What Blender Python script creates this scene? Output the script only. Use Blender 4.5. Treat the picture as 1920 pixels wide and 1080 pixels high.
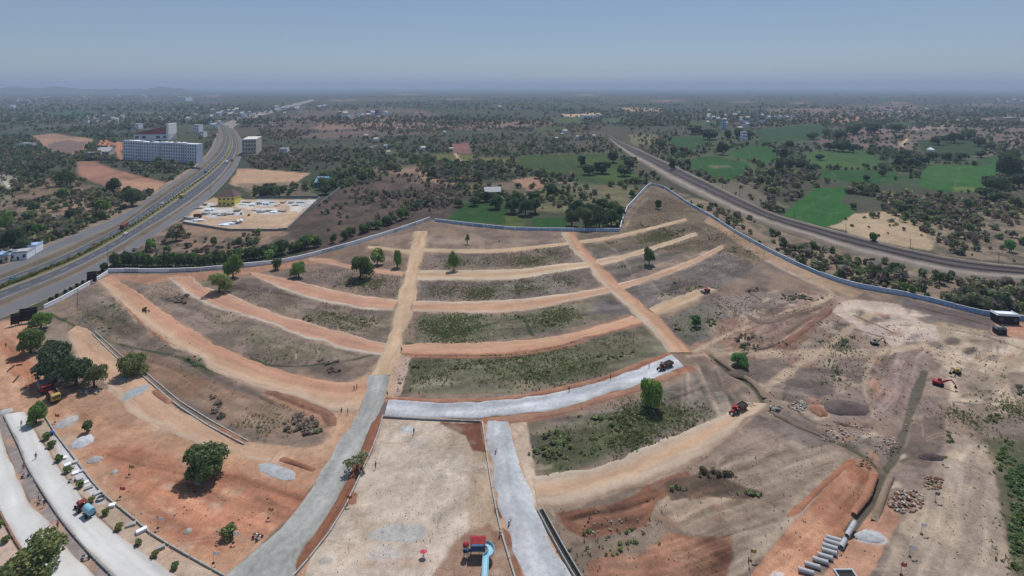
import bpy, math, random
import numpy as np
from mathutils import Vector, Matrix

SZ = 4.0/3.0      # metres per draft unit for plant sizes and heights
# ------------------------------------------------------------------ scene, camera, light
scn = bpy.context.scene
for o in list(bpy.data.objects): bpy.data.objects.remove(o, do_unlink=True)
COL = scn.collection
F, H, CX, HY = 1000.0, 100.0, 960.0, 163.0      # focal length in photo pixels, camera height, horizon

cam_d = bpy.data.cameras.new('camera'); cam = bpy.data.objects.new('camera', cam_d); COL.objects.link(cam)
cam_d.sensor_width = 36.0; cam_d.lens = 36.0*F/1920.0
cam_d.shift_y = -(540.0-HY)/1920.0
cam_d.clip_start = 1.0; cam_d.clip_end = 250000.0
cam.location = (0, 0, H); cam.rotation_euler = (math.radians(90), 0, 0)
scn.camera = cam

SUN_EL, SUN_AZ = math.radians(62), math.radians(16)     # azimuth clockwise from +Y
w = bpy.data.worlds.new('World'); scn.world = w; w.use_nodes = True
nt = w.node_tree; nt.nodes.clear()
sky = nt.nodes.new('ShaderNodeTexSky'); sky.sky_type = 'NISHITA'; sky.sun_disc = False
sky.sun_elevation = SUN_EL; sky.sun_rotation = SUN_AZ; sky.altitude = 600
sky.air_density = 1.0; sky.dust_density = 0.3; sky.ozone_density = 2.0
hsv = nt.nodes.new('ShaderNodeHueSaturation'); hsv.inputs['Saturation'].default_value = 1.05; hsv.inputs['Value'].default_value = 1.0
tint = nt.nodes.new('ShaderNodeMixRGB'); tint.blend_type = 'MULTIPLY'; tint.inputs[0].default_value = 1.0; tint.inputs[2].default_value = (0.90, 0.93, 0.96, 1)
bg = nt.nodes.new('ShaderNodeBackground'); bg.inputs[1].default_value = 0.08
out = nt.nodes.new('ShaderNodeOutputWorld')
nt.links.new(sky.outputs[0], hsv.inputs['Color']); nt.links.new(hsv.outputs[0], tint.inputs[1])
veil = nt.nodes.new('ShaderNodeMixRGB'); veil.inputs[0].default_value = 0.62; veil.inputs[2].default_value = (1.9, 2.5, 3.6, 1)   # even dusty veil over the whole dome
nt.links.new(tint.outputs[0], veil.inputs[1]); nt.links.new(veil.outputs[0], bg.inputs[0]); nt.links.new(bg.outputs[0], out.inputs[0])

sun_d = bpy.data.lights.new('sun', 'SUN'); sun_d.energy = 2.8; sun_d.angle = math.radians(0.6); sun_d.color = (1.0, 0.965, 0.925)
sun = bpy.data.objects.new('sun', sun_d); COL.objects.link(sun)
S = Vector((math.sin(SUN_AZ)*math.cos(SUN_EL), math.cos(SUN_AZ)*math.cos(SUN_EL), math.sin(SUN_EL)))
sun.rotation_euler = S.to_track_quat('Z', 'Y').to_euler(); sun.location = S*400

vs = scn.view_settings; vs.view_transform = 'Standard'; vs.look = 'None'; vs.exposure = 0.44; vs.gamma = 1.0
vs.use_curve_mapping = False
scn.cycles.max_bounces = 5; scn.cycles.diffuse_bounces = 2; scn.cycles.glossy_bounces = 2
scn.cycles.transmission_bounces = 2; scn.cycles.volume_bounces = 0; scn.cycles.transparent_max_bounces = 6
scn.cycles.use_denoising = True

# ------------------------------------------------------------------ helpers
RNG = np.random.default_rng(7)
rnd = random.Random(11)
def G(px, py, z=0.0):
    y = max(py-HY, 1.2); d = F*(H-z)/y
    return (((px-CX)*d/F), d, z)
def GP(pts): return np.array([G(p[0], p[1])[:2] for p in pts])
def mpp(py): return H/(py-HY)                       # metres per photo pixel at that ground row
KALB = 0.80
def lin(c):
    c = np.asarray(c, float)/255.0
    return np.where(c <= 0.04045, c/12.92, ((c+0.055)/1.055)**2.4)
def A(r, g, b, k=KALB, des=0.15):                    # display colour of a sunlit surface -> albedo
    c = lin((r, g, b)); y = c @ np.array((.21, .72, .07)); return (c*(1-des)+y*des)*k
def V(c): return (float(c[0]), float(c[1]), float(c[2]), 1.0)

_tab = np.random.default_rng(3).random((256, 256))
def vnoise(x, y):
    xi = np.floor(x).astype(np.int64); yi = np.floor(y).astype(np.int64)
    fx = x-xi; fy = y-yi; fx = fx*fx*(3-2*fx); fy = fy*fy*(3-2*fy)
    t = lambda a, b: _tab[a & 255, b & 255]
    return (t(xi, yi)*(1-fx)+t(xi+1, yi)*fx)*(1-fy)+(t(xi, yi+1)*(1-fx)+t(xi+1, yi+1)*fx)*fy
def fbm(x, y, wl, octv=4, gain=0.55):
    v = 0; a = 1; n = 0
    for k in range(octv):
        v = v+a*vnoise(x/wl+17.3*k, y/wl+9.1*k); n += a; a *= gain; wl = wl*0.47
    return v/n
def pip(P, poly):
    x, y = P[:, 0], P[:, 1]; ins = np.zeros(len(P), bool); n = len(poly)
    for i in range(n):
        x0, y0 = poly[i]; x1, y1 = poly[(i+1) % n]
        if y0 == y1: continue
        c = ((y0 > y) != (y1 > y)) & (x < (x1-x0)*(y-y0)/(y1-y0)+x0)
        ins ^= c
    return ins
def segdist(P, poly, closed=True):
    d = np.full(len(P), 1e18); n = len(poly)
    for i in range(n if closed else n-1):
        a = poly[i]; b = poly[(i+1) % n]; ab = b-a; L = max((ab**2).sum(), 1e-9)
        t = np.clip(((P-a)@ab)/L, 0, 1)
        q = P-a-t[:, None]*ab
        d = np.minimum(d, (q**2).sum(1))
    return np.sqrt(d)
def catmull(pts, n):
    P = np.array(pts, float)
    if len(P) == 2:
        t = np.linspace(0, 1, n)[:, None]; return P[0]*(1-t)+P[1]*t
    Q = np.vstack([2*P[0]-P[1], P, 2*P[-1]-P[-2]])
    o = []
    for i in range(1, len(Q)-2):
        p0, p1, p2, p3 = Q[i-1], Q[i], Q[i+1], Q[i+2]
        t = np.linspace(0, 1, 24, endpoint=False)[:, None]
        o.append(0.5*((2*p1)+(-p0+p2)*t+(2*p0-5*p1+4*p2-p3)*t*t+(-p0+3*p1-3*p2+p3)*t**3))
    o.append(P[-1][None]); o = np.vstack(o)
    s = np.r_[0, np.cumsum(np.sqrt(((o[1:]-o[:-1])**2).sum(1)))]
    u = np.linspace(0, s[-1], n)
    return np.stack([np.interp(u, s, o[:, k]) for k in range(o.shape[1])], 1)

# ------------------------------------------------------------------ materials
def nodes(name):
    m = bpy.data.materials.new(name); m.use_nodes = True
    n = m.node_tree; b = n.nodes['Principled BSDF']; b.inputs['Specular IOR Level'].default_value = 0.25
    return m, n, b
def mat_soil(name, rough=0.95, scales=((0.1, .26), (0.7, .34), (3.2, .40)), lo=0.66, hi=1.30, bump=0.25, bscale=2.2, spec=0.1):
    m, n, b = nodes(name); L = n.links
    at = n.nodes.new('ShaderNodeAttribute'); at.attribute_name = 'col'
    geo = n.nodes.new('ShaderNodeNewGeometry')
    acc = None
    for s, wgt in scales:
        t = n.nodes.new('ShaderNodeTexNoise'); t.inputs['Scale'].default_value = s; t.inputs['Detail'].default_value = 4; t.inputs['Roughness'].default_value = 0.6
        L.new(geo.outputs['Position'], t.inputs['Vector'])
        k = n.nodes.new('ShaderNodeMath'); k.operation = 'MULTIPLY'; k.inputs[1].default_value = wgt
        L.new(t.outputs[0], k.inputs[0])
        if acc is None: acc = k
        else:
            a = n.nodes.new('ShaderNodeMath'); a.operation = 'ADD'; L.new(acc.outputs[0], a.inputs[0]); L.new(k.outputs[0], a.inputs[1]); acc = a
    mr = n.nodes.new('ShaderNodeMapRange'); mr.inputs[1].default_value = 0.36; mr.inputs[2].default_value = 0.64; mr.inputs[3].default_value = lo; mr.inputs[4].default_value = hi
    L.new(acc.outputs[0], mr.inputs[0])
    mx = n.nodes.new('ShaderNodeMixRGB'); mx.blend_type = 'MULTIPLY'; mx.inputs[0].default_value = 1
    L.new(at.outputs['Color'], mx.inputs[1]); L.new(mr.outputs[0], mx.inputs[2]); L.new(mx.outputs[0], b.inputs['Base Color'])
    bt = n.nodes.new('ShaderNodeTexNoise'); bt.inputs['Scale'].default_value = bscale; bt.inputs['Detail'].default_value = 6
    L.new(geo.outputs['Position'], bt.inputs['Vector'])
    bp = n.nodes.new('ShaderNodeBump'); bp.inputs['Strength'].default_value = bump; bp.inputs['Distance'].default_value = 0.5
    L.new(bt.outputs[0], bp.inputs['Height']); L.new(bp.outputs[0], b.inputs['Normal'])
    b.inputs['Roughness'].default_value = rough; b.inputs['Specular IOR Level'].default_value = spec
    return m
def mat_plain(name, c, rough=0.7, var=0.12, scale=1.5, metal=0.0, spec=0.25):
    m, n, b = nodes(name); L = n.links
    geo = n.nodes.new('ShaderNodeNewGeometry')
    t = n.nodes.new('ShaderNodeTexNoise'); t.inputs['Scale'].default_value = scale; t.inputs['Detail'].default_value = 5; t.inputs['Roughness'].default_value = 0.65
    L.new(geo.outputs['Position'], t.inputs['Vector'])
    mr = n.nodes.new('ShaderNodeMapRange'); mr.inputs[1].default_value = 0.3; mr.inputs[2].default_value = 0.7; mr.inputs[3].default_value = 1-var*1.6; mr.inputs[4].default_value = 1+var
    L.new(t.outputs[0], mr.inputs[0])
    mx = n.nodes.new('ShaderNodeMixRGB'); mx.blend_type = 'MULTIPLY'; mx.inputs[0].default_value = 1; mx.inputs[1].default_value = V(c)
    L.new(mr.outputs[0], mx.inputs[2]); L.new(mx.outputs[0], b.inputs['Base Color'])
    b.inputs['Roughness'].default_value = rough; b.inputs['Metallic'].default_value = metal; b.inputs['Specular IOR Level'].default_value = spec
    return m
def mat_leaf(name, c, use_attr=True, objvar=0.22):
    m, n, b = nodes(name); L = n.links
    at = n.nodes.new('ShaderNodeAttribute'); at.attribute_name = 'col'
    mx = n.nodes.new('ShaderNodeMixRGB'); mx.blend_type = 'MULTIPLY'; mx.inputs[0].default_value = 1; mx.inputs[1].default_value = V(c)
    L.new(at.outputs['Color'], mx.inputs[2])
    oi = n.nodes.new('ShaderNodeObjectInfo')
    mr = n.nodes.new('ShaderNodeMapRange'); mr.inputs[3].default_value = 1-objvar; mr.inputs[4].default_value = 1+objvar
    L.new(oi.outputs['Random'], mr.inputs[0])
    m2 = n.nodes.new('ShaderNodeMixRGB'); m2.blend_type = 'MULTIPLY'; m2.inputs[0].default_value = 1
    L.new(mx.outputs[0], m2.inputs[1]); L.new(mr.outputs[0], m2.inputs[2])
    L.new(m2.outputs[0], b.inputs['Base Color']); b.inputs['Roughness'].default_value = 0.75; b.inputs['Specular IOR Level'].default_value = 0.15
    tr = n.nodes.new('ShaderNodeBsdfTranslucent'); L.new(m2.outputs[0], tr.inputs[0])
    ms = n.nodes.new('ShaderNodeMixShader'); ms.inputs[0].default_value = 0.4
    L.new(b.outputs[0], ms.inputs[1]); L.new(tr.outputs[0], ms.inputs[2]); L.new(ms.outputs[0], n.nodes['Material Output'].inputs['Surface'])
    return m

M = {}
M['soil'] = mat_soil('soil')
M['dirt_road'] = mat_soil('dirt_road', scales=((0.2, .3), (1.2, .35), (4.0, .35)), lo=0.80, hi=1.16, bump=0.15)
M['gravel'] = mat_soil('gravel', scales=((0.12, .3), (0.8, .35), (4.0, .35)), lo=0.68, hi=1.24, bump=0.3, bscale=8)
M['asphalt'] = mat_soil('asphalt', rough=0.85, scales=((0.05, .4), (0.6, .3), (8.0, .3)), lo=0.88, hi=1.12, bump=0.05, spec=0.2)
M['concrete_road'] = mat_soil('concrete_road', rough=0.85, scales=((0.08, .4), (0.7, .3), (6.0, .3)), lo=0.9, hi=1.06, bump=0.05)
def P(name, rgb, **k):
    kk = k.pop('k', KALB); M[name] = mat_plain(name, A(*rgb, kk), **k); return M[name]
P('fence_white_stained', (208, 212, 214), var=.25, k=.95); P('fence_blue_faded', (176, 200, 222), var=.2, k=1.0); P('fence_blue_deep', (134, 172, 210), var=.2, k=1.0); P('white_wall', (236, 240, 246), var=.1, k=.95); P('grey_wall', (150, 152, 152), var=.15); P('concrete', (178, 174, 166), var=.15)
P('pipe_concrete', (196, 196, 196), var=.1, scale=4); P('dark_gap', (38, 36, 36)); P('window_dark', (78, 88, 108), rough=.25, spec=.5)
P('fence_blue', (158, 190, 222), var=.12, rough=.5, k=1.0); P('fence_white', (236, 243, 250), var=.1, rough=.5, k=1.0); P('coping', (238, 240, 242), k=1.0)
P('facade', (234, 238, 246), var=.05, scale=.2, k=1.0); P('cream', (214, 200, 172)); P('beige', (206, 194, 176)); P('yellow_wall', (226, 206, 70), k=1.0)
P('roof_brown', (112, 84, 78)); P('roof_red', (190, 96, 92)); P('roof_grey', (190, 190, 192)); P('roof_blue', (120, 175, 205)); P('terrace', (222, 220, 216), k=.9)
P('steel', (120, 120, 122), rough=.5, metal=.3); P('rail', (95, 84, 78), rough=.5); P('black', (30, 29, 30)); P('tyre', (34, 33, 33), rough=.9)
P('red', (178, 40, 46), var=.16); P('red_dark', (150, 50, 42)); P('yellow', (196, 170, 66), var=.2); P('orange', (205, 110, 50)); P('white', (240, 240, 240), var=.05, k=.95)
P('blue', (40, 95, 190)); P('teal', (70, 140, 150)); P('light_blue', (142, 205, 228), var=.06, rough=.4); P('slide_blue', (58, 105, 150)); P('pink', (232, 90, 110))
P('glass', (60, 72, 82), rough=.15, spec=.6); P('rust', (130, 82, 62)); P('cargo_soil', (172, 112, 80)); P('grey_metal', (135, 138, 142), rough=.5)
P('bark', (92, 76, 62)); P('board_dark', (46, 40, 44)); P('skin', (120, 82, 62)); P('cloth_blue', (66, 84, 130)); P('cloth_white', (215, 212, 205)); P('cloth_dark', (50, 48, 56))
P('stone', (176, 166, 152), var=.2, scale=1.0); P('stone_red', (160, 118, 96), var=.2); P('marking', (214, 214, 206), var=.15)
M['leaf'] = mat_leaf('leaf', A(74, 90, 50, 0.95))
M['leaf_scrub'] = mat_leaf('leaf_scrub', (1, 1, 1), objvar=0.0)

# ------------------------------------------------------------------ object plumbing
def tag(o, label=None, cat=None, group=None, kind=None):
    if label: o['label'] = label
    if cat: o['category'] = cat
    if group: o['group'] = group
    if kind: o['kind'] = kind
    return o
def empty(name, loc=(0, 0, 0), rz=0.0, parent=None):
    o = bpy.data.objects.new(name, None); COL.objects.link(o); o.location = loc; o.rotation_euler = (0, 0, rz); o.parent = parent
    o.empty_display_size = 0.5
    return o
def mesh_np(name, v, f, mat, col=None, parent=None, smooth=False, loc=None):
    """v (n,3), f (m,k) array of equal-size faces; col (n,3) per vertex"""
    v = np.asarray(v, np.float32); f = np.asarray(f, np.int32)
    me = bpy.data.meshes.new(name); nv, nf, k = len(v), len(f), f.shape[1]
    me.vertices.add(nv); me.vertices.foreach_set('co', v.ravel())
    me.loops.add(nf*k); me.loops.foreach_set('vertex_index', f.ravel())
    me.polygons.add(nf); me.polygons.foreach_set('loop_start', np.arange(0, nf*k, k, dtype=np.int32))
    try: me.polygons.foreach_set('loop_total', np.full(nf, k, np.int32))
    except Exception: pass
    if smooth: me.polygons.foreach_set('use_smooth', np.ones(nf, bool))
    if col is not None:
        ca = me.color_attributes.new('col', 'FLOAT_COLOR', 'POINT')
        c4 = np.ones((nv, 4), np.float32); c4[:, :3] = col; ca.data.foreach_set('color', c4.ravel())
    me.materials.append(M[mat] if isinstance(mat, str) else mat)
    me.update(calc_edges=True)
    o = bpy.data.objects.new(name, me); COL.objects.link(o); o.parent = parent
    if loc is not None: o.location = loc
    return o
class MB:
    def __init__(s): s.v = []; s.f = []
    def add(s, v, f):
        b = len(s.v); s.v += [tuple(p) for p in v]; s.f += [tuple(i+b for i in q) for q in f]; return s
    def box(s, x0, x1, y0, y1, z0, z1, bev=0.0, M4=None, taper=1.0):
        if bev <= 0:
            cx, cy = (x0+x1)/2, (y0+y1)/2
            v = [(x0, y0, z0), (x1, y0, z0), (x1, y1, z0), (x0, y1, z0)]
            v += [(cx+(x-cx)*taper, cy+(y-cy)*taper, z1) for x, y, _ in v[:4]]
            f = [(3, 2, 1, 0), (4, 5, 6, 7), (0, 1, 5, 4), (1, 2, 6, 5), (2, 3, 7, 6), (3, 0, 4, 7)]
        else:
            b = bev; v = []
            for z, e in ((z0, b), (z0+b, 0), (z1-b, 0), (z1, b)):
                X0, X1, Y0, Y1 = x0+e, x1-e, y0+e, y1-e
                v += [(X0+b, Y0, z), (X1-b, Y0, z), (X1, Y0+b, z), (X1, Y1-b, z), (X1-b, Y1, z), (X0+b, Y1, z), (X0, Y1-b, z), (X0, Y0+b, z)]
            f = [tuple(range(7, -1, -1)), tuple(range(24, 32))]
            for r in range(3):
                for i in range(8): j = (i+1) % 8; f.append((r*8+i, r*8+j, r*8+8+j, r*8+8+i))
        if M4 is not None: v = [tuple(M4 @ Vector(p)) for p in v]
        return s.add(v, f)
    def cyl(s, p0, p1, r0, r1=None, n=10, caps=True):
        r1 = r0 if r1 is None else r1
        p0, p1 = Vector(p0), Vector(p1); d = (p1-p0).normalized()
        a = d.orthogonal().normalized(); b = d.cross(a); v = []
        for p, r in ((p0, r0), (p1, r1)):
            for i in range(n): t = 2*math.pi*i/n; v.append(p+(a*math.cos(t)+b*math.sin(t))*r)
        f = [(i, (i+1) % n, n+(i+1) % n, n+i) for i in range(n)]
        if caps: f += [tuple(range(n-1, -1, -1)), tuple(range(n, 2*n))]
        return s.add(v, f)
    def pipe(s, p0, p1, r, t, n=16):
        p0, p1 = Vector(p0), Vector(p1); d = (p1-p0).normalized(); a = d.orthogonal().normalized(); b = d.cross(a); v = []
        for p, q in ((p0, r), (p1, r), (p1, r-t), (p0, r-t)):
            for i in range(n): u = 2*math.pi*i/n; v.append(p+(a*math.cos(u)+b*math.sin(u))*q)
        f = []
        for k in range(4):
            k2 = (k+1) % 4
            for i in range(n): j = (i+1) % n; f.append((k*n+i, k*n+j, k2*n+j, k2*n+i))
        return s.add(v, f)
    def prism(s, prof, y0, y1):                     # profile in xz extruded along y
        n = len(prof); v = [(x, y0, z) for x, z in prof]+[(x, y1, z) for x, z in prof]
        f = [tuple(range(n)), tuple(range(2*n-1, n-1, -1))]+[((i+1) % n, i, n+i, n+(i+1) % n) for i in range(n)]
        return s.add(v, f)
    def obj(s, name, mat, parent=None, smooth=False):
        me = bpy.data.meshes.new(name); me.from_pydata(s.v, [], s.f)
        me.materials.append(M[mat]); me.update()
        import bmesh
        bm = bmesh.new(); bm.from_mesh(me); bmesh.ops.recalc_face_normals(bm, faces=bm.faces); bm.to_mesh(me); bm.free()
        if smooth:
            for p in me.polygons: p.use_smooth = True
        o = bpy.data.objects.new(name, me); COL.objects.link(o); o.parent = parent
        return o
def kids(o): return KIDS.get(o.name, [])
KIDS = {}
def reg(root):                                       # remember the children of a finished thing
    for o in COL.objects:
        if o.parent is not None: KIDS.setdefault(o.parent.name, [])
    KIDS[root.name] = [o for o in COL.objects if o.parent == root]
    for c in KIDS[root.name]: KIDS[c.name] = [o for o in COL.objects if o.parent == c]
    return root
def dup(root, loc, rz, sc=(1, 1, 1), label=None):
    r = root.copy(); COL.objects.link(r); r.location = loc; r.rotation_euler = (0, 0, rz); r.scale = sc
    if label: r['label'] = label
    for ch in kids(root):
        c = ch.copy(); COL.objects.link(c); c.parent = r
        for g in kids(ch):
            d = g.copy(); COL.objects.link(d); d.parent = c
    return r
# ------------------------------------------------------------------ ground: one sheet, coloured by a soil map in ground coordinates
LAY = []
def lay(pts, c, soft=1.5, amp=3.0, a=1.0, line=None, rel=None, mot=None):
    LAY.append((np.array(pts, float), A(*c), soft, amp, a, line, rel, None if mot is None else A(*mot)))
SITE = [(-60, 640), (0, 600), (85, 580), (205, 512), (300, 511), (450, 501), (580, 481), (730, 438), (808, 412), (880, 423), (960, 431), (1162, 433), (1175, 392), (1212, 352),
        (1224, 346), (1250, 356), (1320, 401), (1385, 441), (1440, 470), (1490, 495), (1552, 522), (1615, 541), (1715, 558), (1790, 578), (1865, 596), (1990, 606), (2200, 700), (2300, 1300), (-400, 1300), (-300, 700)]
ROADZ = [(-200, 560), (-60, 515), (62, 472), (125, 443), (237, 398), (312, 348), (362, 315), (396, 280), (409, 247), (404, 228), (440, 225), (456, 262), (456, 292), (440, 322), (403, 364), (357, 410), (320, 428), (255, 472), (205, 503), (80, 570), (0, 600), (-200, 690)]
RAILZ = [(1130, 250), (1160, 262), (1210, 286), (1285, 321), (1360, 358), (1440, 398), (1515, 421), (1590, 441), (1665, 461), (1740, 478), (1815, 491), (1920, 503), (2100, 512), (2100, 540), (1920, 530), (1815, 522), (1740, 507), (1665, 490), (1590, 472), (1515, 447), (1410, 412), (1335, 378), (1260, 340), (1205, 311), (1170, 288), (1138, 263)]
# --- far country
lay([(560, 205), (760, 200), (830, 215), (800, 250), (640, 262), (500, 258), (480, 235)], (126, 104, 96), 6, 14, .75, mot=(92, 84, 78))
lay([(600, 225), (760, 222), (740, 240), (590, 244)], (160, 124, 104), 4, 10, .6)
lay([(640, 215), (900, 228), (980, 236), (900, 244), (700, 240)], (140, 112, 98), 4, 10, .6)
lay([(820, 228), (1000, 224), (1050, 232), (1000, 238), (860, 240)], (150, 118, 100), 3, 8, .6)
lay([(1440, 205), (1700, 198), (1780, 214), (1700, 220), (1540, 228), (1460, 222)], (138, 112, 104), 3, 8, .8)
lay([(1500, 258), (1700, 232), (1920, 214), (1960, 260), (1760, 262), (1690, 285), (1560, 282)], (132, 110, 100), 4, 9, .85, mot=(110, 96, 86))
lay([(1690, 240), (1790, 224), (1860, 222), (1840, 232), (1720, 246)], (160, 140, 126), 2, 6, .8)
lay([(1850, 262), (1960, 258), (1960, 292), (1850, 296), (1815, 300)], (128, 104, 94), 2, 4, .9)
lay([(1900, 276), (1960, 272), (1960, 284), (1900, 284)], (98, 104, 66), 2, 3, .9)
lay([(1540, 222), (1610, 218), (1612, 235), (1580, 236)], (176, 130, 104), 2, 4, .8)
lay([(1165, 202), (1240, 203), (1235, 209), (1175, 209)], (176, 146, 118), 1, 2, .9)
for q in [(1250, 189, 90), (1390, 191, 60), (640, 188, 80), (860, 186, 70), (1500, 193, 40), (1840, 196, 60), (280, 190, 40), (60, 196, 50), (1680, 193, 60), (400, 180, 60), (1100, 178, 60), (760, 177, 60), (1830, 206, 40), (340, 172, 20), (280, 212, 40), (140, 186, 50)]:
    lay([(q[0]-q[2]/2, q[1]), (q[0], q[1]-2.0), (q[0]+q[2]/2, q[1]), (q[0], q[1]+2.2)], (150, 120, 108), 1.5, 3, .75)
lay([(0, 180), (300, 176), (420, 185), (420, 240), (300, 252), (0, 250)], (84, 92, 82), 8, 20, .6)
# left fields
lay([(95, 207), (140, 201), (168, 211), (150, 223), (98, 223)], (56, 92, 62), 1.5, 3)
lay([(62, 254), (100, 250), (178, 261), (163, 281), (125, 294), (85, 281)], (172, 134, 108), 2.5, 4, mot=(156, 122, 100))
lay([(92, 268), (130, 262), (165, 268), (150, 284), (120, 290), (90, 280)], (128, 104, 96), 1.5, 3)
lay([(190, 262), (215, 264), (205, 282), (180, 285)], (196, 130, 96), 1.5, 3)
lay([(215, 262), (232, 270), (228, 300), (214, 285)], (186, 124, 92), 1.5, 3)
lay([(138, 303), (175, 302), (240, 326), (316, 343), (312, 352), (292, 364), (225, 357), (155, 334)], (172, 122, 98), 2.5, 5, mot=(150, 110, 90))
lay([(215, 335), (310, 345), (292, 363), (220, 352)], (190, 146, 112), 3, 4, .7)
lay([(0, 320), (30, 330), (25, 345), (0, 350)], (150, 138, 122), 2, 3)
lay([(0, 335), (25, 342), (28, 362), (0, 400)], (124, 118, 92), 2, 3)
lay([(0, 380), (150, 370), (240, 372), (250, 395), (140, 440), (0, 480)], (150, 124, 104), 3, 8, .7, mot=(100, 92, 76))
lay([(60, 452), (90, 448), (100, 462), (70, 470)], (186, 146, 118), 1, 2)
lay([(20, 350), (120, 330), (200, 360), (160, 420), (60, 430)], (160, 126, 102), 4, 10, .6, mot=(110, 98, 80))
# between highway and site
lay([(300, 405), (345, 415), (520, 432), (590, 440), (540, 470), (480, 478), (230, 485), (215, 500)], (148, 120, 100), 2, 5, .9, mot=(104, 92, 78))
lay([(350, 410), (540, 430), (500, 450), (330, 440)], (166, 132, 106), 2, 5, .6)
lay([(445, 317), (480, 317), (582, 325), (552, 345), (470, 356), (430, 346)], (190, 152, 118), 1.5, 3)
lay([(440, 345), (560, 340), (600, 372), (480, 372)], (120, 108, 88), 2, 4, .8)
lay([(340, 418), (372, 384), (400, 371), (480, 374), (597, 374), (536, 430), (430, 431)], (196, 164, 132), .7, 1)
for q in [(385, 388, 22, 9), (420, 396, 24, 7), (460, 384, 20, 8), (497, 381, 20, 8), (560, 382, 26, 8), (555, 392, 14, 6), (440, 399, 20, 6), (360, 412, 16, 6), (500, 396, 32, 6), (430, 418, 22, 5), (400, 403, 16, 6), (585, 378, 10, 5)]:
    x, y, w_, h_ = q
    lay([(x-w_, y), (x-w_*.6, y-h_), (x+w_*.7, y-h_*.8), (x+w_, y+h_*.2), (x+w_*.5, y+h_), (x-w_*.6, y+h_*.7)], rnd.choice([(206, 204, 200), (190, 192, 192), (170, 172, 172), (214, 208, 200)]), .7, 1.5, .9)
lay([(540, 432), (600, 372), (660, 345), (690, 320), (800, 316), (860, 345), (870, 372), (838, 412), (808, 411), (730, 436), (580, 478)], (104, 84, 74), 3, 8, .95, mot=(82, 70, 62))
lay([(690, 312), (830, 305), (845, 340), (760, 345), (700, 330)], (170, 136, 108), 2, 6, .6, mot=(110, 92, 78))
lay([(790, 322), (860, 345), (850, 352), (780, 332)], (176, 142, 112), 1, 3, .7)
lay([(870, 345), (1000, 340), (1060, 352), (1010, 372), (940, 372), (880, 365)], (136, 110, 92), 3, 6, .8, mot=(104, 96, 72))
lay([(1010, 352), (1090, 345), (1200, 350), (1170, 392), (1165, 425), (1060, 400), (1000, 395)], (126, 116, 84), 3, 5, .9, mot=(104, 104, 70))
lay([(1025, 325), (1090, 325), (1080, 345), (1020, 345)], (132, 116, 102), 2, 3)
lay([(960, 338), (1010, 330), (1020, 350), (990, 358)], (168, 128, 104), 2, 3)
lay([(640, 292), (720, 282), (810, 280), (800, 310), (680, 318)], (88, 92, 70), 4, 10, .7)
lay([(1290, 340), (1400, 345), (1480, 390), (1420, 395), (1330, 355)], (120, 108, 92), 3, 6, .8)
lay([(1595, 402), (1680, 392), (1760, 398), (1780, 440), (1740, 470), (1640, 452), (1560, 425)], (182, 156, 122), 2, 6)
lay([(1640, 360), (1760, 368), (1920, 380), (1960, 500), (1760, 478), (1740, 440), (1680, 395)], (150, 130, 106), 3, 8, .8, mot=(108, 98, 82))
lay([(1230, 345), (1330, 380), (1410, 414), (1515, 450), (1665, 492), (1815, 525), (1990, 535), (1990, 604), (1865, 592), (1715, 554), (1552, 518), (1385, 437)], (148, 126, 104), 2, 6, .95, mot=(108, 98, 80))
lay([(1240, 300), (1340, 296), (1440, 300), (1440, 345), (1340, 345), (1260, 322)], (112, 108, 84), 3, 6, .7)
lay([(1270, 285), (1350, 272), (1350, 285), (1300, 300)], (128, 112, 92), 2, 4)
lay([(1355, 291), (1440, 300), (1440, 308), (1360, 296)], (126, 116, 92), 1, 2)
lay([(1175, 252), (1230, 252), (1240, 268), (1190, 275)], (122, 118, 82), 2, 4, .8)
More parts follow.
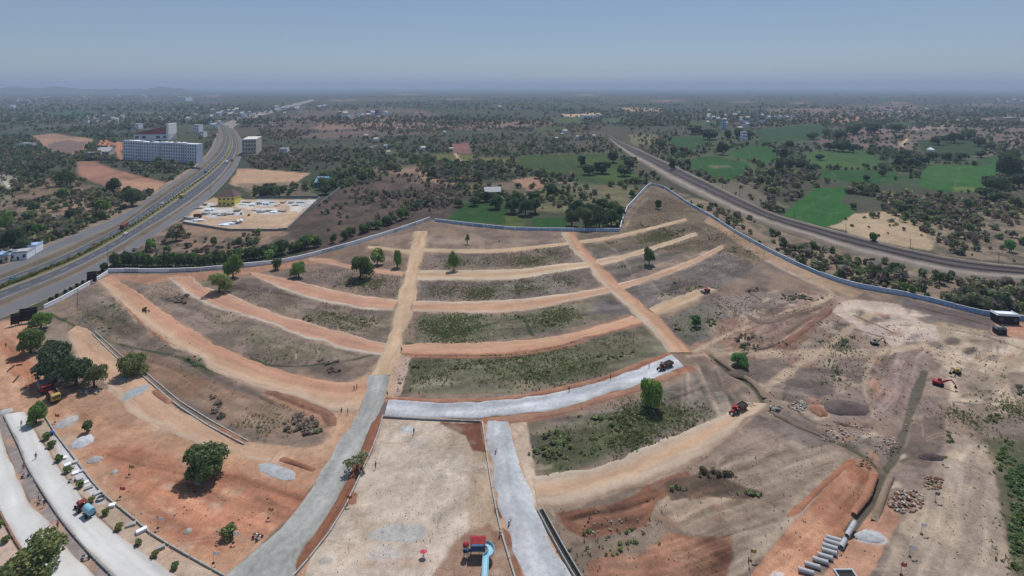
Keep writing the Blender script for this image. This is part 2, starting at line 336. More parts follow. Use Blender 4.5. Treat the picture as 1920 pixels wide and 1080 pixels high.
# crops
CROPS = [
 ([(838, 412), (870, 382), (905, 378), (952, 392), (948, 420), (880, 416)], (44, 84, 40)), ([(948, 402), (988, 402), (982, 430), (946, 425)], (84, 98, 56)),
 ([(996, 410), (1060, 408), (1062, 431), (998, 431)], (40, 86, 42)), ([(965, 294), (1060, 290), (1150, 286), (1203, 336), (1150, 346), (1100, 342), (1010, 324), (970, 318)], (62, 88, 50)),
 ([(1100, 318), (1180, 318), (1202, 336), (1150, 346)], (66, 98, 52)), ([(1255, 258), (1310, 254), (1342, 267), (1288, 283), (1260, 275)], (48, 88, 54)),
 ([(1362, 288), (1410, 270), (1442, 276), (1462, 300), (1438, 307), (1380, 297)], (48, 94, 50)), ([(1280, 303), (1335, 291), (1406, 305), (1398, 330), (1348, 341), (1322, 326)], (44, 92, 44)),
 ([(1495, 288), (1565, 280), (1616, 282), (1648, 300), (1666, 316), (1590, 318), (1540, 316), (1514, 300)], (66, 104, 58)), ([(1485, 323), (1560, 319), (1672, 320), (1690, 335), (1640, 347), (1560, 337)], (46, 92, 46)),
 ([(1750, 309), (1873, 311), (1877, 330), (1846, 358), (1765, 361), (1722, 348), (1728, 320)], (52, 106, 48)), ([(1790, 350), (1830, 350), (1828, 360), (1785, 361)], (92, 118, 62)),
 ([(1470, 400), (1530, 352), (1600, 350), (1575, 380), (1604, 390), (1600, 402), (1565, 421), (1527, 428), (1477, 413)], (46, 104, 44)), ([(1420, 246), (1440, 240), (1540, 232), (1546, 252), (1490, 266), (1425, 272)], (52, 86, 56)),
 ([(1652, 231), (1735, 227), (1700, 238)], (52, 88, 60)), ([(1820, 302), (1960, 288), (1960, 302), (1880, 312)], (52, 96, 52)), ([(1718, 262), (1850, 258), (1845, 290), (1740, 300)], (54, 78, 52)),
 ([(814, 288), (890, 290), (884, 302), (824, 304)], (90, 104, 66)), ([(846, 270), (880, 268), (884, 288), (850, 288)], (124, 92, 84)), ([(1035, 222), (1090, 221), (1092, 232), (1040, 233)], (70, 98, 66)),
 ([(1130, 222), (1160, 222), (1165, 232), (1130, 232)], (64, 96, 64)), ([(720, 285), (740, 283), (740, 292), (722, 294)], (84, 98, 60)), ([(900, 294), (960, 296), (955, 304), (905, 304)], (100, 104, 72)),
 ([(1290, 228), (1340, 226), (1345, 236), (1296, 238)], (70, 92, 66)), ([(1000, 240), (1060, 238), (1060, 246), (1004, 247)], (78, 92, 66))]
lay([(1245, 258), (1440, 238), (1560, 232), (1560, 258), (1500, 272), (1640, 280), (1760, 296), (1900, 290), (1890, 330), (1840, 362), (1720, 352), (1600, 345), (1500, 330), (1400, 340), (1300, 335), (1262, 300)], (62, 86, 48), 3, 7, .9, mot=(84, 92, 62))
lay([(900, 296), (1060, 284), (1160, 284), (1205, 338), (1100, 346), (980, 330)], (76, 92, 58), 3, 6, .7, mot=(98, 98, 72))
for q, c in CROPS: c = (c[0]-6, int(c[1]*.94), int(c[2]*.74)) if c[1] > c[0] else c; lay(q, c, .6, 1.6, mot=(int(c[0]*1.2), int(c[1]*1.06), int(c[2]*1.05)))
for pts in [[(1530, 300), (1600, 300), (1650, 304)], [(1510, 310), (1660, 311)], [(1740, 330), (1870, 322)], [(1800, 312), (1790, 350)], [(1500, 395), (1560, 365)], [(1490, 408), (1580, 398)], [(1300, 312), (1390, 318)], [(1390, 275), (1420, 300)], [(1270, 262), (1320, 272)], [(1050, 290), (1080, 335)], [(880, 400), (930, 382)], [(990, 300), (1120, 310)], [(1560, 322), (1570, 336)]]:
    lay(pts, (112, 112, 80), .6, .6, .55, line=.9)
lay([(1326, 311), (1362, 309), (1372, 313), (1335, 316)], (124, 118, 86), 1, 2, .6)
# --- site base
lay(SITE, (146, 122, 102), .8, .5, 1.0, rel=.10, mot=(124, 106, 94))
lay([(1180, 400), (1222, 350), (1300, 392), (1380, 442), (1440, 475), (1400, 500), (1300, 470), (1200, 470), (1090, 470), (1080, 440), (1165, 436)], (122, 106, 84), 2, 4, .9, mot=(104, 94, 74))
lay([(1330, 405), (1440, 470), (1552, 524), (1620, 548), (1600, 560), (1530, 530), (1420, 480), (1320, 415)], (176, 144, 112), 1.5, 3, .9)
lay([(200, 516), (320, 515), (440, 505), (570, 486), (700, 455), (700, 470), (560, 500), (420, 520), (300, 535), (215, 525)], (178, 128, 96), 2, 4, .8)
# plots left of the spine: (poly, base), green bits
for q, c in [
 ([(250, 540), (320, 525), (480, 600), (600, 645), (720, 668), (690, 680), (520, 685), (430, 655), (350, 610)], (138, 114, 94)),
 ([(395, 545), (470, 520), (600, 565), (735, 583), (722, 640), (640, 620), (520, 580)], (136, 112, 94)),
 ([(540, 510), (660, 500), (758, 518), (748, 560), (640, 540), (530, 520)], (132, 108, 92)),
 ([(690, 455), (782, 430), (772, 470), (762, 505), (640, 492), (590, 482)], (150, 118, 94)),
 ([(110, 585), (190, 530), (270, 610), (360, 660), (480, 735), (640, 800), (620, 830), (480, 830), (340, 745), (210, 650)], (136, 112, 94)),
 ([(60, 600), (130, 610), (150, 680), (120, 700)], (146, 122, 98)),
 ([(790, 530), (960, 528), (1080, 505), (1118, 525), (1060, 548), (960, 560), (790, 562)], (124, 106, 96)),
 ([(800, 478), (1060, 462), (1095, 490), (960, 500), (790, 505)], (130, 110, 94)),
 ([(795, 447), (1050, 445), (1060, 452), (900, 466), (790, 468)], (150, 124, 100)),
 ([(785, 592), (960, 590), (1085, 566), (1150, 550), (1180, 586), (1090, 610), (960, 636), (775, 643)], (122, 108, 84)),
 ([(765, 672), (960, 670), (1110, 636), (1205, 612), (1262, 660), (1140, 700), (960, 740), (755, 738)], (120, 110, 82)),
 ([(985, 800), (1190, 755), (1300, 700), (1400, 760), (1280, 805), (1130, 865), (1000, 890)], (126, 110, 92)),
 ([(1110, 470), (1200, 460), (1120, 485)], (112, 98, 84)), ([(1130, 500), (1200, 482), (1290, 470), (1200, 510), (1160, 528)], (112, 98, 84)),
 ([(1160, 540), (1360, 470), (1420, 500), (1340, 545), (1220, 580)], (122, 106, 96)), ([(1245, 600), (1340, 555), (1400, 580), (1360, 620), (1280, 650)], (112, 102, 86)),
 ([(1130, 560), (1175, 570), (1182, 588), (1090, 590), (1110, 570)], (118, 102, 96))]:
    c = (c[0]+4, c[1]+9, c[2]+14); lay(q, c, 1.2, 2.5, .9, rel=.16, mot=tuple(int(v*.84) for v in c))
GREEN = [([(545, 570), (600, 585), (700, 600), (722, 590), (718, 630), (650, 615), (570, 598)], .85), ([(480, 615), (560, 640), (660, 665), (560, 680), (510, 675), (470, 640)], .7),
 ([(385, 575), (470, 610), (500, 650), (440, 645)], .35), ([(130, 570), (230, 560), (280, 620), (200, 640)], .45), ([(340, 670), (365, 665), (400, 690), (410, 705), (370, 700)], .9),
 ([(785, 592), (980, 592), (1050, 578), (1090, 590), (1000, 625), (880, 640), (782, 640)], .75), ([(770, 680), (960, 672), (1110, 640), (1180, 630), (1220, 665), (1080, 710), (960, 735), (900, 715), (800, 710), (765, 722)], .8),
 ([(870, 545), (960, 530), (1070, 520), (1080, 535), (960, 556), (880, 560)], .55), ([(800, 545), (860, 540), (850, 556)], .3), ([(995, 820), (1100, 780), (1190, 765), (1290, 765), (1340, 775), (1260, 800), (1130, 862), (1010, 890)], .85),
 ([(960, 485), (1040, 470), (1060, 485), (970, 500)], .4), ([(1200, 445), (1260, 430), (1270, 450), (1200, 455)], .45), ([(1060, 1045), (1130, 1010), (1200, 985), (1235, 990), (1200, 1040), (1100, 1050)], .85),
 ([(1200, 970), (1225, 930), (1240, 955), (1215, 990)], .7), ([(1840, 830), (1930, 800), (1990, 1100), (1895, 1085), (1882, 990), (1862, 930), (1865, 870)], .85), ([(1790, 775), (1930, 750), (1930, 800), (1800, 800)], .45),
 ([(1250, 600), (1310, 590), (1330, 620), (1280, 640)], .5), ([(1500, 640), (1560, 625), (1605, 650), (1580, 660)], .4), ([(840, 485), (920, 485), (920, 500), (830, 500)], .45), ([(460, 785), (520, 790), (510, 805), (470, 800)], .4),
 ([(1355, 845), (1395, 832), (1400, 845), (1360, 855)], .6), ([(1530, 690), (1590, 670), (1570, 710)], .35), ([(640, 520), (720, 525), (710, 540), (640, 535)], .3)]
DEEP = [[(1858, 832), (1930, 806), (1990, 1100), (1908, 1090), (1898, 990), (1882, 930), (1878, 870)], [(1010, 850), (1100, 800), (1190, 775), (1300, 770), (1250, 800), (1130, 858), (1020, 886)]]
for q, a_ in GREEN: lay(q, (104, 104, 72), 6, 9, a_*.66, rel=.2, mot=(90, 94, 62))
for q in DEEP: lay(q, (82, 90, 54), 7, 9, .75, rel=.25, mot=(92, 92, 64))
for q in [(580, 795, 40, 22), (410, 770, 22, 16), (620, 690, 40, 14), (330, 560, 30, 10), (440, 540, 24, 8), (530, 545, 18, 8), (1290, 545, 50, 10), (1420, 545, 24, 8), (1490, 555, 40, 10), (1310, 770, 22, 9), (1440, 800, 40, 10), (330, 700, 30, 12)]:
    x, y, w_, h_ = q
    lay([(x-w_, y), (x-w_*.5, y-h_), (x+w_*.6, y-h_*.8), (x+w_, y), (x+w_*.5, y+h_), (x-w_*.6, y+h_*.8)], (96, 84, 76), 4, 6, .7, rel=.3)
# ditch lines grown with weeds
for pts in [[(92, 588), (160, 620), (220, 645), (300, 662), (340, 672), (400, 695)], [(470, 672), (510, 685), (570, 686), (640, 678), (690, 668), (715, 660)], [(757, 643), (800, 645), (860, 625), (930, 605), (985, 596)], [(385, 635), (430, 660), (480, 680), (510, 686)]]:
    lay(pts, (54, 74, 42), 1.0, 1.2, .95, line=3.0, rel=.15)
lay([(1010, 700), (1040, 722)], (62, 62, 58), 1, 1, .8, line=4); lay([(985, 600), (996, 628)], (56, 68, 44), 1, 1, .8, line=4); lay([(968, 535), (974, 556)], (56, 68, 44), 1, 1, .8, line=3)
# --- orange ground, lower left
lay([(-60, 610), (0, 602), (45, 595), (60, 620), (70, 680), (90, 730), (210, 730), (270, 790), (330, 800), (460, 842), (560, 858), (640, 838), (612, 882), (535, 975), (480, 1032), (415, 1090), (330, 1090), (235, 1010), (140, 905), (82, 778), (0, 772), (-60, 760)], (192, 146, 112), 2, 4, 1, rel=.05)
lay([(85, 745), (210, 730), (330, 800), (300, 830), (200, 815), (110, 785)], (172, 132, 102), 3, 6, .8)
lay([(0, 640), (50, 660), (70, 700), (60, 730), (20, 700)], (176, 112, 76), 3, 5, .8)
lay([(185, 845), (300, 842), (345, 880), (430, 880), (480, 900), (590, 930), (560, 960), (500, 1010), (410, 1040), (330, 1010), (260, 950), (205, 890)], (186, 122, 90), 8, 12, .9, rel=.08, mot=(174, 110, 80))
lay([(200, 880), (260, 930), (330, 990), (400, 1015), (370, 1025), (290, 985), (215, 910)], (156, 94, 66), 5, 7, .6)
lay([(465, 905), (600, 920), (560, 950), (500, 945)], (168, 104, 74), 6, 8, .6)
lay([(300, 795), (360, 812), (400, 830), (330, 828)], (166, 102, 72), 3, 5, .7)
lay([(200, 730), (235, 760), (290, 805), (300, 795), (250, 750), (215, 725)], (206, 176, 146), 2, 4, .8)
lay([(280, 805), (420, 830), (560, 850), (640, 826)], (198, 158, 122), 3, 3, .8, line=14)
lay([(85, 780), (140, 800), (260, 815), (400, 850), (470, 865)], (204, 160, 122), 2, 3, .6, line=9)
lay([(150, 640), (175, 680), (185, 715), (165, 700), (140, 650)], (196, 166, 144), 2, 4, .7)
lay([(490, 740), (560, 745), (640, 775), (700, 750), (680, 810), (610, 880), (590, 860), (640, 830)], (186, 140, 108), 2, 4, .9)
lay([(495, 725), (600, 760), (625, 775), (628, 800), (612, 800), (600, 778), (500, 740)], (124, 82, 62), 1, 2, .9)
lay([(330, 700), (480, 745), (600, 790), (610, 820), (520, 828), (400, 780), (320, 735)], (150, 122, 98), 3, 5, .8, rel=.15)
lay([(200, 655), (300, 665), (340, 690), (470, 745), (340, 745)], (140, 104, 78), 4, 8, .7)
# median and verges by the pale concrete road
lay([(-60, 770), (10, 780), (35, 835), (82, 930), (145, 1015), (230, 1100), (180, 1100), (107, 1010), (40, 910), (0, 815), (-60, 800)], (152, 138, 132), 1, 1)
for x, y in [(30, 895), (60, 960), (105, 985), (20, 830), (115, 1005), (165, 1060), (70, 945)]:
    lay([(x-14, y), (x-4, y-10), (x+10, y-4), (x+14, y+8), (x, y+12)], (186, 146, 118), 2, 4, .8)
lay([(48, 775), (82, 778), (140, 860), (197, 930), (282, 1000), (385, 1060), (430, 1090), (365, 1100), (237, 1017), (140, 917)], (190, 164, 140), 1, 1)
lay([(95, 820), (110, 822), (150, 875), (185, 920), (200, 945), (180, 945), (120, 870)], (206, 206, 208), 2, 3, .85)
lay([(-60, 950), (0, 962), (32, 1024), (80, 1095), (-60, 1095)], (200, 170, 150), 1, 1)
# --- central pad and around
lay([(700, 700), (722, 690), (757, 660), (752, 740), (725, 752)], (192, 156, 124), 1.5, 3)
lay([(752, 660), (768, 670), (752, 738), (735, 742)], (186, 156, 138), 1.5, 3)
lay([(715, 780), (905, 788), (985, 790), (1010, 960), (1080, 1100), (540, 1100), (655, 942), (700, 845)], (198, 152, 118), 1, 2)
lay([(718, 785), (904, 793), (925, 930), (965, 1080), (968, 1100), (565, 1100), (580, 1050), (652, 944), (697, 848)], (204, 184, 162), .8, 1, rel=.05, mot=(188, 166, 142))
lay([(690, 860), (780, 820), (870, 850), (880, 930), (800, 960), (700, 980)], (210, 192, 172), 8, 14, .6)
lay([(880, 850), (912, 840), (930, 960), (938, 1010), (880, 990)], (182, 156, 126), 3, 6, .8)
lay([(828, 793), (903, 792), (914, 850), (884, 846), (872, 818), (845, 806)], (132, 84, 62), 1, 4)
lay([(688, 1002), (730, 980), (795, 985), (800, 1005), (775, 1018), (740, 1012), (700, 1010)], (182, 180, 176), 2, 5, .85)
lay([(690, 1040), (720, 1022), (750, 1035), (745, 1060), (705, 1068)], (196, 186, 180), 2, 5, .9)
lay([(750, 800), (772, 797), (780, 806), (765, 815), (750, 812)], (188, 190, 192), 1, 2, .9)
lay([(752, 820), (800, 815), (800, 835), (760, 835)], (188, 172, 158), 2, 4, .7)
lay([(592, 1050), (612, 1040), (628, 1048), (620, 1060), (598, 1062)], (166, 160, 152), 2, 3, .8)
lay([(850, 1010), (880, 995), (915, 985), (945, 1010), (965, 1090), (800, 1100), (830, 1060)], (166, 128, 102), 3, 6, .9, mot=(150, 108, 82))
lay([(930, 940), (946, 938), (950, 965), (938, 972), (928, 960)], (124, 80, 60), 1, 3, .9); lay([(942, 990), (956, 1000), (985, 1090), (968, 1090)], (140, 94, 72), 1, 2, .9)
lay([(660, 1055), (780, 1045), (800, 1060), (690, 1068)], (196, 160, 132), 3, 5, .6)
lay([(955, 788), (985, 790), (1002, 870), (1012, 955), (992, 930), (972, 860)], (202, 176, 150), 1.5, 3)
# berm soil beside the grey spine road
lay([(702, 776), (718, 779), (709, 815), (697, 848), (670, 903), (652, 943), (605, 1018), (575, 1050), (552, 1078), (556, 1050), (592, 1000), (622, 950), (640, 922), (672, 865), (690, 815)], (140, 90, 66), 1, 2)
lay([(640, 918), (672, 925), (668, 945), (640, 948)], (150, 96, 70), 1, 3, .9)
# --- right of the gravel road: banks
lay([(725, 745), (800, 750), (960, 744), (1067, 725), (1145, 703), (1232, 668), (1255, 660), (1262, 668), (1185, 700), (1067, 735), (960, 752), (800, 758), (726, 752)], (168, 110, 82), 1, 2)
lay([(905, 785), (1047, 764), (1122, 741), (1197, 719), (1290, 685), (1310, 690), (1200, 735), (1125, 757), (1040, 782), (960, 795), (910, 795)], (160, 108, 82), 1, 3)
lay([(1035, 640), (1100, 630), (960, 672), (805, 672), (757, 668), (760, 664), (960, 664)], (150, 108, 84), 1, 2, .9)
# --- lower right country
lay([(985, 955), (1085, 950), (1180, 920), (1250, 895), (1340, 850), (1440, 765), (1600, 850), (1480, 975), (1380, 1090), (1075, 1100), (1040, 1010)], (150, 128, 108), 2, 5, 1, rel=.15, mot=(132, 112, 94))
lay([(1420, 770), (1590, 850), (1540, 900), (1440, 930), (1330, 950), (1240, 960), (1240, 930), (1320, 900), (1380, 850)], (168, 146, 124), 3, 6, .9)
lay([(1410, 770), (1500, 800), (1480, 830), (1400, 815)], (124, 110, 102), 4, 8, .8)
lay([(1310, 870), (1400, 800), (1440, 800), (1500, 850), (1400, 860)], (150, 128, 112), 3, 6, .8)
lay([(1040, 960), (1150, 945), (1210, 915), (1290, 880), (1300, 890), (1230, 940), (1210, 990), (1110, 1010), (1060, 990)], (134, 88, 64), 2, 5, .95, rel=.2)
lay([(1080, 965), (1190, 935), (1210, 960), (1120, 1000)], (112, 76, 60), 3, 6, .8)
lay([(1250, 905), (1320, 880), (1350, 878), (1370, 900), (1430, 925), (1420, 940), (1330, 930), (1260, 935)], (94, 78, 62), 2, 5, .9, rel=.3)
lay([(1240, 950), (1360, 935), (1440, 930), (1520, 900), (1470, 960), (1360, 1010), (1280, 1000)], (156, 134, 112), 2, 6, .9)
lay([(1100, 1050), (1200, 1040), (1260, 1000), (1380, 1010), (1430, 985), (1360, 1090), (1090, 1100)], (168, 116, 86), 3, 8, .85, mot=(144, 94, 70))
lay([(1380, 1000), (1480, 940), (1560, 880), (1600, 855), (1580, 890), (1480, 990), (1400, 1075), (1360, 1090)], (176, 156, 132), 3, 5, .9)
lay([(1395, 1090), (1470, 1000), (1560, 900), (1605, 862), (1640, 850), (1655, 875), (1630, 930), (1590, 985), (1530, 1060), (1500, 1095)], (190, 136, 102), 2, 5, 1, rel=.15, mot=(172, 116, 84))
lay([(1585, 870), (1632, 862), (1640, 890), (1610, 905), (1590, 895)], (164, 104, 72), 3, 5, .8, rel=.3)
lay([(1530, 1090), (1590, 1005), (1650, 935), (1690, 965), (1660, 1020), (1620, 1095)], (190, 140, 108), 2, 5, 1, rel=.1)
lay([(1605, 1000), (1620, 990), (1650, 1000), (1665, 1015), (1650, 1022), (1610, 1015)], (190, 188, 186), 1, 3, .9)
lay([(1440, 1085), (1450, 1070), (1470, 1075), (1465, 1090)], (184, 182, 180), 1, 3, .8)
lay([(1650, 1095), (1690, 980), (1740, 900), (1790, 830), (1850, 835), (1875, 950), (1890, 1040), (1892, 1095)], (184, 160, 132), 2, 4, 1, rel=.08, mot=(164, 142, 120))
lay([(1770, 870), (1850, 850), (1880, 1000), (1890, 1090), (1800, 1090), (1790, 960)], (162, 142, 124), 4, 6, .8)
lay([(1680, 900), (1720, 830), (1790, 800), (1780, 840), (1740, 895), (1700, 960), (1660, 940)], (140, 120, 106), 2, 5, .9, rel=.2)
lay([(1440, 780), (1530, 740), (1640, 760), (1700, 800), (1690, 840), (1640, 840), (1540, 790)], (132, 110, 98), 3, 6, .9, rel=.3, mot=(150, 118, 96))
lay([(1440, 600), (1560, 570), (1640, 640), (1700, 655), (1640, 760), (1520, 745), (1430, 735), (1360, 690), (1340, 650)], (148, 124, 104), 3, 6, .95, rel=.2, mot=(126, 106, 92))
lay([(1280, 655), (1380, 620), (1470, 560), (1560, 550), (1600, 570), (1480, 650), (1380, 665), (1330, 680)], (164, 128, 104), 3, 6, .9)
lay([(1545, 575), (1580, 575), (1480, 650), (1420, 680), (1400, 672), (1470, 640)], (146, 98, 76), 2, 4, .8)
lay([(1555, 580), (1600, 560), (1680, 570), (1760, 590), (1800, 600), (1760, 640), (1720, 640), (1680, 650), (1620, 625)], (206, 182, 162), 2, 5, 1, rel=.08, mot=(190, 168, 152))
lay([(1340, 560), (1440, 548), (1500, 560), (1520, 590), (1440, 610), (1380, 600)], (152, 130, 116), 3, 6, .9, rel=.25, mot=(126, 110, 100))
lay([(1420, 725), (1490, 680), (1530, 655), (1640, 655), (1740, 640), (1740, 660), (1640, 668), (1540, 668), (1500, 690), (1440, 738)], (182, 156, 126), 1.5, 3, 1)
lay([(1330, 660), (1450, 655), (1540, 655), (1540, 668), (1440, 672)], (180, 150, 122), 1.5, 3, .9)
lay([(1680, 655), (1735, 652), (1745, 700), (1700, 790), (1620, 790), (1600, 760), (1660, 700)], (146, 120, 104), 2, 5, .9, mot=(160, 126, 104))
lay([(1620, 715), (1650, 710), (1700, 745), (1700, 765), (1650, 755)], (186, 128, 92), 2, 5, .8)
lay([(1515, 745), (1545, 740), (1550, 775), (1530, 785)], (170, 116, 84), 3, 5, .8)
lay([(1540, 745), (1600, 735), (1640, 760), (1640, 790), (1600, 790), (1550, 775)], (112, 94, 88), 3, 5, .85, rel=.3)
lay([(1460, 740), (1500, 690), (1570, 690), (1560, 740), (1480, 750)], (118, 102, 90), 3, 6, .8, rel=.25)
lay([(1350, 690), (1440, 675), (1490, 680), (1440, 725), (1400, 720)], (124, 106, 92), 2, 4, .85, rel=.2)
lay([(1365, 700), (1400, 695), (1410, 715), (1380, 715)], (148, 116, 70), 2, 3, .8)
lay([(1740, 655), (1860, 630), (1960, 640), (1960, 690), (1890, 700), (1900, 750), (1870, 760), (1780, 755), (1775, 700)], (196, 172, 142), 2, 4, 1, rel=.06)
lay([(1760, 600), (1860, 605), (1860, 635), (1760, 650)], (164, 142, 110), 2, 4, .9)
lay([(1820, 640), (1880, 632), (1890, 650), (1830, 660)], (150, 130, 110), 2, 4, .6)
lay([(1855, 600), (1960, 610), (1960, 642), (1860, 628)], (186, 134, 102), 1, 2)
lay([(1795, 705), (1870, 705), (1865, 745), (1790, 750)], (158, 138, 112), 3, 5, .8)
lay([(1700, 790), (1780, 760), (1770, 830), (1740, 880), (1690, 870)], (120, 100, 84), 2, 4, .95, rel=.25)
lay([(1700, 560), (1790, 582), (1870, 600), (1865, 614), (1780, 600), (1690, 575)], (104, 94, 92), 1.5, 2.5, .9)
lay([(1780, 760), (1930, 790), (1930, 815), (1800, 810)], (150, 128, 108), 2, 5, .8)
lay([(1335, 575), (1440, 550), (1560, 550), (1760, 600), (1930, 630), (1930, 740), (1780, 770), (1790, 830), (1700, 960), (1650, 870), (1440, 770), (1330, 690)], (192, 172, 154), 10, 10, .24, mot=(170, 150, 136))
lay([(1640, 1095), (1690, 970), (1740, 890), (1790, 815), (1838, 830), (1868, 950), (1890, 1095)], (196, 174, 148), 6, 6, .5, mot=(172, 154, 136))
lay([(560, 748), (690, 702), (704, 745), (670, 800), (625, 862), (585, 852), (632, 790)], (204, 160, 124), 5, 7, .8)
lay([(90, 745), (300, 810), (460, 850), (600, 880), (530, 970), (440, 1060), (330, 1040), (190, 880)], (198, 138, 100), 12, 14, .35)
_r = random.Random(5)
for reg_, cnt, (s0, s1), cols_, a_ in [([(1335, 560), (1440, 540), (1560, 545), (1760, 590), (1900, 640), (1920, 800), (1780, 830), (1700, 960), (1650, 870), (1440, 770), (1330, 690)], 230, (5, 20), [(104, 92, 84), (120, 102, 90), (176, 156, 136), (164, 118, 90), (136, 120, 108), (200, 180, 156), (86, 74, 68)], .85),
                       ([(1000, 960), (1250, 900), (1440, 770), (1600, 850), (1480, 975), (1380, 1090), (1075, 1100)], 70, (5, 22), [(120, 98, 82), (150, 108, 82), (170, 148, 124), (130, 112, 96), (100, 88, 72)], .5), ([(1650, 1095), (1690, 980), (1790, 830), (1850, 835), (1890, 1095)], 50, (6, 22), [(150, 132, 116), (140, 122, 106), (190, 168, 142)], .5),
                       ([(1395, 1090), (1605, 862), (1655, 875), (1680, 960), (1620, 1095)], 30, (6, 18), [(200, 150, 116), (160, 108, 80), (176, 140, 114)], .5), ([(0, 610), (60, 640), (90, 740), (460, 842), (600, 870), (480, 1030), (330, 1080), (82, 778), (0, 772)], 80, (5, 22), [(204, 164, 128), (172, 112, 82), (184, 148, 120), (196, 176, 154)], .45),
                       ([(720, 790), (900, 796), (960, 1080), (590, 1080)], 50, (8, 30), [(214, 198, 180), (190, 166, 142), (182, 168, 152)], .45), ([(250, 540), (470, 520), (758, 518), (720, 668), (520, 685), (350, 610)], 70, (5, 18), [(110, 96, 84), (160, 138, 114), (126, 116, 84)], .5), ([(110, 585), (190, 530), (360, 660), (640, 800), (480, 830), (210, 650)], 70, (5, 20), [(112, 96, 84), (158, 132, 106), (124, 112, 84)], .5),
                       ([(785, 470), (1090, 450), (1260, 650), (960, 740), (765, 735)], 120, (5, 18), [(112, 100, 86), (156, 136, 110), (112, 110, 74), (100, 92, 76)], .5), ([(985, 800), (1300, 700), (1400, 760), (1000, 890)], 60, (5, 18), [(112, 100, 86), (160, 138, 114), (108, 108, 70)], .5), ([(1090, 460), (1220, 360), (1440, 475), (1340, 550), (1240, 600)], 80, (4, 14), [(108, 96, 84), (156, 136, 116), (110, 106, 78)], .5)]:
    P_ = np.array(reg_, float); lo_, hi_ = P_.min(0), P_.max(0); k_ = 0
    while k_ < cnt:
        x, y = _r.uniform(lo_[0], hi_[0]), _r.uniform(lo_[1], hi_[1])
        if not pip(np.array([[x, y]]), P_)[0]: continue
        k_ += 1; w_ = _r.uniform(s0, s1); h_ = w_*_r.uniform(.25, .6); t0 = _r.uniform(-.5, .5)
        lay([(x+w_*_r.uniform(.7, 1.2)*math.cos(a)*math.cos(t0)-h_*math.sin(a)*math.sin(t0)*.5, y+h_*_r.uniform(.7, 1.2)*math.sin(a)+w_*math.cos(a)*math.sin(t0)*.4) for a in np.linspace(0, 6.28, 8)[:-1]], _r.choice(cols_), 3.0, 5, a_*_r.uniform(.5, 1.1), rel=_r.choice([.2, .4, .6]) if a_ > .6 else None)
for pts in [[(1440, 600), (1500, 590), (1540, 575)], [(1560, 600), (1620, 622), (1680, 640)], [(1380, 640), (1420, 655), (1470, 640)], [(1680, 660), (1665, 700), (1650, 730)], [(1500, 700), (1560, 715), (1600, 712)], [(1400, 545), (1440, 575), (1452, 600)], [(1455, 580), (1480, 610)], [(1480, 755), (1520, 790), (1560, 800)], [(1790, 620), (1850, 632), (1920, 655)], [(1340, 560), (1360, 590), (1400, 625)], [(1730, 860), (1760, 845)], [(1475, 735), (1468, 750)]]:
    lay(pts, (78, 66, 60), 1.5, 1.5, .8, line=2.2)
for q, c, a_ in [([(1352, 690), (1440, 676), (1488, 682), (1440, 722), (1400, 720)], (112, 97, 88), .8), ([(1462, 742), (1500, 692), (1572, 690), (1556, 738), (1490, 750)], (108, 95, 88), .75), ([(1345, 600), (1400, 590), (1420, 625), (1390, 655), (1345, 645)], (136, 100, 82), .7), ([(1688, 657), (1742, 655), (1735, 700), (1700, 785), (1628, 785), (1655, 715)], (146, 124, 114), .75), ([(1704, 792), (1778, 768), (1768, 845), (1735, 880), (1700, 872)], (108, 92, 80), .8),
    ([(1545, 640), (1575, 622), (1606, 650), (1570, 658)], (116, 104, 92), .7), ([(1440, 590), (1510, 565), (1545, 575), (1480, 625), (1430, 640)], (132, 106, 92), .65), ([(1340, 565), (1400, 550), (1440, 575), (1400, 600)], (140, 126, 118), .7), ([(1690, 568), (1790, 590), (1862, 606), (1858, 622), (1770, 604)], (100, 88, 86), .8), ([(1800, 690), (1862, 700), (1850, 740), (1796, 735)], (150, 132, 112), .7), ([(1410, 772), (1500, 798), (1570, 832), (1520, 842), (1430, 800)], (116, 103, 97), .7), ([(1790, 790), (1920, 770), (1930, 830), (1850, 820)], (126, 110, 98), .7)]:
    lay(q, c, 2.5, 5, a_, rel=.35, mot=tuple(int(v*1.14) for v in c))
for pts, w_ in [([(1290, 668), (1440, 660), (1540, 660), (1640, 662), (1735, 648)], 6), ([(1425, 735), (1490, 688), (1545, 655), (1600, 610), (1640, 585)], 6), ([(1300, 660), (1380, 620), (1470, 588), (1560, 552), (1500, 520), (1440, 490)], 5), ([(1740, 650), (1800, 680), (1870, 690), (1930, 665)], 8), ([(1860, 690), (1880, 730), (1900, 760)], 6), ([(1640, 662), (1620, 720), (1640, 780)], 4), ([(1390, 640), (1400, 600), (1440, 560)], 3)]:
    lay(pts, (188, 162, 134), 2.0, 2.5, .85, line=w_, rel=.06)
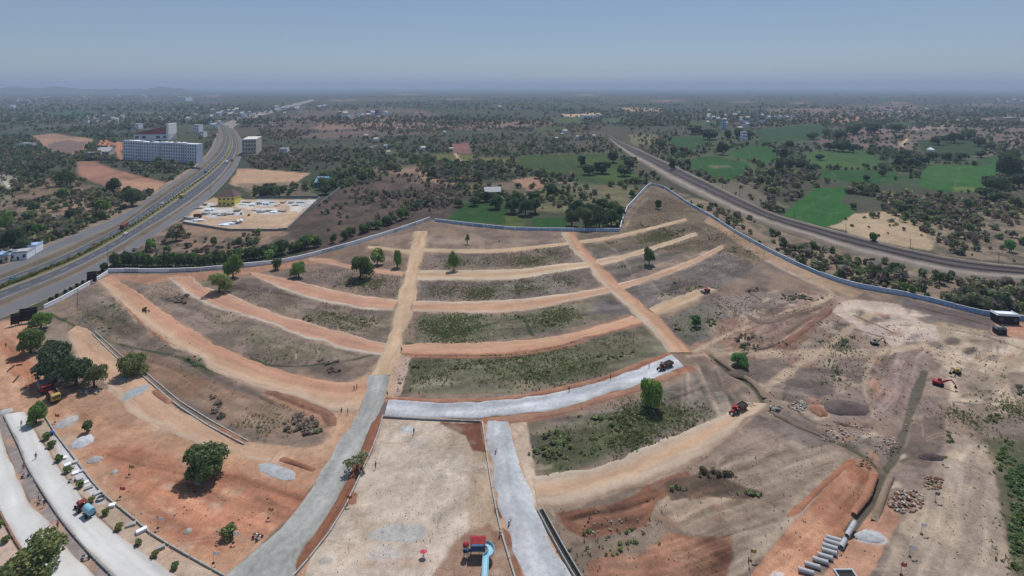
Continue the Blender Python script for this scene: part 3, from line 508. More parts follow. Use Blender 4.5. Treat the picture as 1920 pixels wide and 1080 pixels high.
for reg_, cnt in [([(720, 790), (900, 796), (960, 1080), (590, 1080)], 16), ([(0, 620), (60, 640), (90, 740), (460, 842), (600, 870), (480, 1030), (330, 1060), (90, 790)], 22), ([(1000, 960), (1250, 900), (1440, 770), (1600, 850), (1480, 975), (1380, 1090)], 18), ([(1335, 560), (1560, 545), (1900, 640), (1780, 830), (1440, 770)], 26), ([(1650, 1095), (1790, 830), (1850, 835), (1890, 1095)], 12), ([(250, 540), (758, 518), (720, 668), (520, 685)], 10), ([(985, 800), (1300, 700), (1400, 760), (1000, 890)], 8)]:
    P_ = np.array(reg_, float); lo_, hi_ = P_.min(0), P_.max(0); k_ = 0
    while k_ < cnt:
        x, y = _r.uniform(lo_[0], hi_[0]), _r.uniform(lo_[1], hi_[1])
        if not pip(np.array([[x, y]]), P_)[0]: continue
        k_ += 1; a0 = _r.uniform(0, 6.28); L_ = _r.uniform(30, 90); c_ = _r.choice([(196, 172, 146), (112, 92, 78), (120, 96, 80)]); off = 5.0*(y-HY)/600
        q = [(x+L_*t*math.cos(a0+t*.5), y+.5*L_*t*math.sin(a0+t*.5)) for t in (-.5, -.2, .1, .5)]
        for dy in (-off/2, off/2): lay([(u, v+dy) for u, v in q], c_, .8, .6, .42, line=.9)
# channels
CH1 = [(1734, 690), (1720, 730), (1705, 770), (1690, 820), (1672, 860), (1652, 885), (1635, 930), (1610, 965), (1590, 990)]
CH2 = [(1333, 665), (1362, 692), (1410, 722), (1440, 762), (1490, 790), (1530, 808), (1595, 838), (1650, 872)]
lay(CH1, (98, 92, 76), 1, 2, .95, line=6.5, rel=.0); lay(CH2, (86, 84, 62), 1.2, 2, .9, line=5)
lay([(1560, 575), (1500, 640), (1470, 660)], (128, 94, 74), 1.5, 2, .6, line=6)
for pts, w_ in [([(1345, 690), (1370, 770), (1390, 810)], 4), ([(1310, 690), (1350, 780)], 4), ([(1290, 700), (1292, 770)], 3), ([(1278, 700), (1280, 770)], 3), ([(1350, 470), (1400, 485), (1440, 490), (1455, 500)], 3), ([(1620, 640), (1700, 620)], 3),
                ([(1440, 490), (1500, 520), (1580, 560)], 6), ([(1170, 430), (1190, 395), (1215, 370)], 2), ([(1130, 455), (1165, 480), (1210, 560)], 2), ([(1260, 560), (1230, 540), (1215, 520)], 2), ([(1340, 560), (1385, 600), (1400, 640)], 4), ([(1395, 585), (1370, 640)], 4)]:
    lay(pts, (176, 152, 128), 2.0, 2.0, .5, line=w_*.8)

TRK = [([(1420, 770), (1590, 850), (1480, 975), (1380, 1090), (1280, 1000), (1235, 950), (1330, 880)], (1300, 965), (1560, 872), 1.6, .34), ([(1650, 1095), (1690, 980), (1740, 900), (1790, 830), (1850, 835), (1875, 950), (1892, 1095)], (1725, 1080), (1800, 850), 1.4, .26),
 ([(718, 785), (904, 793), (968, 1100), (565, 1100), (652, 944)], (650, 1060), (860, 850), 4.0, .16), ([(1040, 960), (1150, 945), (1290, 880), (1230, 940), (1210, 990), (1110, 1010)], (1060, 985), (1240, 905), 1.2, .5), ([(1090, 1060), (1260, 1000), (1430, 985), (1360, 1095), (1080, 1100)], (1100, 1075), (1370, 1000), 1.6, .4),
 ([(1270, 690), (1330, 680), (1430, 760), (1380, 800), (1290, 770)], (1310, 690), (1375, 790), 1.2, .36), ([(1395, 1090), (1470, 1000), (1605, 862), (1655, 875), (1590, 985), (1500, 1095)], (1420, 1085), (1630, 870), 1.5, .3), ([(185, 845), (430, 880), (590, 930), (500, 1010), (330, 1010)], (250, 930), (480, 1005), 1.8, .28),
 ([(1330, 660), (1440, 560), (1580, 560), (1500, 650), (1400, 670)], (1360, 655), (1565, 565), 1.5, .4), ([(1090, 470), (1200, 440), (1360, 450), (1420, 500), (1220, 580)], (1120, 505), (1350, 452), 1.6, .28), ([(250, 540), (320, 525), (480, 600), (720, 668), (520, 685), (350, 610)], (300, 560), (600, 660), 1.8, .24),
 ([(395, 545), (470, 520), (600, 565), (735, 583), (722, 640), (520, 580)], (420, 545), (700, 600), 1.8, .24), ([(110, 585), (190, 530), (360, 660), (640, 800), (480, 830), (210, 650)], (200, 600), (560, 780), 1.8, .26), ([(785, 592), (1150, 550), (1180, 586), (960, 636), (775, 643)], (790, 615), (1120, 585), 1.6, .24), ([(765, 672), (1205, 612), (1262, 660), (960, 740), (755, 738)], (780, 705), (1200, 640), 1.6, .24),
 ([(985, 800), (1300, 700), (1400, 760), (1000, 890)], (1000, 850), (1350, 760), 1.4, .26), ([(1600, 655), (1740, 650), (1700, 790), (1620, 790)], (1640, 780), (1720, 660), 1.3, .34), ([(1440, 680), (1600, 670), (1640, 790), (1540, 800), (1440, 750)], (1450, 740), (1630, 760), 2, .34), ([(1740, 655), (1960, 640), (1900, 750), (1780, 755)], (1790, 740), (1900, 660), 1.8, .2),
 ([(1555, 580), (1680, 565), (1800, 600), (1720, 650), (1620, 625)], (1580, 600), (1760, 610), 3, .22), ([(0, 600), (60, 620), (90, 740), (260, 800), (130, 800), (0, 770)], (20, 640), (110, 780), 1.6, .24), ([(790, 530), (960, 528), (1118, 520), (960, 560)], (800, 545), (1100, 530), 1.6, .24)]
def build_ground():
    ys = np.r_[np.arange(1.6, 20, .8), np.arange(20, 100, 1.4), np.arange(100, 930, 2.0), np.arange(930, 1500, 12)]
    xs = np.r_[-np.geomspace(3000, 985, 50)[:-1], np.arange(-985, 986, 2.15), np.geomspace(985, 3000, 50)[1:]]
    YY, XX = np.meshgrid(ys, xs, indexing='ij'); nr, nc = YY.shape
    d = F*H/YY; X = (XX*d/F).ravel(); Y = d.ravel(); sc = Y/F; Pg = np.stack([X, Y], 1)
    # base country: dry scrub, trees and fields mixed by noise in ground coordinates
    n1 = fbm(X, Y, 900, 5); n2 = fbm(X+5000, Y-3000, 260, 5); n3 = fbm(X-900, Y+400, 60, 4)
    ca, cb, cc = A(78, 80, 60), A(100, 88, 73), A(60, 74, 52)
    t = np.clip((n1-.36)/.28, 0, 1)[:, None]; u = np.clip((n2-.42)/.2, 0, 1)[:, None]
    col = (ca*(1-t)+cc*t)*(1-u*.6)+cb*u*.6
    far = np.clip((Y-1200)/1500, 0, 1)[:, None]
    streak = np.clip((fbm(X/2.2, Y, 420, 4)-.52)/.12, 0, 1)[:, None]
    col = col*(1-far*.5)+A(62, 76, 60)*far*.5
    col = col*(1-far*streak*.28)+A(132, 112, 100)*far*streak*.28
    col *= (0.82+0.36*n3)[:, None]
    rel = np.zeros(len(X)); amp_noise = fbm(X*1.0, Y*1.0, 7.0, 4)-.5; amp_far = fbm(X, Y, 45.0, 4)-.5
    nmot = fbm(X+77, Y-31, 9.0, 4); nmotf = fbm(X+77, Y-31, 50.0, 4)
    TZ = np.zeros(len(X))
    for pts, c, soft, amp, a, line, r_, mot in LAY:
        g = GP(pts); m = (g.max(0)-g.min(0)).max()
        pad = (soft+amp+(line or 0)+2)*g[:, 1].max()/F*2
        lo, hi = g.min(0)-pad, g.max(0)+pad
        idx = np.nonzero((X >= lo[0]) & (X <= hi[0]) & (Y >= lo[1]) & (Y <= hi[1]))[0]
        if not len(idx): continue
        Q = Pg[idx]; s = sc[idx]
        if line is None:
            sd = segdist(Q, g)/s; sd = np.where(pip(Q, g), sd, -sd)
        else:
            g2 = catmull(g, max(8, len(g)*6)); sd = line-segdist(Q, g2, False)/s
        nz = np.where(Q[:, 1] < 560, amp_noise[idx], amp_far[idx])
        soft = max(soft, .3)*1.7; k = np.clip((sd+nz*3.6*amp)/soft*.5+.5, 0, 1); k = k*k*(3-2*k)*a
        cc_ = c[None, :]
        if mot is not None:
            q = np.clip((np.where(Q[:, 1] < 560, nmot[idx], nmotf[idx])-.42)/.2, 0, 1)[:, None]; cc_ = c*(1-q)+mot*q
        col[idx] = col[idx]*(1-k[:, None])+cc_*k[:, None]
        if r_ is not None: rel[idx] = rel[idx]*(1-k)+r_*k
    for pts, q0, q1, wl, st in TRK:                   # furrows and vehicle tracks
        g = GP(pts); lo, hi = g.min(0), g.max(0); idx = np.nonzero((X >= lo[0]) & (X <= hi[0]) & (Y >= lo[1]) & (Y <= hi[1]))[0]; Q = Pg[idx]; ins = pip(Q, g); idx = idx[ins]; Q = Q[ins]
        fade = np.clip(segdist(Q, g)/(sc[idx]*14), 0, 1); a_, b_ = np.array(G(*q0)[:2]), np.array(G(*q1)[:2]); u = (b_-a_)/np.linalg.norm(b_-a_); bend = (fbm(Q[:, 0], Q[:, 1], 40, 2)-.5)*9
        al = Q@u; ac = Q@np.array([-u[1], u[0]])+bend; nn = fbm(ac, al/16, wl, 3)-.5; nn2 = fbm(ac+50, al/40, wl*3.5, 2)-.5
        col[idx] *= (1+(nn*3.0+nn2*2.2)*st*fade)[:, None]; rel_t = nn*st*.9*fade; TZ[idx] += rel_t
    # natural mottling of the soil
    near = np.clip(1.4-Y/900, .35, 1)
    col *= (1+(fbm(X, Y, 3.2, 3)-.5)*.42*near+(fbm(X, Y, 22, 3)-.5)*.30)[:, None]
    z = rel*((fbm(X, Y, 4.0, 4)-.5)*2.4+(fbm(X+31, Y-7, 13.0, 3)-.5)*2.6)+TZ
    keep = np.ones(len(X))
    for r in ROADPOLY:                                # level the ground under the roads
        lo, hi = r.min(0)-3, r.max(0)+3
        idx = np.nonzero((X >= lo[0]) & (X <= hi[0]) & (Y >= lo[1]) & (Y <= hi[1]))[0]
        if len(idx):
            ins = pip(Pg[idx], r); dd = segdist(Pg[idx], r)
            keep[idx] = np.minimum(keep[idx], np.where(ins, 0, np.clip(dd/2.5, 0, 1)))
    z *= keep
    for pts, depth, wid in ((CH1, 1.1, 2.6), (CH2, .8, 1.6)):
        g = catmull(GP(pts), 60); dd = segdist(Pg, g, False) if False else None
        lo, hi = g.min(0)-5, g.max(0)+5
        idx = np.nonzero((X >= lo[0]) & (X <= hi[0]) & (Y >= lo[1]) & (Y <= hi[1]))[0]
        dd = segdist(Pg[idx], g, False); z[idx] -= depth*np.clip(1.4-dd/wid, 0, 1)
    v = np.stack([X, Y, z], 1)
    i = np.arange(nr*nc).reshape(nr, nc)
    f = np.stack([i[:-1, :-1].ravel(), i[1:, :-1].ravel(), i[1:, 1:].ravel(), i[:-1, 1:].ravel()], 1)[:, ::-1]
    return tag(mesh_np('ground', v, f, 'soil', col), kind='structure')

# ------------------------------------------------------------------ roads as raised ribbons
ROADPOLY = []
def ribbon(name, up, lo, cols, z=.16, mat='dirt_road', step=None, prof=None, jit=.9, skirt=.6, mark=None, kind='structure', nz=1.0, zfun=None, parent=None):
    """up/lo: the two edges in photo pixels; cols: [(t, colour)] across; the ribbon is a solid bed with sloping sides"""
    a, b = GP(up), GP(lo)
    L = max(np.sqrt(((a[1:]-a[:-1])**2).sum(1)).sum(), np.sqrt(((b[1:]-b[:-1])**2).sum(1)).sum())
    n = int(np.clip(L/(step or 1.2), 8, 420)); a = catmull(a, n); b = catmull(b, n)
    ROADPOLY.append(np.vstack([a[::max(1, n//40)], b[::-1][::max(1, n//40)]]))
    if mat == 'dirt_road':                            # loose soil spilled past both edges
        e_ = tuple(np.mean([c[1] for c in cols], 0)*.95)
        for ed in (up, lo): lay(ed, e_, 2.5, 4.0, .6, line=2.6)
    m = 14; T = np.linspace(0, 1, m)
    s = np.arange(n)/n*L
    wd = np.sqrt(((a-b)**2).sum(1))
    ja = (fbm(s, s*0+3, 9, 5)-.5)*2*jit/np.maximum(wd, .5)*2; jb = (fbm(s, s*0+43, 9, 5)-.5)*2*jit/np.maximum(wd, .5)*2
    Tm = T[None, :]*(1+jb-ja)[:, None]+ja[:, None] if True else T
    pts = a[:, None, :]*(1-Tm[..., None])+b[:, None, :]*Tm[..., None]
    ct = np.array([c[0] for c in cols]); cv = np.array([A(*c[1]) for c in cols])
    X, Y = pts[..., 0], pts[..., 1]
    tn = np.clip(T[None, :]+(fbm(X, Y, 5.0, 3)-.5)*.16*nz, 0, 1)
    C = np.stack([np.interp(tn, ct, cv[:, k]) for k in range(3)], -1)
    C *= (1+(fbm(X+9, Y, 14, 4)-.5)*.30*nz)[..., None]; C *= (1+(fbm(T[None, :]*wd[:, None]+0*X, s[:, None]/18+0*X, 1.3, 3)-.5)*(.5 if mat in ('gravel', 'dirt_road') else .34))[..., None]
    zz = np.full(X.shape, z)+0.06*np.sin(np.pi*T)[None, :]+(fbm(X, Y, 3, 2)-.5)*.05*nz
    # skirts
    wv = (b-a)/np.maximum(wd, .1)[:, None]
    sl = pts[:, :1]-wv[:, None]*skirt; sr = pts[:, -1:]+wv[:, None]*skirt
    XY = np.concatenate([sl, pts, sr], 1); Z = np.concatenate([np.full((n, 1), -.35), zz, np.full((n, 1), -.35)], 1); CC = np.concatenate([C[:, :1], C, C[:, -1:]], 1)
    M2 = m+2; v = np.concatenate([XY.reshape(-1, 2), Z.reshape(-1, 1)], 1)
    i = np.arange(n*M2).reshape(n, M2)
    f = np.stack([i[:-1, :-1].ravel(), i[1:, :-1].ravel(), i[1:, 1:].ravel(), i[:-1, 1:].ravel()], 1)
    e1 = v[f[0, 1]]-v[f[0, 0]]; e2 = v[f[0, 3]]-v[f[0, 0]]
    if np.cross(e1, e2)[2] < 0: f = f[:, ::-1]
    o = mesh_np(name, v, f, mat, CC.reshape(-1, 3), parent=parent, smooth=True)
    if parent is None: tag(o, kind=kind)
    return o, a, b
OR = [(0, (206, 186, 162)), (.10, (206, 184, 158)), (.22, (200, 158, 126)), (.5, (196, 150, 116)), (.8, (200, 156, 122)), (.9, (202, 172, 144)), (1, (196, 168, 144))]
TAN = [(0, (200, 172, 140)), (.2, (204, 174, 138)), (.5, (200, 164, 126)), (.8, (204, 172, 136)), (1, (190, 160, 130))]
SALM = [(0, (204, 178, 154)), (.1, (200, 152, 122)), (.5, (198, 146, 116)), (.82, (200, 150, 120)), (.92, (200, 184, 162)), (1, (196, 180, 160))]
def roads():
    R = ribbon
    R('dirt_road', [(779, 434), (771, 470), (761, 510), (745, 570), (735, 620), (724, 650), (711, 672), (696, 704)], [(801, 434), (794, 470), (784, 510), (775, 570), (757, 620), (752, 650), (749, 672), (731, 704)], TAN, z=.22)
    R('dirt_road', [(752, 650), (805, 645), (880, 644), (960, 641), (1035, 632), (1110, 615), (1185, 592)], [(752, 664), (805, 667), (900, 666), (960, 663), (1035, 651), (1110, 631), (1210, 606)], OR[2:5] and [(0, (204, 160, 126)), (.5, (200, 152, 116)), (.85, (202, 152, 118)), (1, (176, 118, 90))], z=.16)
    R('dirt_road', [(1217, 580), (1260, 561), (1302, 546), (1330, 540)], [(1232, 592), (1285, 572), (1322, 552), (1345, 544)], TAN, z=.15)
    R('dirt_road', [(776, 566), (880, 566), (960, 563), (1035, 554), (1095, 546), (1150, 535), (1210, 519), (1285, 492), (1355, 460)], [(772, 584), (905, 587), (960, 585), (1035, 573), (1085, 561), (1155, 546), (1210, 528), (1285, 502), (1358, 466)], OR, z=.17)
    R('dirt_road', [(785, 508), (960, 506), (1035, 497), (1100, 491), (1160, 480), (1210, 466), (1305, 436)], [(780, 525), (855, 526), (960, 524), (1035, 512), (1110, 500), (1160, 489), (1222, 470), (1308, 441)], [(0, (206, 186, 158)), (.25, (200, 172, 138)), (.5, (198, 158, 122)), (.8, (206, 182, 150)), (1, (204, 186, 158))], z=.18)
    R('dirt_road', [(790, 467), (917, 468), (960, 465), (1060, 455), (1160, 440), (1285, 410)], [(790, 473), (917, 475), (960, 472), (1060, 460), (1160, 446), (1288, 414)], TAN, z=.15)
    R('dirt_road', [(1054, 436), (1067, 460), (1100, 495), (1120, 525), (1140, 542), (1157, 556), (1185, 586), (1210, 608), (1238, 636), (1256, 662)], [(1076, 436), (1090, 460), (1120, 492), (1157, 530), (1177, 550), (1200, 568), (1216, 580), (1240, 602), (1270, 634), (1298, 662)], [(0, (196, 180, 160)), (.22, (200, 168, 138)), (.4, (200, 156, 122)), (.85, (198, 148, 114)), (1, (184, 132, 100))], z=.20)
    R('dirt_road', [(330, 519), (357, 521), (385, 540), (425, 550), (480, 574), (555, 600), (630, 620), (692, 638), (728, 647)], [(316, 521), (350, 550), (400, 575), (480, 598), (555, 626), (630, 650), (692, 663), (724, 668)], SALM, z=.16)
    R('dirt_road', [(468, 511), (530, 522), (605, 540), (680, 555), (748, 563)], [(472, 517), (542, 547), (605, 565), (680, 579), (736, 582)], SALM, z=.17)
    R('dirt_road', [(577, 485), (617, 486), (655, 497), (757, 510)], [(580, 490), (630, 499), (697, 511), (755, 518)], [(0, (196, 150, 120)), (.5, (200, 152, 120)), (1, (190, 150, 120))], z=.15)
    R('dirt_road', [(690, 462), (720, 464), (772, 470)], [(690, 466), (720, 469), (770, 476)], TAN, z=.14)
    R('dirt_road', [(206, 517), (250, 545), (300, 580), (375, 630), (425, 656), (480, 680), (505, 690), (600, 712), (655, 720), (695, 712)], [(183, 527), (225, 570), (275, 612), (325, 650), (355, 660), (400, 692), (480, 727), (555, 745), (625, 772), (672, 772)], [(0, (198, 148, 116)), (.3, (198, 144, 112)), (.55, (200, 156, 120)), (.85, (204, 172, 140)), (1, (190, 160, 136))], z=.18)
    R('dirt_road', [(142, 612), (172, 627), (220, 676), (265, 706), (325, 760), (390, 802), (457, 836), (520, 846)], [(126, 624), (150, 672), (200, 716), (250, 772), (300, 797), (360, 822), (440, 850), (510, 862)], [(0, (196, 160, 128)), (.3, (200, 160, 126)), (.7, (200, 158, 124)), (1, (198, 170, 142))], z=.12, skirt=1.2)
    R('dirt_road', [(1000, 898), (1047, 892), (1135, 872), (1210, 842), (1285, 810), (1335, 788), (1372, 770), (1402, 755)], [(1008, 950), (1085, 946), (1172, 917), (1247, 890), (1310, 860), (1370, 812), (1405, 785), (1442, 758)], [(0, (198, 182, 160)), (.25, (200, 168, 138)), (.45, (206, 164, 128)), (.6, (206, 172, 138)), (.85, (196, 174, 150)), (1, (168, 138, 112))], z=.14, skirt=1.0)
    GRV = [(0, (176, 176, 168)), (.3, (166, 166, 160)), (.6, (180, 178, 172)), (1, (162, 160, 152))]
    R('gravel_road', [(695, 704), (683, 745), (670, 780), (650, 811), (615, 872), (587, 915), (555, 960), (517, 1002), (480, 1030), (415, 1085), (380, 1110)], [(730, 704), (724, 735), (716, 765), (704, 785), (690, 812), (668, 868), (637, 922), (621, 950), (592, 1000), (569, 1027), (548, 1080), (540, 1110)], GRV, z=.2, mat='gravel', nz=1.4)
    R('gravel_road', [(728, 752), (805, 756), (960, 751), (1067, 732), (1145, 710), (1185, 697), (1232, 676), (1262, 668)], [(721, 778), (795, 783), (850, 784), (960, 777), (1047, 766), (1122, 743), (1197, 720), (1247, 703), (1280, 685)], [(0, (198, 200, 204)), (.3, (178, 182, 188)), (.6, (204, 206, 210)), (1, (186, 188, 190))], z=.21, mat='gravel', nz=2.4)
    R('gravel_road', [(917, 790), (920, 835), (930, 922), (950, 972), (958, 1000), (967, 1024), (985, 1080), (992, 1110)], [(952, 790), (960, 822), (976, 872), (992, 922), (1010, 965), (1035, 1022), (1066, 1074), (1085, 1110)], [(0, (190, 192, 194)), (.3, (200, 200, 200)), (.7, (182, 186, 190)), (1, (196, 196, 196))], z=.19, mat='gravel', nz=2.2)
    WH = [(0, (188, 168, 146)), (.05, (206, 200, 190)), (.15, (220, 219, 216)), (.6, (220, 217, 210)), (.94, (208, 204, 198)), (1, (190, 170, 148))]
    R('concrete_road', [(8, 778), (35, 835), (52, 878), (84, 930), (114, 975), (147, 1015), (179, 1050), (202, 1072), (228, 1100), (245, 1118)], [(47, 773), (70, 817), (95, 855), (115, 885), (140, 917), (170, 960), (200, 985), (237, 1017), (275, 1042), (330, 1080), (380, 1112)], WH, z=.2, mat='concrete_road', nz=1.0, jit=.45)
    R('concrete_road', [(-30, 800), (-20, 880), (0, 961), (15, 990), (33, 1023), (60, 1060), (100, 1110)], [(-6, 795), (12, 847), (23, 878), (40, 912), (58, 950), (84, 974), (109, 1010), (142, 1046), (172, 1080), (200, 1110)], WH, z=.2, mat='concrete_road', nz=1.0, jit=.45)
    # ---- highway
    AS = [(0, (124, 120, 116)), (.08, (92, 94, 100)), (.5, (82, 85, 94)), (.92, (94, 96, 100)), (1, (126, 120, 114))]
    AS2 = [(0, (140, 130, 120)), (.1, (118, 117, 118)), (.5, (112, 112, 116)), (.92, (118, 116, 116)), (1, (140, 130, 118))]
    s1u = [(-60, 524), (0, 502), (62, 475), (125, 446), (200, 416), (250, 391), (312, 350), (362, 317), (398, 281), (410, 250), (404, 230)]
    s1l = [(-60, 534), (0, 512), (75, 481), (150, 449), (225, 415), (275, 380), (332, 341), (376, 312), (406, 281), (417, 254), (410, 232)]
    c1u = [(-60, 549), (0, 527), (75, 499), (150, 466), (225, 426), (270, 396), (325, 358), (384, 316), (416, 282), (424, 255), (414, 234)]
    c1l = [(-60, 562), (0, 540), (75, 512), (150, 480), (225, 438), (287, 399), (350, 353), (400, 316), (425, 286), (431, 259), (421, 235)]
    c2u = [(-60, 570), (0, 548), (75, 520), (150, 487), (225, 446), (295, 401), (354, 359), (404, 319), (430, 289), (436, 262), (424, 236)]
    c2l = [(-60, 588), (0, 565), (75, 535), (150, 501), (225, 461), (275, 430), (320, 403), (372, 367), (414, 330), (437, 297), (443, 268), (429, 238)]
    s2u = [(-60, 608), (0, 585), (75, 551), (150, 517), (190, 495), (225, 477), (275, 445), (337, 402), (387, 365), (430, 320), (445, 293), (448, 268), (436, 242)]
    s2l = [(-60, 622), (0, 598), (75, 566), (125, 543), (175, 516), (200, 501), (250, 471), (312, 427), (352, 404), (402, 363), (439, 321), (452, 293), (455, 266), (441, 243)]
    s1l = [(x, y+4*(y-HY)/330) for x, y in s1l]; s2u = [(x, y-6*(y-HY)/330) for x, y in s2u]
    ribbon('service_road', s1u, s1l, AS2, z=.3, mat='asphalt', nz=.5, jit=.1, step=2.5)
    ribbon('service_road', s2u, s2l, AS2, z=.3, mat='asphalt', nz=.5, jit=.1, step=2.5)
    o1, a1, b1 = ribbon('highway', c1u, c1l, AS, z=.8, mat='asphalt', nz=.4, jit=.05, step=2.5, skirt=1.0)
    o2, a2, b2 = ribbon('highway', c2u, c2l, AS, z=.8, mat='asphalt', nz=.4, jit=.05, step=2.5, skirt=1.0)
    ribbon('road_median', c1l, c2u, [(0, (150, 140, 100)), (.3, (112, 112, 62)), (.7, (110, 108, 60)), (1, (150, 136, 104))], z=.95, mat='soil', nz=1.2, jit=.1, step=2.5, skirt=.05)
    ribbon('verge', s1l, c1u, [(0, (134, 114, 94)), (.5, (104, 96, 78)), (1, (124, 112, 94))], z=.2, mat='soil', nz=1.8, jit=.3, step=2.5, skirt=.02)
    ribbon('verge', c2l, s2u, [(0, (122, 110, 94)), (.5, (110, 98, 82)), (1, (138, 114, 92))], z=.2, mat='soil', nz=1.8, jit=.3, step=2.5, skirt=.02)
    ribbon('verge', [(-60, 516), (0, 494), (62, 466), (125, 438), (200, 408), (250, 383), (312, 343), (360, 311), (393, 281), (406, 250)], s1u[:-1], [(0, (156, 132, 108)), (1, (146, 130, 112))], z=.12, mat='soil', nz=1.5, jit=.4, step=3, skirt=.3)
    for (a, b, o) in ((a1, b1, o1), (a2, b2, o2)):                  # painted edge lines and lane dashes
        for t0, t1, dash in ((.045, .065, 0), (.935, .955, 0), (.49, .51, 1)):
            n = len(a); p = a*(1-t0)+b*t0; q = a*(1-t1)+b*t1; zz = .8+.06*math.sin(math.pi*(t0+t1)/2)+.05
            v = []; f = []
            for i in range(n-1):
                if dash and (i//2) % 2: continue
                k = len(v); v += [(*p[i], zz), (*q[i], zz), (*q[i+1], zz), (*p[i+1], zz)]; f.append((k, k+1, k+2, k+3))
            mk = mesh_np('road_marking', v, f, 'marking', parent=o)
    # far stretches
    ribbon('highway', [(414, 234), (425, 229), (462, 216), (520, 202), (585, 186)], [(436, 242), (445, 234), (478, 221), (530, 206), (592, 188)], [(0, (150, 138, 128)), (.5, (140, 134, 132)), (1, (150, 138, 128))], z=.4, mat='asphalt', nz=.4, jit=.2, step=12)
    ribbon('dirt_road', [(1052, 214), (1088, 214), (1120, 210)], [(1058, 218), (1092, 220), (1128, 215)], TAN, z=.4, nz=1, step=12)
    ribbon('dirt_road', [(852, 288), (860, 302), (868, 312)], [(856, 288), (864, 301), (872, 311)], TAN, z=.3, nz=1, step=4)
    ribbon('dirt_road', [(1690, 275), (1694, 265), (1700, 260)], [(1695, 275), (1699, 266), (1704, 261)], TAN, z=.3, nz=1, step=4)
    ribbon('dirt_road', [(0, 328), (12, 340), (22, 352)], [(0, 338), (8, 346), (16, 356)], [(0, (190, 184, 172)), (1, (180, 172, 160))], z=.2, nz=1, step=3)
    # ---- railway bed
    ru = [(1136, 251), (1160, 265), (1210, 287), (1285, 322), (1360, 359), (1440, 398), (1515, 421), (1590, 441), (1665, 461), (1740, 478), (1815, 491), (1920, 503), (2060, 511)]
    rl = [(1142, 261), (1172, 286), (1210, 309), (1260, 339), (1335, 377), (1410, 411), (1515, 446), (1590, 470), (1665, 489), (1740, 506), (1815, 520), (1920, 528), (2060, 537)]
    o, a, b = ribbon('railway_bed', ru, rl, [(0, (158, 141, 124)), (.12, (116, 105, 98)), (.18, (84, 79, 80)), (.36, (88, 82, 82)), (.43, (108, 100, 97)), (.49, (86, 80, 80)), (.66, (88, 82, 81)), (.72, (142, 129, 118)), (.85, (164, 151, 138)), (1, (136, 122, 108))], z=1.2, mat='gravel', nz=.5, jit=.3, step=2.5, skirt=4.0)
    tr = empty('railway_track', (0, 0, 0)); tr2 = empty('railway_track', (0, 0, 0))
    for root, tc, lab in ((tr, .26, 'dark railway track on the far side of the ballast bed'), (tr2, .56, 'dark railway track on the near side of the ballast bed')):
        wv = (b-a); wl = np.sqrt((wv**2).sum(1))[:, None]; nrm = wv/wl; c = a*(1-tc)+b*tc; zz = 1.2+.06*math.sin(math.pi*tc)
        tag(root, lab, 'railway track')
        for sgn in (-.84, .84):
            p = c+nrm*(sgn-.06); q = c+nrm*(sgn+.06); n = len(p)
            v = np.concatenate([np.c_[p, np.full(n, zz+.28)], np.c_[q, np.full(n, zz+.28)], np.c_[p, np.full(n, zz)], np.c_[q, np.full(n, zz)]]); i = np.arange(n-1)
            f = np.concatenate([np.stack([i, i+1, n+i+1, n+i], 1), np.stack([i, 2*n+i, 2*n+i+1, i+1], 1), np.stack([n+i, n+i+1, 3*n+i+1, 3*n+i], 1)])
            mesh_np('rail', v, f, 'rail', parent=root)
        # sleepers: far too many and too small to pick apart
        g = catmull(c, int(len(c)*2.2)); V_, Fq = [], []
        for i in range(len(g)-1):
            t = g[i+1]-g[i]; t = t/max(np.linalg.norm(t), 1e-6); nn = np.array([-t[1], t[0]])
            for sx, sy in ((-1, -1), (1, -1), (1, 1), (-1, 1)): V_.append((*(g[i]+nn*1.35*sx+t*.14*sy), zz+.13))
            Fq.append((4*i, 4*i+1, 4*i+2, 4*i+3))
        s_ = mesh_np('sleeper_bed', V_, Fq, 'rail', parent=root); s_['kind'] = 'stuff'
    return a, b
RAIL_A, RAIL_B = roads()
GROUND = build_ground()
# wide sheet beyond, to the horizon on every side
cs = A(104, 100, 84)
gv = np.array([(-68000, -68000, -1.6), (68000, -68000, -1.6), (68000, 68000, -1.6), (-68000, 68000, -1.6)], float)
tag(mesh_np('terrain', gv, [(0, 1, 2, 3)], 'soil', np.tile(cs, (4, 1))), kind='structure')
# hills on the horizon
def hills(name, x0, x1, dist, peaks, base):
    n, m = 90, 12; xs = np.linspace(x0, x1, n); v = []; c = []
    for j in range(m):
        t = j/(m-1); prof = math.sin(math.pi*t)**.8
        for i in range(n):
            hh = base
            for px, h, wd in peaks: hh += h*math.exp(-((xs[i]-px)/wd)**2)
            hh *= prof*(0.8+.4*float(fbm(np.array([xs[i]*3.0]), np.array([t*40.]), 25, 3)[0]))
            edge = min(1, (i+.01)/12, (n-1-i)/12)
            dd = dist*(1+.12*(t-.5)); v.append(((xs[i]-CX)*dd/F, dd, -2+hh*edge)); c.append(A(88, 88, 74))
    f = [(j*n+i, j*n+i+1, (j+1)*n+i+1, (j+1)*n+i) for j in range(m-1) for i in range(n-1)]
    tag(mesh_np(name, v, f, 'soil', np.array(c), smooth=True), kind='structure')
hills('hills', -60, 400, 9500, [(22, 50, 26), (60, 18, 12), (100, 58, 18), (130, 28, 14), (300, 44, 16), (330, 16, 14)], 64)
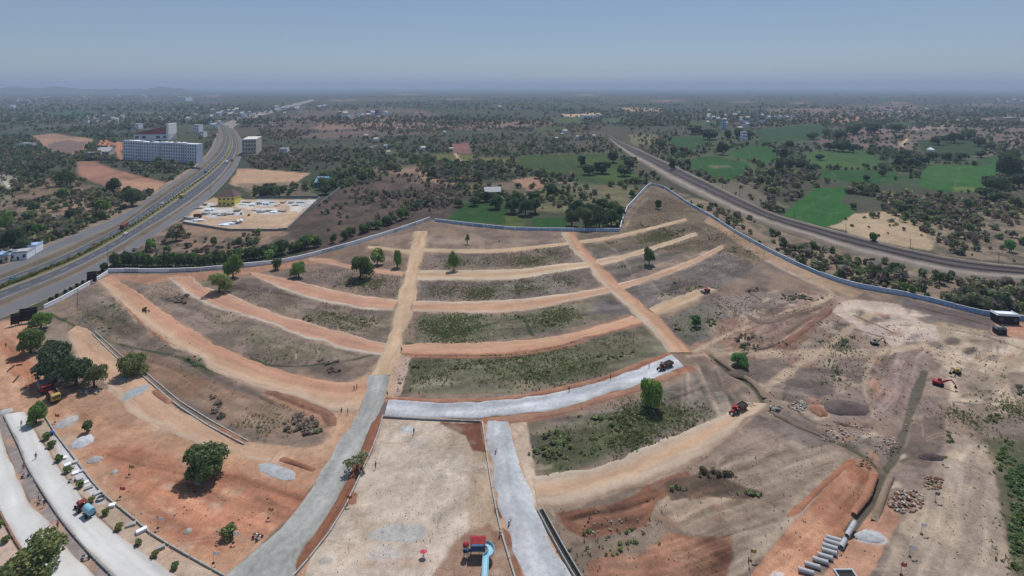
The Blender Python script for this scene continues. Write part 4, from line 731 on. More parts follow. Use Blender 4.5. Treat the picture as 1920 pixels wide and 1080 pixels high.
#hills('hills', 1500, 1980, 9800, [(1640, 26, 60), (1800, 14, 40), (1560, 10, 40)], 84)
# ------------------------------------------------------------------ vegetation
def leafcloud(rng, lobes, n, size, flat=.75):
    L = np.array(lobes); wgt = L[:, 3]*L[:, 4]; wgt = wgt/wgt.sum()
    k = rng.choice(len(L), n, p=wgt); d = rng.normal(size=(n, 3)); d /= np.linalg.norm(d, axis=1)[:, None]
    d[:, 2] = np.where(d[:, 2] < -.35, -d[:, 2]*.6, d[:, 2])
    rr = rng.uniform(.62, 1.06, n)**.7
    c = L[k, :3]+d*np.stack([L[k, 3], L[k, 3], L[k, 4]], 1)*rr[:, None]
    nrm = d+rng.normal(size=(n, 3))*.55; nrm /= np.linalg.norm(nrm, axis=1)[:, None]
    t = np.cross(nrm, rng.normal(size=(n, 3))); t /= np.linalg.norm(t, axis=1)[:, None]; b = np.cross(nrm, t)
    s = size*rng.uniform(.6, 1.35, n)[:, None]; t = t*s; b = b*s*flat
    v = np.stack([c-t-b*.5, c+t*.3-b, c+t+b*.4, c-t*.2+b], 1).reshape(-1, 3)
    f = np.arange(4*n).reshape(n, 4)
    q = rng.uniform(.62, 1.3, n)
    hue = rng.uniform(-.12, .12, n)
    col = np.stack([q*(1+hue), q, q*(1-hue*.5)], 1)
    return v, f, np.repeat(col, 4, 0)
def lobes_round(rng, n=9, squat=.8, spread=.3):
    o = [(0, 0, .62, .32, .28*squat)]
    for i in range(n):
        a = rng.uniform(0, 6.28); r = spread*math.sqrt(rng.uniform(.15, 1)); z = rng.uniform(.42, .84)
        s = rng.uniform(.13, .24); o.append((r*math.cos(a), r*math.sin(a), z-.25*r, s, s*squat*rng.uniform(.8, 1.1)))
    return o
def trunk_mesh(rng, name, lobes, thick=.045):
    b = MB(); top = (rng.uniform(-.03, .03), rng.uniform(-.03, .03), .36)
    b.cyl((0, 0, -.04), (top[0]*.5, top[1]*.5, .18), thick, thick*.8, 8); b.cyl((top[0]*.5, top[1]*.5, .18), top, thick*.8, thick*.6, 8)
    for l in lobes[1:8]: b.cyl(top, (l[0]*.85, l[1]*.85, l[2]*.97), thick*.5, thick*.15, 5, caps=False)
    o = b.obj(name, 'bark'); me = o.data; bpy.data.objects.remove(o); return me
def variant(seed, nleaf, size, squat=.8, spread=.3, nl=9, trunkless=False):
    rng = np.random.default_rng(seed); lb = lobes_round(rng, nl, squat, spread)
    v, f, c = leafcloud(rng, lb, nleaf, size); mx = max(np.abs(v[:, 0]).max(), np.abs(v[:, 1]).max())*2
    v[:, :2] *= 1/(mx*.94); v[:, 2] -= v[:, 2].min(); v[:, 2] = v[:, 2]/v[:, 2].max()*.9+.1
    o = mesh_np('crown', v, f, 'leaf', c); me = o.data; bpy.data.objects.remove(o)
    return trunk_mesh(rng, 'trunk', lb), me
LEAFM = {}
def leafmat(rgb):
    if rgb not in LEAFM: LEAFM[rgb] = mat_leaf('leaf_%d_%d_%d' % rgb, A(*rgb, 2.3))
    return LEAFM[rgb]
VB = [variant(100+i, 4200, .028, squat=rnd.uniform(.75, 1.0), spread=rnd.uniform(.26, .34), nl=14) for i in range(4)]        # big detailed crowns
VS = [variant(200+i, 520, .075, squat=rnd.uniform(.75, 1.05), spread=rnd.uniform(.24, .34)) for i in range(7)]
VT = [variant(300+i, 420, .05, squat=.9, spread=.42, nl=7) for i in range(3)]                                           # thin, open crowns
def tree(px, py, wpx, hpx, label, rgb=(72, 86, 46), kind='B', group=None, cat='tree', name='tree'):
    s = mpp(py); W = wpx*s; hm = hpx*s; Ht = max(hm-.38*W*(py-HY)/F, W*.62)
    x, y, _ = G(px, py); vs_ = {'B': VB, 'S': VS, 'T': VT}[kind]; tm, cm = vs_[rnd.randrange(len(vs_))]
    place_tree(x, y, W, Ht, tm, cm, label, rgb, group, cat, name)
MATCM = {}
def place_tree(x, y, W, Ht, tm, cm, label, rgb, group=None, cat='tree', name='tree', z=0):
    r = empty(name, (x, y, z), rnd.uniform(0, 6.28)); r.scale = (W, W, Ht); tag(r, label, cat, group)
    key = (cm.name, rgb)
    if key not in MATCM: m2 = cm.copy(); m2.materials.clear(); m2.materials.append(leafmat(rgb)); MATCM[key] = m2
    a = bpy.data.objects.new('trunk', tm); COL.objects.link(a); a.parent = r
    b = bpy.data.objects.new('crown', MATCM[key]); COL.objects.link(b); b.parent = r
GD, GO, GB, GR = (66, 82, 44), (96, 104, 54), (82, 106, 44), (58, 72, 46)
T_ = [
 (385, 890, 92, 84, 'wide dense dark green tree alone on the red soil', GD, 'B'), (60, 1096, 130, 80, 'feathery olive tree overhanging the pale concrete road', GO, 'B'),
 (67, 795, 36, 48, 'bright green tree at the end of the pale concrete road', GB, 'B'), (250, 704, 56, 52, 'olive round tree beside the grey gravel patch and the drain', GO, 'B'),
 (76, 618, 46, 44, 'green tree beside the dark billboards by the service road', GB, 'B'), (58, 662, 50, 58, 'tall light green tree at the edge of the dirt yard', (84, 100, 48), 'B'),
 (104, 716, 80, 90, 'largest dark tree of the clump over the parked tipper truck', GR, 'B'), (142, 724, 64, 74, 'dark tree in the clump behind the parked tipper truck', GR, 'B'),
 (176, 728, 46, 58, 'brownish green tree at the end of the dark clump', (88, 94, 56), 'B'), (96, 680, 46, 50, 'smaller dark tree at the back of the dark clump', GR, 'S'),
 (426, 1008, 36, 30, 'small round bush tree on the red soil', GO, 'S'), (668, 884, 46, 48, 'thin leafless-looking tree leaning over the grey spine road', (92, 100, 66), 'T'),
 (165, 810, 20, 28, 'small dark sapling between the pale gravel heaps', GD, 'S'), (1221, 766, 50, 70, 'bright dense tree beside the pale gravel road', (80, 104, 36), 'B'),
 (1386, 688, 42, 36, 'flat green tree standing at the drain bank', (62, 104, 44), 'B'), (1217, 497, 28, 40, 'lone dark tree between the upper dirt roads', GD, 'B'),
 (851, 508, 23, 42, 'slim upright tree beside the pale dirt road', GB, 'B'), (745, 502, 22, 38, 'small tree beside the top of the main dirt road', GB, 'B'), (707, 497, 28, 36, 'forked light green tree behind the large dark tree', (104, 120, 58), 'S'),
 (676, 524, 46, 54, 'large dark green tree in the upper dry plot', GD, 'B'), (560, 519, 31, 32, 'round tree near the white boundary wall corner', GB, 'B'), (411, 549, 44, 46, 'olive tree standing over the salmon dirt road', GO, 'B'),
 (437, 522, 36, 52, 'tall light tree against the white boundary wall', GB, 'B'), (877, 458, 11, 22, 'spindly sapling below the pale graded strip', GD, 'T'), (1305, 612, 22, 26, 'small green tree on the rough weedy plot', (60, 100, 44), 'S'),
 (1395, 660, 18, 20, 'thin green shrub on the orange bank', GD, 'T'), (247, 387, 42, 44, 'biggest dark round tree beside the highway', GR, 'B'), (212, 360, 28, 30, 'dark tree at the edge of the orange field', GR, 'B'),
 (125, 348, 36, 36, 'broad green tree below the orange field', GD, 'B'), (118, 372, 20, 22, 'small green tree under the broad one below the orange field', GB, 'S'), (1897, 338, 46, 56, 'great dark tree at the corner of the green fields', GR, 'B'),
 (1868, 362, 46, 36, 'broad dark tree below the great tree by the green fields', GR, 'B'), (1640, 524, 38, 34, 'round thorny tree between the blue fence and the railway', (78, 84, 54), 'B'), (1830, 578, 52, 36, 'wide grey-green tree against the outside of the blue fence', (84, 88, 62), 'B'),
 (1712, 556, 16, 26, 'upright green tree rising behind the blue fence', GB, 'S'), (1697, 548, 14, 22, 'smaller green sapling behind the blue fence', GB, 'S'), (1893, 472, 20, 26, 'bright green tree amid the grey scrub beyond the railway', (60, 110, 48), 'S'),
 (1637, 455, 16, 22, 'lone dark tree at the edge of the tan field', GD, 'S'), (195, 508, 14, 18, 'small tree at the highway end of the white wall', GD, 'S'), (215, 505, 26, 34, 'dark tree at the corner of the white wall and service road', GD, 'S'),
 (1234, 392, 14, 20, 'small tree at the tip of the walled ground', GD, 'S'), (282, 470, 20, 26, 'round tree on the bank of the service road', GB, 'S'), (330, 452, 30, 36, 'brownish tree at the corner of the stone yard wall', (92, 86, 66), 'S'),
 (400, 460, 12, 18, 'small tree on the dry ground below the stone yard', GD, 'S'), (448, 462, 14, 20, 'second small tree on the dry ground below the stone yard', GD, 'S'), (484, 444, 12, 18, 'small tree touching the lower wall of the stone yard', GB, 'S'),
 (505, 490, 20, 26, 'sprawling tree in front of the hedge at the wall', GB, 'S'), (520, 505, 22, 24, 'low tree inside the white boundary wall', GD, 'S'), (20, 470, 44, 50, 'dark tree above the white roadside houses', GR, 'B'), (45, 476, 34, 34, 'broad dark tree touching the white roadside houses', GR, 'B'),
 (12, 432, 26, 40, 'tall green tree at the head of the dark roadside grove', GB, 'B'), (72, 442, 24, 28, 'green tree on the dry scrub across the highway', GB, 'S'), (190, 400, 30, 30, 'light green bushy tree beside the highway scrub', GB, 'S')]
for t in T_: tree(*t)
# young trees planted along the pale concrete road
for i, (x, y) in enumerate([(86, 824), (96, 839), (111, 865), (127, 886), (149, 913), (171, 943), (199, 964), (222, 993), (259, 1022), (290, 1044), (327, 1066), (11, 1017), (0, 988)]):
    tree(x, y, 16, 17, 'young planted tree in the strip along the pale concrete road', rnd.choice([(84, 98, 46), (102, 104, 48), (70, 88, 44)]), 'S', group='young trees along the pale concrete road')
# hedge row behind the white wall
hl = catmull(np.array([(212, 500), (300, 503), (400, 500), (470, 490), (560, 473), (640, 453), (700, 432), (760, 412)], float), 60)
for i, (x, y) in enumerate(hl):
    if i > 34 and rnd.random() < .35: continue
    k = 1.0 if i < 40 else .8
    tree(x+rnd.uniform(-3, 3), y-2+rnd.uniform(-2, 1), rnd.uniform(17, 28)*k, rnd.uniform(22, 32)*k, ('leafy tree in the dark row where the white wall meets the service road' if i < 20 else 'leafy tree of the dark row behind the white wall, beside the dry ground' if i < 38 else 'leafy tree of the thinning row between the white wall and the brown fallow'), rnd.choice([GD, GR, (70, 92, 42)]), 'S', group='trees along the outside of the white boundary wall')
for x, y, w_, h_ in [(1072, 425, 36, 40), (1098, 428, 42, 46), (1124, 428, 40, 44), (1146, 424, 34, 36), (1110, 412, 40, 36), (1082, 402, 34, 32), (930, 392, 34, 30), (962, 400, 36, 34), (985, 404, 34, 36), (1004, 400, 30, 34), (970, 384, 34, 30), (1000, 380, 28, 26), (912, 378, 26, 22), (1035, 372, 22, 30), (1160, 408, 28, 26), (890, 386, 22, 20), (1150, 392, 22, 18), (860, 388, 22, 18), (1185, 370, 16, 16)]:
    tree(x, y, w_, h_, ('dense dark tree in the grove where the two boundary walls meet' if x > 1060 else 'dense dark tree beside the small paddy and the cattle shed'), rnd.choice([GD, GR, (54, 78, 44)]), 'B' if w_ > 30 else 'S', group='trees by the paddies outside the boundary wall')
# far-side groves of the green fields
for x, y, w_, h_ in [(1462, 322, 16, 26), (1480, 318, 26, 24), (1500, 318, 24, 20), (1520, 322, 24, 18), (1470, 300, 18, 24), (1655, 318, 16, 14), (1690, 312, 34, 26), (1710, 316, 34, 22), (1728, 308, 26, 20), (1695, 296, 22, 18), (1750, 300, 22, 18), (1580, 284, 36, 20), (1555, 282, 26, 16), (1600, 286, 22, 18), (1480, 278, 16, 16), (1355, 290, 22, 26), (1240, 278, 22, 16), (1262, 290, 16, 16), (1180, 318, 26, 24), (1150, 305, 26, 24), (1130, 325, 38, 26), (1170, 330, 30, 24), (1105, 328, 26, 22), (1090, 312, 18, 22), (1260, 320, 14, 26), (1365, 262, 16, 20), (1385, 260, 18, 22), (1405, 262, 16, 20), (1330, 262, 34, 14), (1300, 252, 30, 12), (1840, 296, 24, 16), (1800, 300, 22, 16), (1775, 300, 20, 16), (1815, 262, 34, 18), (1790, 268, 34, 20), (1760, 272, 30, 20), (1835, 274, 30, 18), (1860, 280, 22, 14), (1575, 262, 30, 14), (1600, 252, 34, 16), (1640, 250, 34, 14), (1550, 256, 24, 16), (1525, 262, 24, 12), (1680, 248, 28, 12), (1625, 340, 16, 14), (1600, 392, 14, 14), (1538, 300, 18, 12), (1655, 330, 18, 14), (1910, 352, 34, 30), (1850, 372, 36, 24), (1870, 378, 30, 18), (1900, 300, 30, 16)]:
    tree(x, y, w_, h_, ('dark tree in the wide paddies before the railway curve' if x < 1200 else 'dark tree close to the far railway curve' if x < 1290 else 'dark tree by the village fields beyond the railway' if x < 1420 else 'dark tree in the clump dividing the two middle green fields' if x < 1545 and y > 270 else 'dark tree in the grove between the stubble land and the far fields' if y < 270 else 'dark tree in the hedge above the middle green field' if x < 1680 and y < 300 else 'dark tree by the white shrine and the broad green field' if x < 1845 and y < 320 else 'dark tree at the edge of the broad green field'), rnd.choice([GR, GR, (54, 70, 48)]), 'S', group='trees bordering the green fields')

# ---- scattered scrub: candidates by zone, the largest as single trees, the rest as one mass per zone
KEEP = [SITE, ROADZ, RAILZ]+[c[0] for c in CROPS]+[
 [(62, 254), (100, 250), (178, 261), (163, 281), (125, 294), (85, 281)], [(138, 303), (175, 302), (240, 326), (316, 343), (292, 364), (225, 357), (155, 334)], [(445, 317), (480, 317), (582, 325), (552, 345), (470, 356), (430, 346)],
 [(335, 420), (372, 382), (400, 368), (480, 370), (600, 372), (536, 434), (430, 434)], [(225, 262), (385, 262), (385, 308), (225, 308)], [(450, 240), (485, 240), (485, 292), (450, 292)], [(0, 460), (66, 460), (66, 500), (0, 500)]]
LEAFS = {'g': (76, 88, 52), 'd': (62, 74, 50), 'b': (98, 88, 76), 'o': (94, 96, 64), 'y': (120, 108, 84)}
ZONES = [  # name, polygon, count, width range m, palette, individuals, label
 ('left', [(0, 330), (130, 325), (150, 336), (225, 358), (300, 366), (235, 400), (0, 492)], 330, (2.5, 6.5), 'gdbboo', 10, 'grey-green scrub tree on the dry ground across the highway'),
 ('hostel', [(180, 296), (380, 306), (370, 318), (315, 345), (240, 324), (180, 302)], 110, (4, 8), 'gddbo', 7, 'tree in the belt below the long white apartment block'),
 ('mid', [(560, 470), (600, 376), (660, 350), (700, 322), (830, 318), (870, 372), (838, 410), (800, 408), (700, 438)], 420, (1.6, 4.6), 'bbbdbo', 4, 'dark thorn tree on the brown fallow behind the white wall'),
 ('yardside', [(480, 350), (570, 345), (640, 335), (690, 318), (700, 330), (600, 372), (480, 370)], 120, (5, 9), 'ggd', 10, 'green tree in the avenue behind the stone yard'),
 ('dry', [(210, 500), (345, 424), (540, 436), (570, 445), (540, 472), (470, 482)], 90, (1.6, 4), 'gbbdo', 2, 'small tree on the dry ground between the highway and the wall'),
 ('paddy', [(870, 372), (850, 345), (1010, 338), (1200, 350), (1170, 392), (1160, 425), (1060, 400), (960, 400)], 190, (3, 7), 'ggdoo', 5, 'scrub tree on the olive ground beyond the small paddies'),
 ('railside', [(1225, 345), (1340, 386), (1515, 452), (1665, 494), (1815, 527), (1980, 535), (1980, 600), (1865, 590), (1715, 552), (1552, 517), (1385, 437), (1240, 350)], 430, (1.6, 5.0), 'gdbboo', 10, 'thorny tree on the strip between the blue fence and the railway'),
 ('east', [(1640, 362), (1760, 366), (1960, 380), (1960, 498), (1760, 474), (1740, 440), (1660, 400)], 520, (2.5, 6.0), 'dbbbgo', 10, 'grey thorn tree on the sandy ground beyond the railway'),
 ('tan', [(1560, 420), (1600, 400), (1760, 400), (1770, 470), (1640, 452)], 50, (1.5, 3.2), 'gbo', 1, 'small bush tree on the tan field beyond the railway'),
 ('beyond', [(1290, 340), (1480, 322), (1640, 345), (1640, 370), (1520, 352), (1470, 400), (1420, 392)], 260, (3, 7), 'dbbgo', 5, 'scrub tree between the railway and the near green field'),
 ('fieldland', [(640, 258), (1110, 250), (1150, 262), (1220, 300), (1240, 340), (1200, 348), (1010, 338), (850, 342), (690, 316), (640, 330)], 1500, (2.8, 7), 'gdddbo', 8, 'dark tree on the patchwork land behind the paddies'),
 ('west', [(0, 225), (400, 232), (410, 262), (360, 300), (225, 262), (180, 300), (130, 326), (0, 330)], 1300, (3, 7.5), 'ggddb', 8, 'tree in the green belt around the orange fields'),
 ('eastfar', [(1170, 240), (1960, 236), (1960, 380), (1640, 345), (1480, 322), (1300, 340), (1210, 285)], 1100, (3.5, 8), 'dddbg', 3, 'dark tree on the plain past the railway'),
 ('central', [(450, 225), (1150, 225), (1110, 252), (640, 262), (640, 330), (480, 318), (452, 290)], 1500, (3, 7.5), 'dbbbg', 3, 'tree on the purple-brown land beside the far highway'),
 ('far', [(-20, 196), (1940, 196), (1940, 240), (-20, 232)], 5200, (5, 10), 'dddgb', 0, ''),
 ('horizon', [(-20, 175), (1940, 175), (1940, 198), (-20, 198)], 4200, (9, 20), 'dddb', 0, '')]
def bush_tpl(seed, n, size):
    rng = np.random.default_rng(seed); lb = lobes_round(rng, 4, .9, .26); v, f, c = leafcloud(rng, lb, n, size)
    v[:, :2] /= np.abs(v[:, :2]).max()*1.9; v[:, 2] = (v[:, 2]-v[:, 2].min()); v[:, 2] /= v[:, 2].max(); v[:, 2] = v[:, 2]*1.05-.05
    return v, c
BT = [bush_tpl(500+i, 46, .17) for i in range(6)]; BTF = [bush_tpl(600+i, 14, .28) for i in range(6)]
def mass(name, X, Y, W, Hh, C, tpl, mat='leaf_scrub', label=None, cat=None, z=0.0, rng=RNG):
    k = rng.integers(0, len(tpl), len(X)); vs_, cs_ = [], []
    for t in range(len(tpl)):
        m = np.nonzero(k == t)[0]
        if not len(m): continue
        v, c = tpl[t]; a = rng.uniform(0, 6.28, len(m)); ca, sa = np.cos(a), np.sin(a)
        x = v[None, :, 0]*ca[:, None]-v[None, :, 1]*sa[:, None]; y = v[None, :, 0]*sa[:, None]+v[None, :, 1]*ca[:, None]
        p = np.stack([x*W[m][:, None]+X[m][:, None], y*W[m][:, None]+Y[m][:, None], v[None, :, 2]*Hh[m][:, None]+z], -1)
        vs_.append(p.reshape(-1, 3)); cs_.append((c[None]*C[m][:, None, :]).reshape(-1, 3))
    v = np.concatenate(vs_); c = np.concatenate(cs_); f = np.arange(len(v)).reshape(-1, 4)
    return tag(mesh_np(name, v, f, mat, c), label, cat, kind='stuff')
for zn, poly, n, (w0, w1), pal, nind, lab in ZONES:
    n = int(n*{'west': 1.5, 'central': 1.5, 'fieldland': 1.4, 'eastfar': 1.4, 'far': 1.3, 'mid': 1.3, 'left': 1.3, 'beyond': 1.3}.get(zn, 1)); pa = np.array(poly, float); lo, hi = pa.min(0), pa.max(0); acc = []
    for _ in range(12):
        q = RNG.uniform(lo, hi, (n*3, 2)); q = q[pip(q, pa)]
        for kp in KEEP: q = q[~pip(q, np.array(kp, float))]
        g = GP(q) if len(q) else np.zeros((0, 2))
        if len(q):
            wl = {'far': 500, 'horizon': 1800}.get(zn, 60 if hi[1] > 330 else 160)
            dn = fbm(g[:, 0], g[:, 1], wl, 3); q = q[RNG.random(len(q)) < np.clip((dn-.38)/.2, .04, 1)]
        acc.append(q)
        if sum(map(len, acc)) >= n: break
    q = np.concatenate(acc)[:n]; g = GP(q); n = len(q)
    W = SZ*RNG.uniform(w0, w1, n)*RNG.uniform(.45, 1.2, n); Hh = W*RNG.uniform(.6, .95, n)
    ck = [pal[i] for i in RNG.integers(0, len(pal), n)]
    order = np.argsort(-W/g[:, 1]*np.array([1.3 if c in 'gd' else .6 for c in ck]))
    ind = set(order[:nind].tolist())
    for i in ind:
        rgb = LEAFS[ck[i]]; tm, cm = VS[rnd.randrange(len(VS))]
        place_tree(g[i, 0], g[i, 1], W[i]*1.15, Hh[i]*1.15, tm, cm, lab, rgb, group=lab.replace('tree', 'trees', 1))
    rest = np.array([i for i in range(n) if i not in ind])
    C = np.array([A(*LEAFS[ck[i]], 2.3) for i in rest])*RNG.uniform(.75, 1.25, len(rest))[:, None]
    far = zn in ('far', 'horizon', 'fieldland', 'west', 'eastfar', 'central')
    mass('scrub' if not far else 'treeline', g[rest, 0], g[rest, 1], W[rest], Hh[rest]*(1 if zn != 'horizon' else .35), C, BTF if far else BT)
# ---- dry grass and weeds on the plots
def tufts(name, polys, n, hgt, rgbs, dens=1.0):
    X, Y, Hh, C = [], [], [], []
    areas = []
    for p in polys:
        g = GP(p); areas.append(abs(np.sum(g[:, 0]*np.roll(g[:, 1], -1)-g[:, 1]*np.roll(g[:, 0], -1)))/2)
    tot = sum(areas)
    for p, a in zip(polys, areas):
        g = GP(p); k = int(n*a/tot)+4; q = RNG.uniform(g.min(0), g.max(0), (k*3, 2)); q = q[pip(q, g)]
        for r in ROADPOLY:
            if len(q): q = q[~pip(q, r)]
        if not len(q): continue
        q = q[RNG.random(len(q)) < np.clip((fbm(q[:, 0], q[:, 1], 24, 4)-.47)/.12, .05, 1)][:k]; q = q+RNG.normal(size=q.shape)*np.array([2.5, 4.0])*.9
        for r in ROADPOLY:
            if len(q): q = q[~pip(q, r)]
        X += q[:, 0].tolist(); Y += q[:, 1].tolist()
    X, Y = np.array(X), np.array(Y); m = len(X); hh = SZ*RNG.uniform(hgt[0], hgt[1], m); B = 5
    a = RNG.uniform(0, 6.28, (m, B)); r = RNG.uniform(.1, .5, (m, B))*hh[:, None]*1.6; w_ = hh[:, None]*.34
    cx = X[:, None]+np.cos(a)*r*.4; cy = Y[:, None]+np.sin(a)*r*.4
    tx, ty = -np.sin(a), np.cos(a)
    p0 = np.stack([cx-tx*w_, cy-ty*w_, np.full_like(cx, -.05)], -1); p1 = np.stack([cx+tx*w_, cy+ty*w_, np.full_like(cx, -.05)], -1)
    p2 = np.stack([cx+np.cos(a)*r, cy+np.sin(a)*r, hh[:, None]*RNG.uniform(.6, 1, (m, B))], -1)
    v = np.stack([p0, p1, p2], 2).reshape(-1, 3)
    cc = np.array([A(*c, 2.1) for c in rgbs])[RNG.integers(0, len(rgbs), m)]*RNG.uniform(.7, 1.3, m)[:, None]
    c = np.repeat(cc, B*3, 0)
    tag(mesh_np(name, v, np.arange(len(v)).reshape(-1, 3), 'leaf_scrub', c), kind='stuff')
tufts('grass', [g[0] for g in GREEN]+DEEP+DEEP, 36000, (.2, .5), [(92, 100, 56), (76, 88, 46), (110, 108, 66), (70, 82, 44)])
DRYP = [[(250, 540), (320, 525), (480, 600), (600, 645), (720, 668), (690, 680), (520, 685), (430, 655), (350, 610)], [(395, 545), (470, 520), (600, 565), (735, 583), (722, 640), (640, 620), (520, 580)], [(540, 510), (660, 500), (758, 518), (748, 560), (640, 540), (530, 520)],
 [(110, 585), (190, 530), (270, 610), (360, 660), (480, 735), (640, 800), (620, 830), (480, 830), (340, 745), (210, 650)], [(790, 530), (960, 528), (1080, 505), (1118, 525), (1060, 548), (960, 560), (790, 562)], [(800, 478), (1060, 462), (1095, 490), (960, 500), (790, 505)],
 [(1160, 540), (1360, 470), (1420, 500), (1340, 545), (1220, 580)], [(1245, 600), (1340, 555), (1400, 580), (1360, 620), (1280, 650)], [(1180, 400), (1222, 350), (1300, 392), (1380, 442), (1440, 475), (1400, 500), (1300, 470), (1200, 470)],
 [(1340, 560), (1440, 548), (1500, 560), (1520, 590), (1440, 610), (1380, 600)], [(1460, 740), (1500, 690), (1570, 690), (1560, 740), (1480, 750)], [(1700, 790), (1780, 760), (1770, 830), (1740, 880), (1690, 870)]]
tufts('dry_grass', DRYP, 30000, (.15, .45), [(128, 110, 90), (116, 100, 80), (140, 122, 96), (104, 92, 76)])
# low shrubs dotted over the plots: brushwood
def brush(spots, name='brushwood'):
    X, Y, W, C = [], [], [], []
    for x, y, rx, ry, n, (w0, w1), rgb in spots:
        for _ in range(int(n*.75)):
            if _ % 6 == 0: x_, y_ = x+rnd.gauss(0, .45)*rx, y+rnd.gauss(0, .45)*ry
            px, py = x_+rnd.gauss(0, .14)*rx, y_+rnd.gauss(0, .14)*ry; g = G(px, py); X.append(g[0]); Y.append(g[1]); W.append(rnd.uniform(w0, w1)*.95); C.append(A(*rgb, 2.4)*rnd.uniform(.7, 1.3))
    X, Y, W, C = map(np.array, (X, Y, W, C)); ok = np.ones(len(X), bool); Q = np.stack([X, Y], 1)
    for r in ROADPOLY: ok &= ~pip(Q, r)
    mass(name, X[ok], Y[ok], W[ok], W[ok]*RNG.uniform(.35, .6, ok.sum()), C[ok], BT)
BR, DG = (104, 92, 80), (88, 96, 58)
brush([(578, 796, 50, 24, 80, (1.2, 2.6), BR), (560, 815, 30, 8, 8, (1, 2), DG), (408, 770, 26, 22, 40, (1, 2), BR), (625, 690, 40, 14, 36, (1, 2), BR), (330, 560, 34, 12, 40, (1, 2.2), BR), (205, 575, 30, 14, 10, (.8, 1.6), DG), (185, 600, 50, 18, 16, (.8, 1.8), DG),
       (600, 590, 60, 14, 22, (.8, 1.8), DG), (690, 605, 30, 14, 14, (.8, 2), DG), (370, 680, 30, 18, 18, (.8, 1.6), (70, 100, 56)), (640, 530, 50, 10, 12, (.8, 1.8), BR), (710, 535, 20, 8, 8, (1, 2), DG), (880, 490, 60, 8, 14, (1, 2), DG), (930, 450, 10, 5, 4, (1, 2), DG),
       (830, 615, 50, 14, 20, (.8, 2), DG), (960, 600, 70, 14, 24, (.8, 2), DG), (1060, 580, 40, 10, 12, (.8, 2), DG), (870, 695, 80, 18, 34, (.8, 2), DG), (1020, 690, 80, 20, 34, (.8, 2), DG), (1150, 655, 60, 18, 24, (.8, 2), DG), (1000, 470, 40, 8, 10, (.8, 1.8), DG),
       (1060, 838, 70, 26, 80, (.8, 2.2), DG), (1220, 788, 80, 16, 80, (.8, 2.2), DG), (1130, 820, 80, 30, 30, (.8, 2), (84, 92, 50)), (1300, 545, 60, 14, 34, (.8, 2), DG), (1270, 550, 40, 8, 14, (.8, 1.8), BR), (1490, 555, 60, 12, 44, (1, 2.4), (90, 92, 72)), (1410, 545, 30, 10, 16, (.8, 2), (88, 88, 68)),
       (1330, 600, 40, 24, 30, (.8, 2.2), DG), (1290, 615, 30, 20, 20, (.8, 2), DG), (1420, 640, 50, 20, 20, (.8, 2), BR), (1585, 640, 24, 12, 20, (.8, 2), (80, 88, 66)), (1545, 640, 16, 8, 6, (.8, 1.6), DG), (1340, 885, 40, 14, 24, (.8, 2), (80, 74, 54)), (1400, 925, 40, 10, 18, (.8, 1.8), DG), (1260, 925, 30, 12, 12, (.6, 1.5), DG),
       (1160, 1015, 60, 26, 34, (.5, 1.4), (86, 96, 46)), (1900, 890, 30, 50, 130, (.8, 2.0), (70, 88, 46)), (1915, 1000, 22, 60, 130, (.8, 2.0), (74, 90, 46)), (1880, 850, 30, 20, 24, (.7, 1.6), (76, 92, 46)), (1850, 780, 60, 16, 40, (.7, 1.8), (96, 98, 60)), (1555, 700, 40, 22, 18, (.6, 1.6), DG), (1540, 730, 24, 14, 8, (.6, 1.4), DG),
       (1900, 720, 20, 24, 16, (1, 2.2), (76, 78, 62)), (1780, 830, 14, 24, 12, (.6, 1.6), DG), (1470, 640, 20, 10, 8, (.8, 1.8), BR), (1240, 440, 40, 14, 24, (1, 2.2), (84, 88, 58)), (1290, 430, 40, 12, 20, (1, 2.2), (90, 84, 66)), (1340, 440, 40, 14, 24, (.8, 2), (96, 92, 72)), (1390, 470, 40, 10, 20, (.8, 2), (98, 94, 74)), (1200, 410, 20, 20, 14, (1, 2), (90, 90, 64)),
       (1150, 455, 24, 6, 10, (.8, 1.8), BR), (1190, 500, 40, 10, 14, (.8, 1.8), (84, 86, 60)), (120, 600, 16, 10, 8, (.8, 1.6), DG), (500, 795, 30, 6, 8, (.6, 1.2), DG), (730, 470, 24, 8, 8, (.6, 1.6), BR), (1380, 640, 30, 16, 16, (.8, 2), (96, 86, 70))])
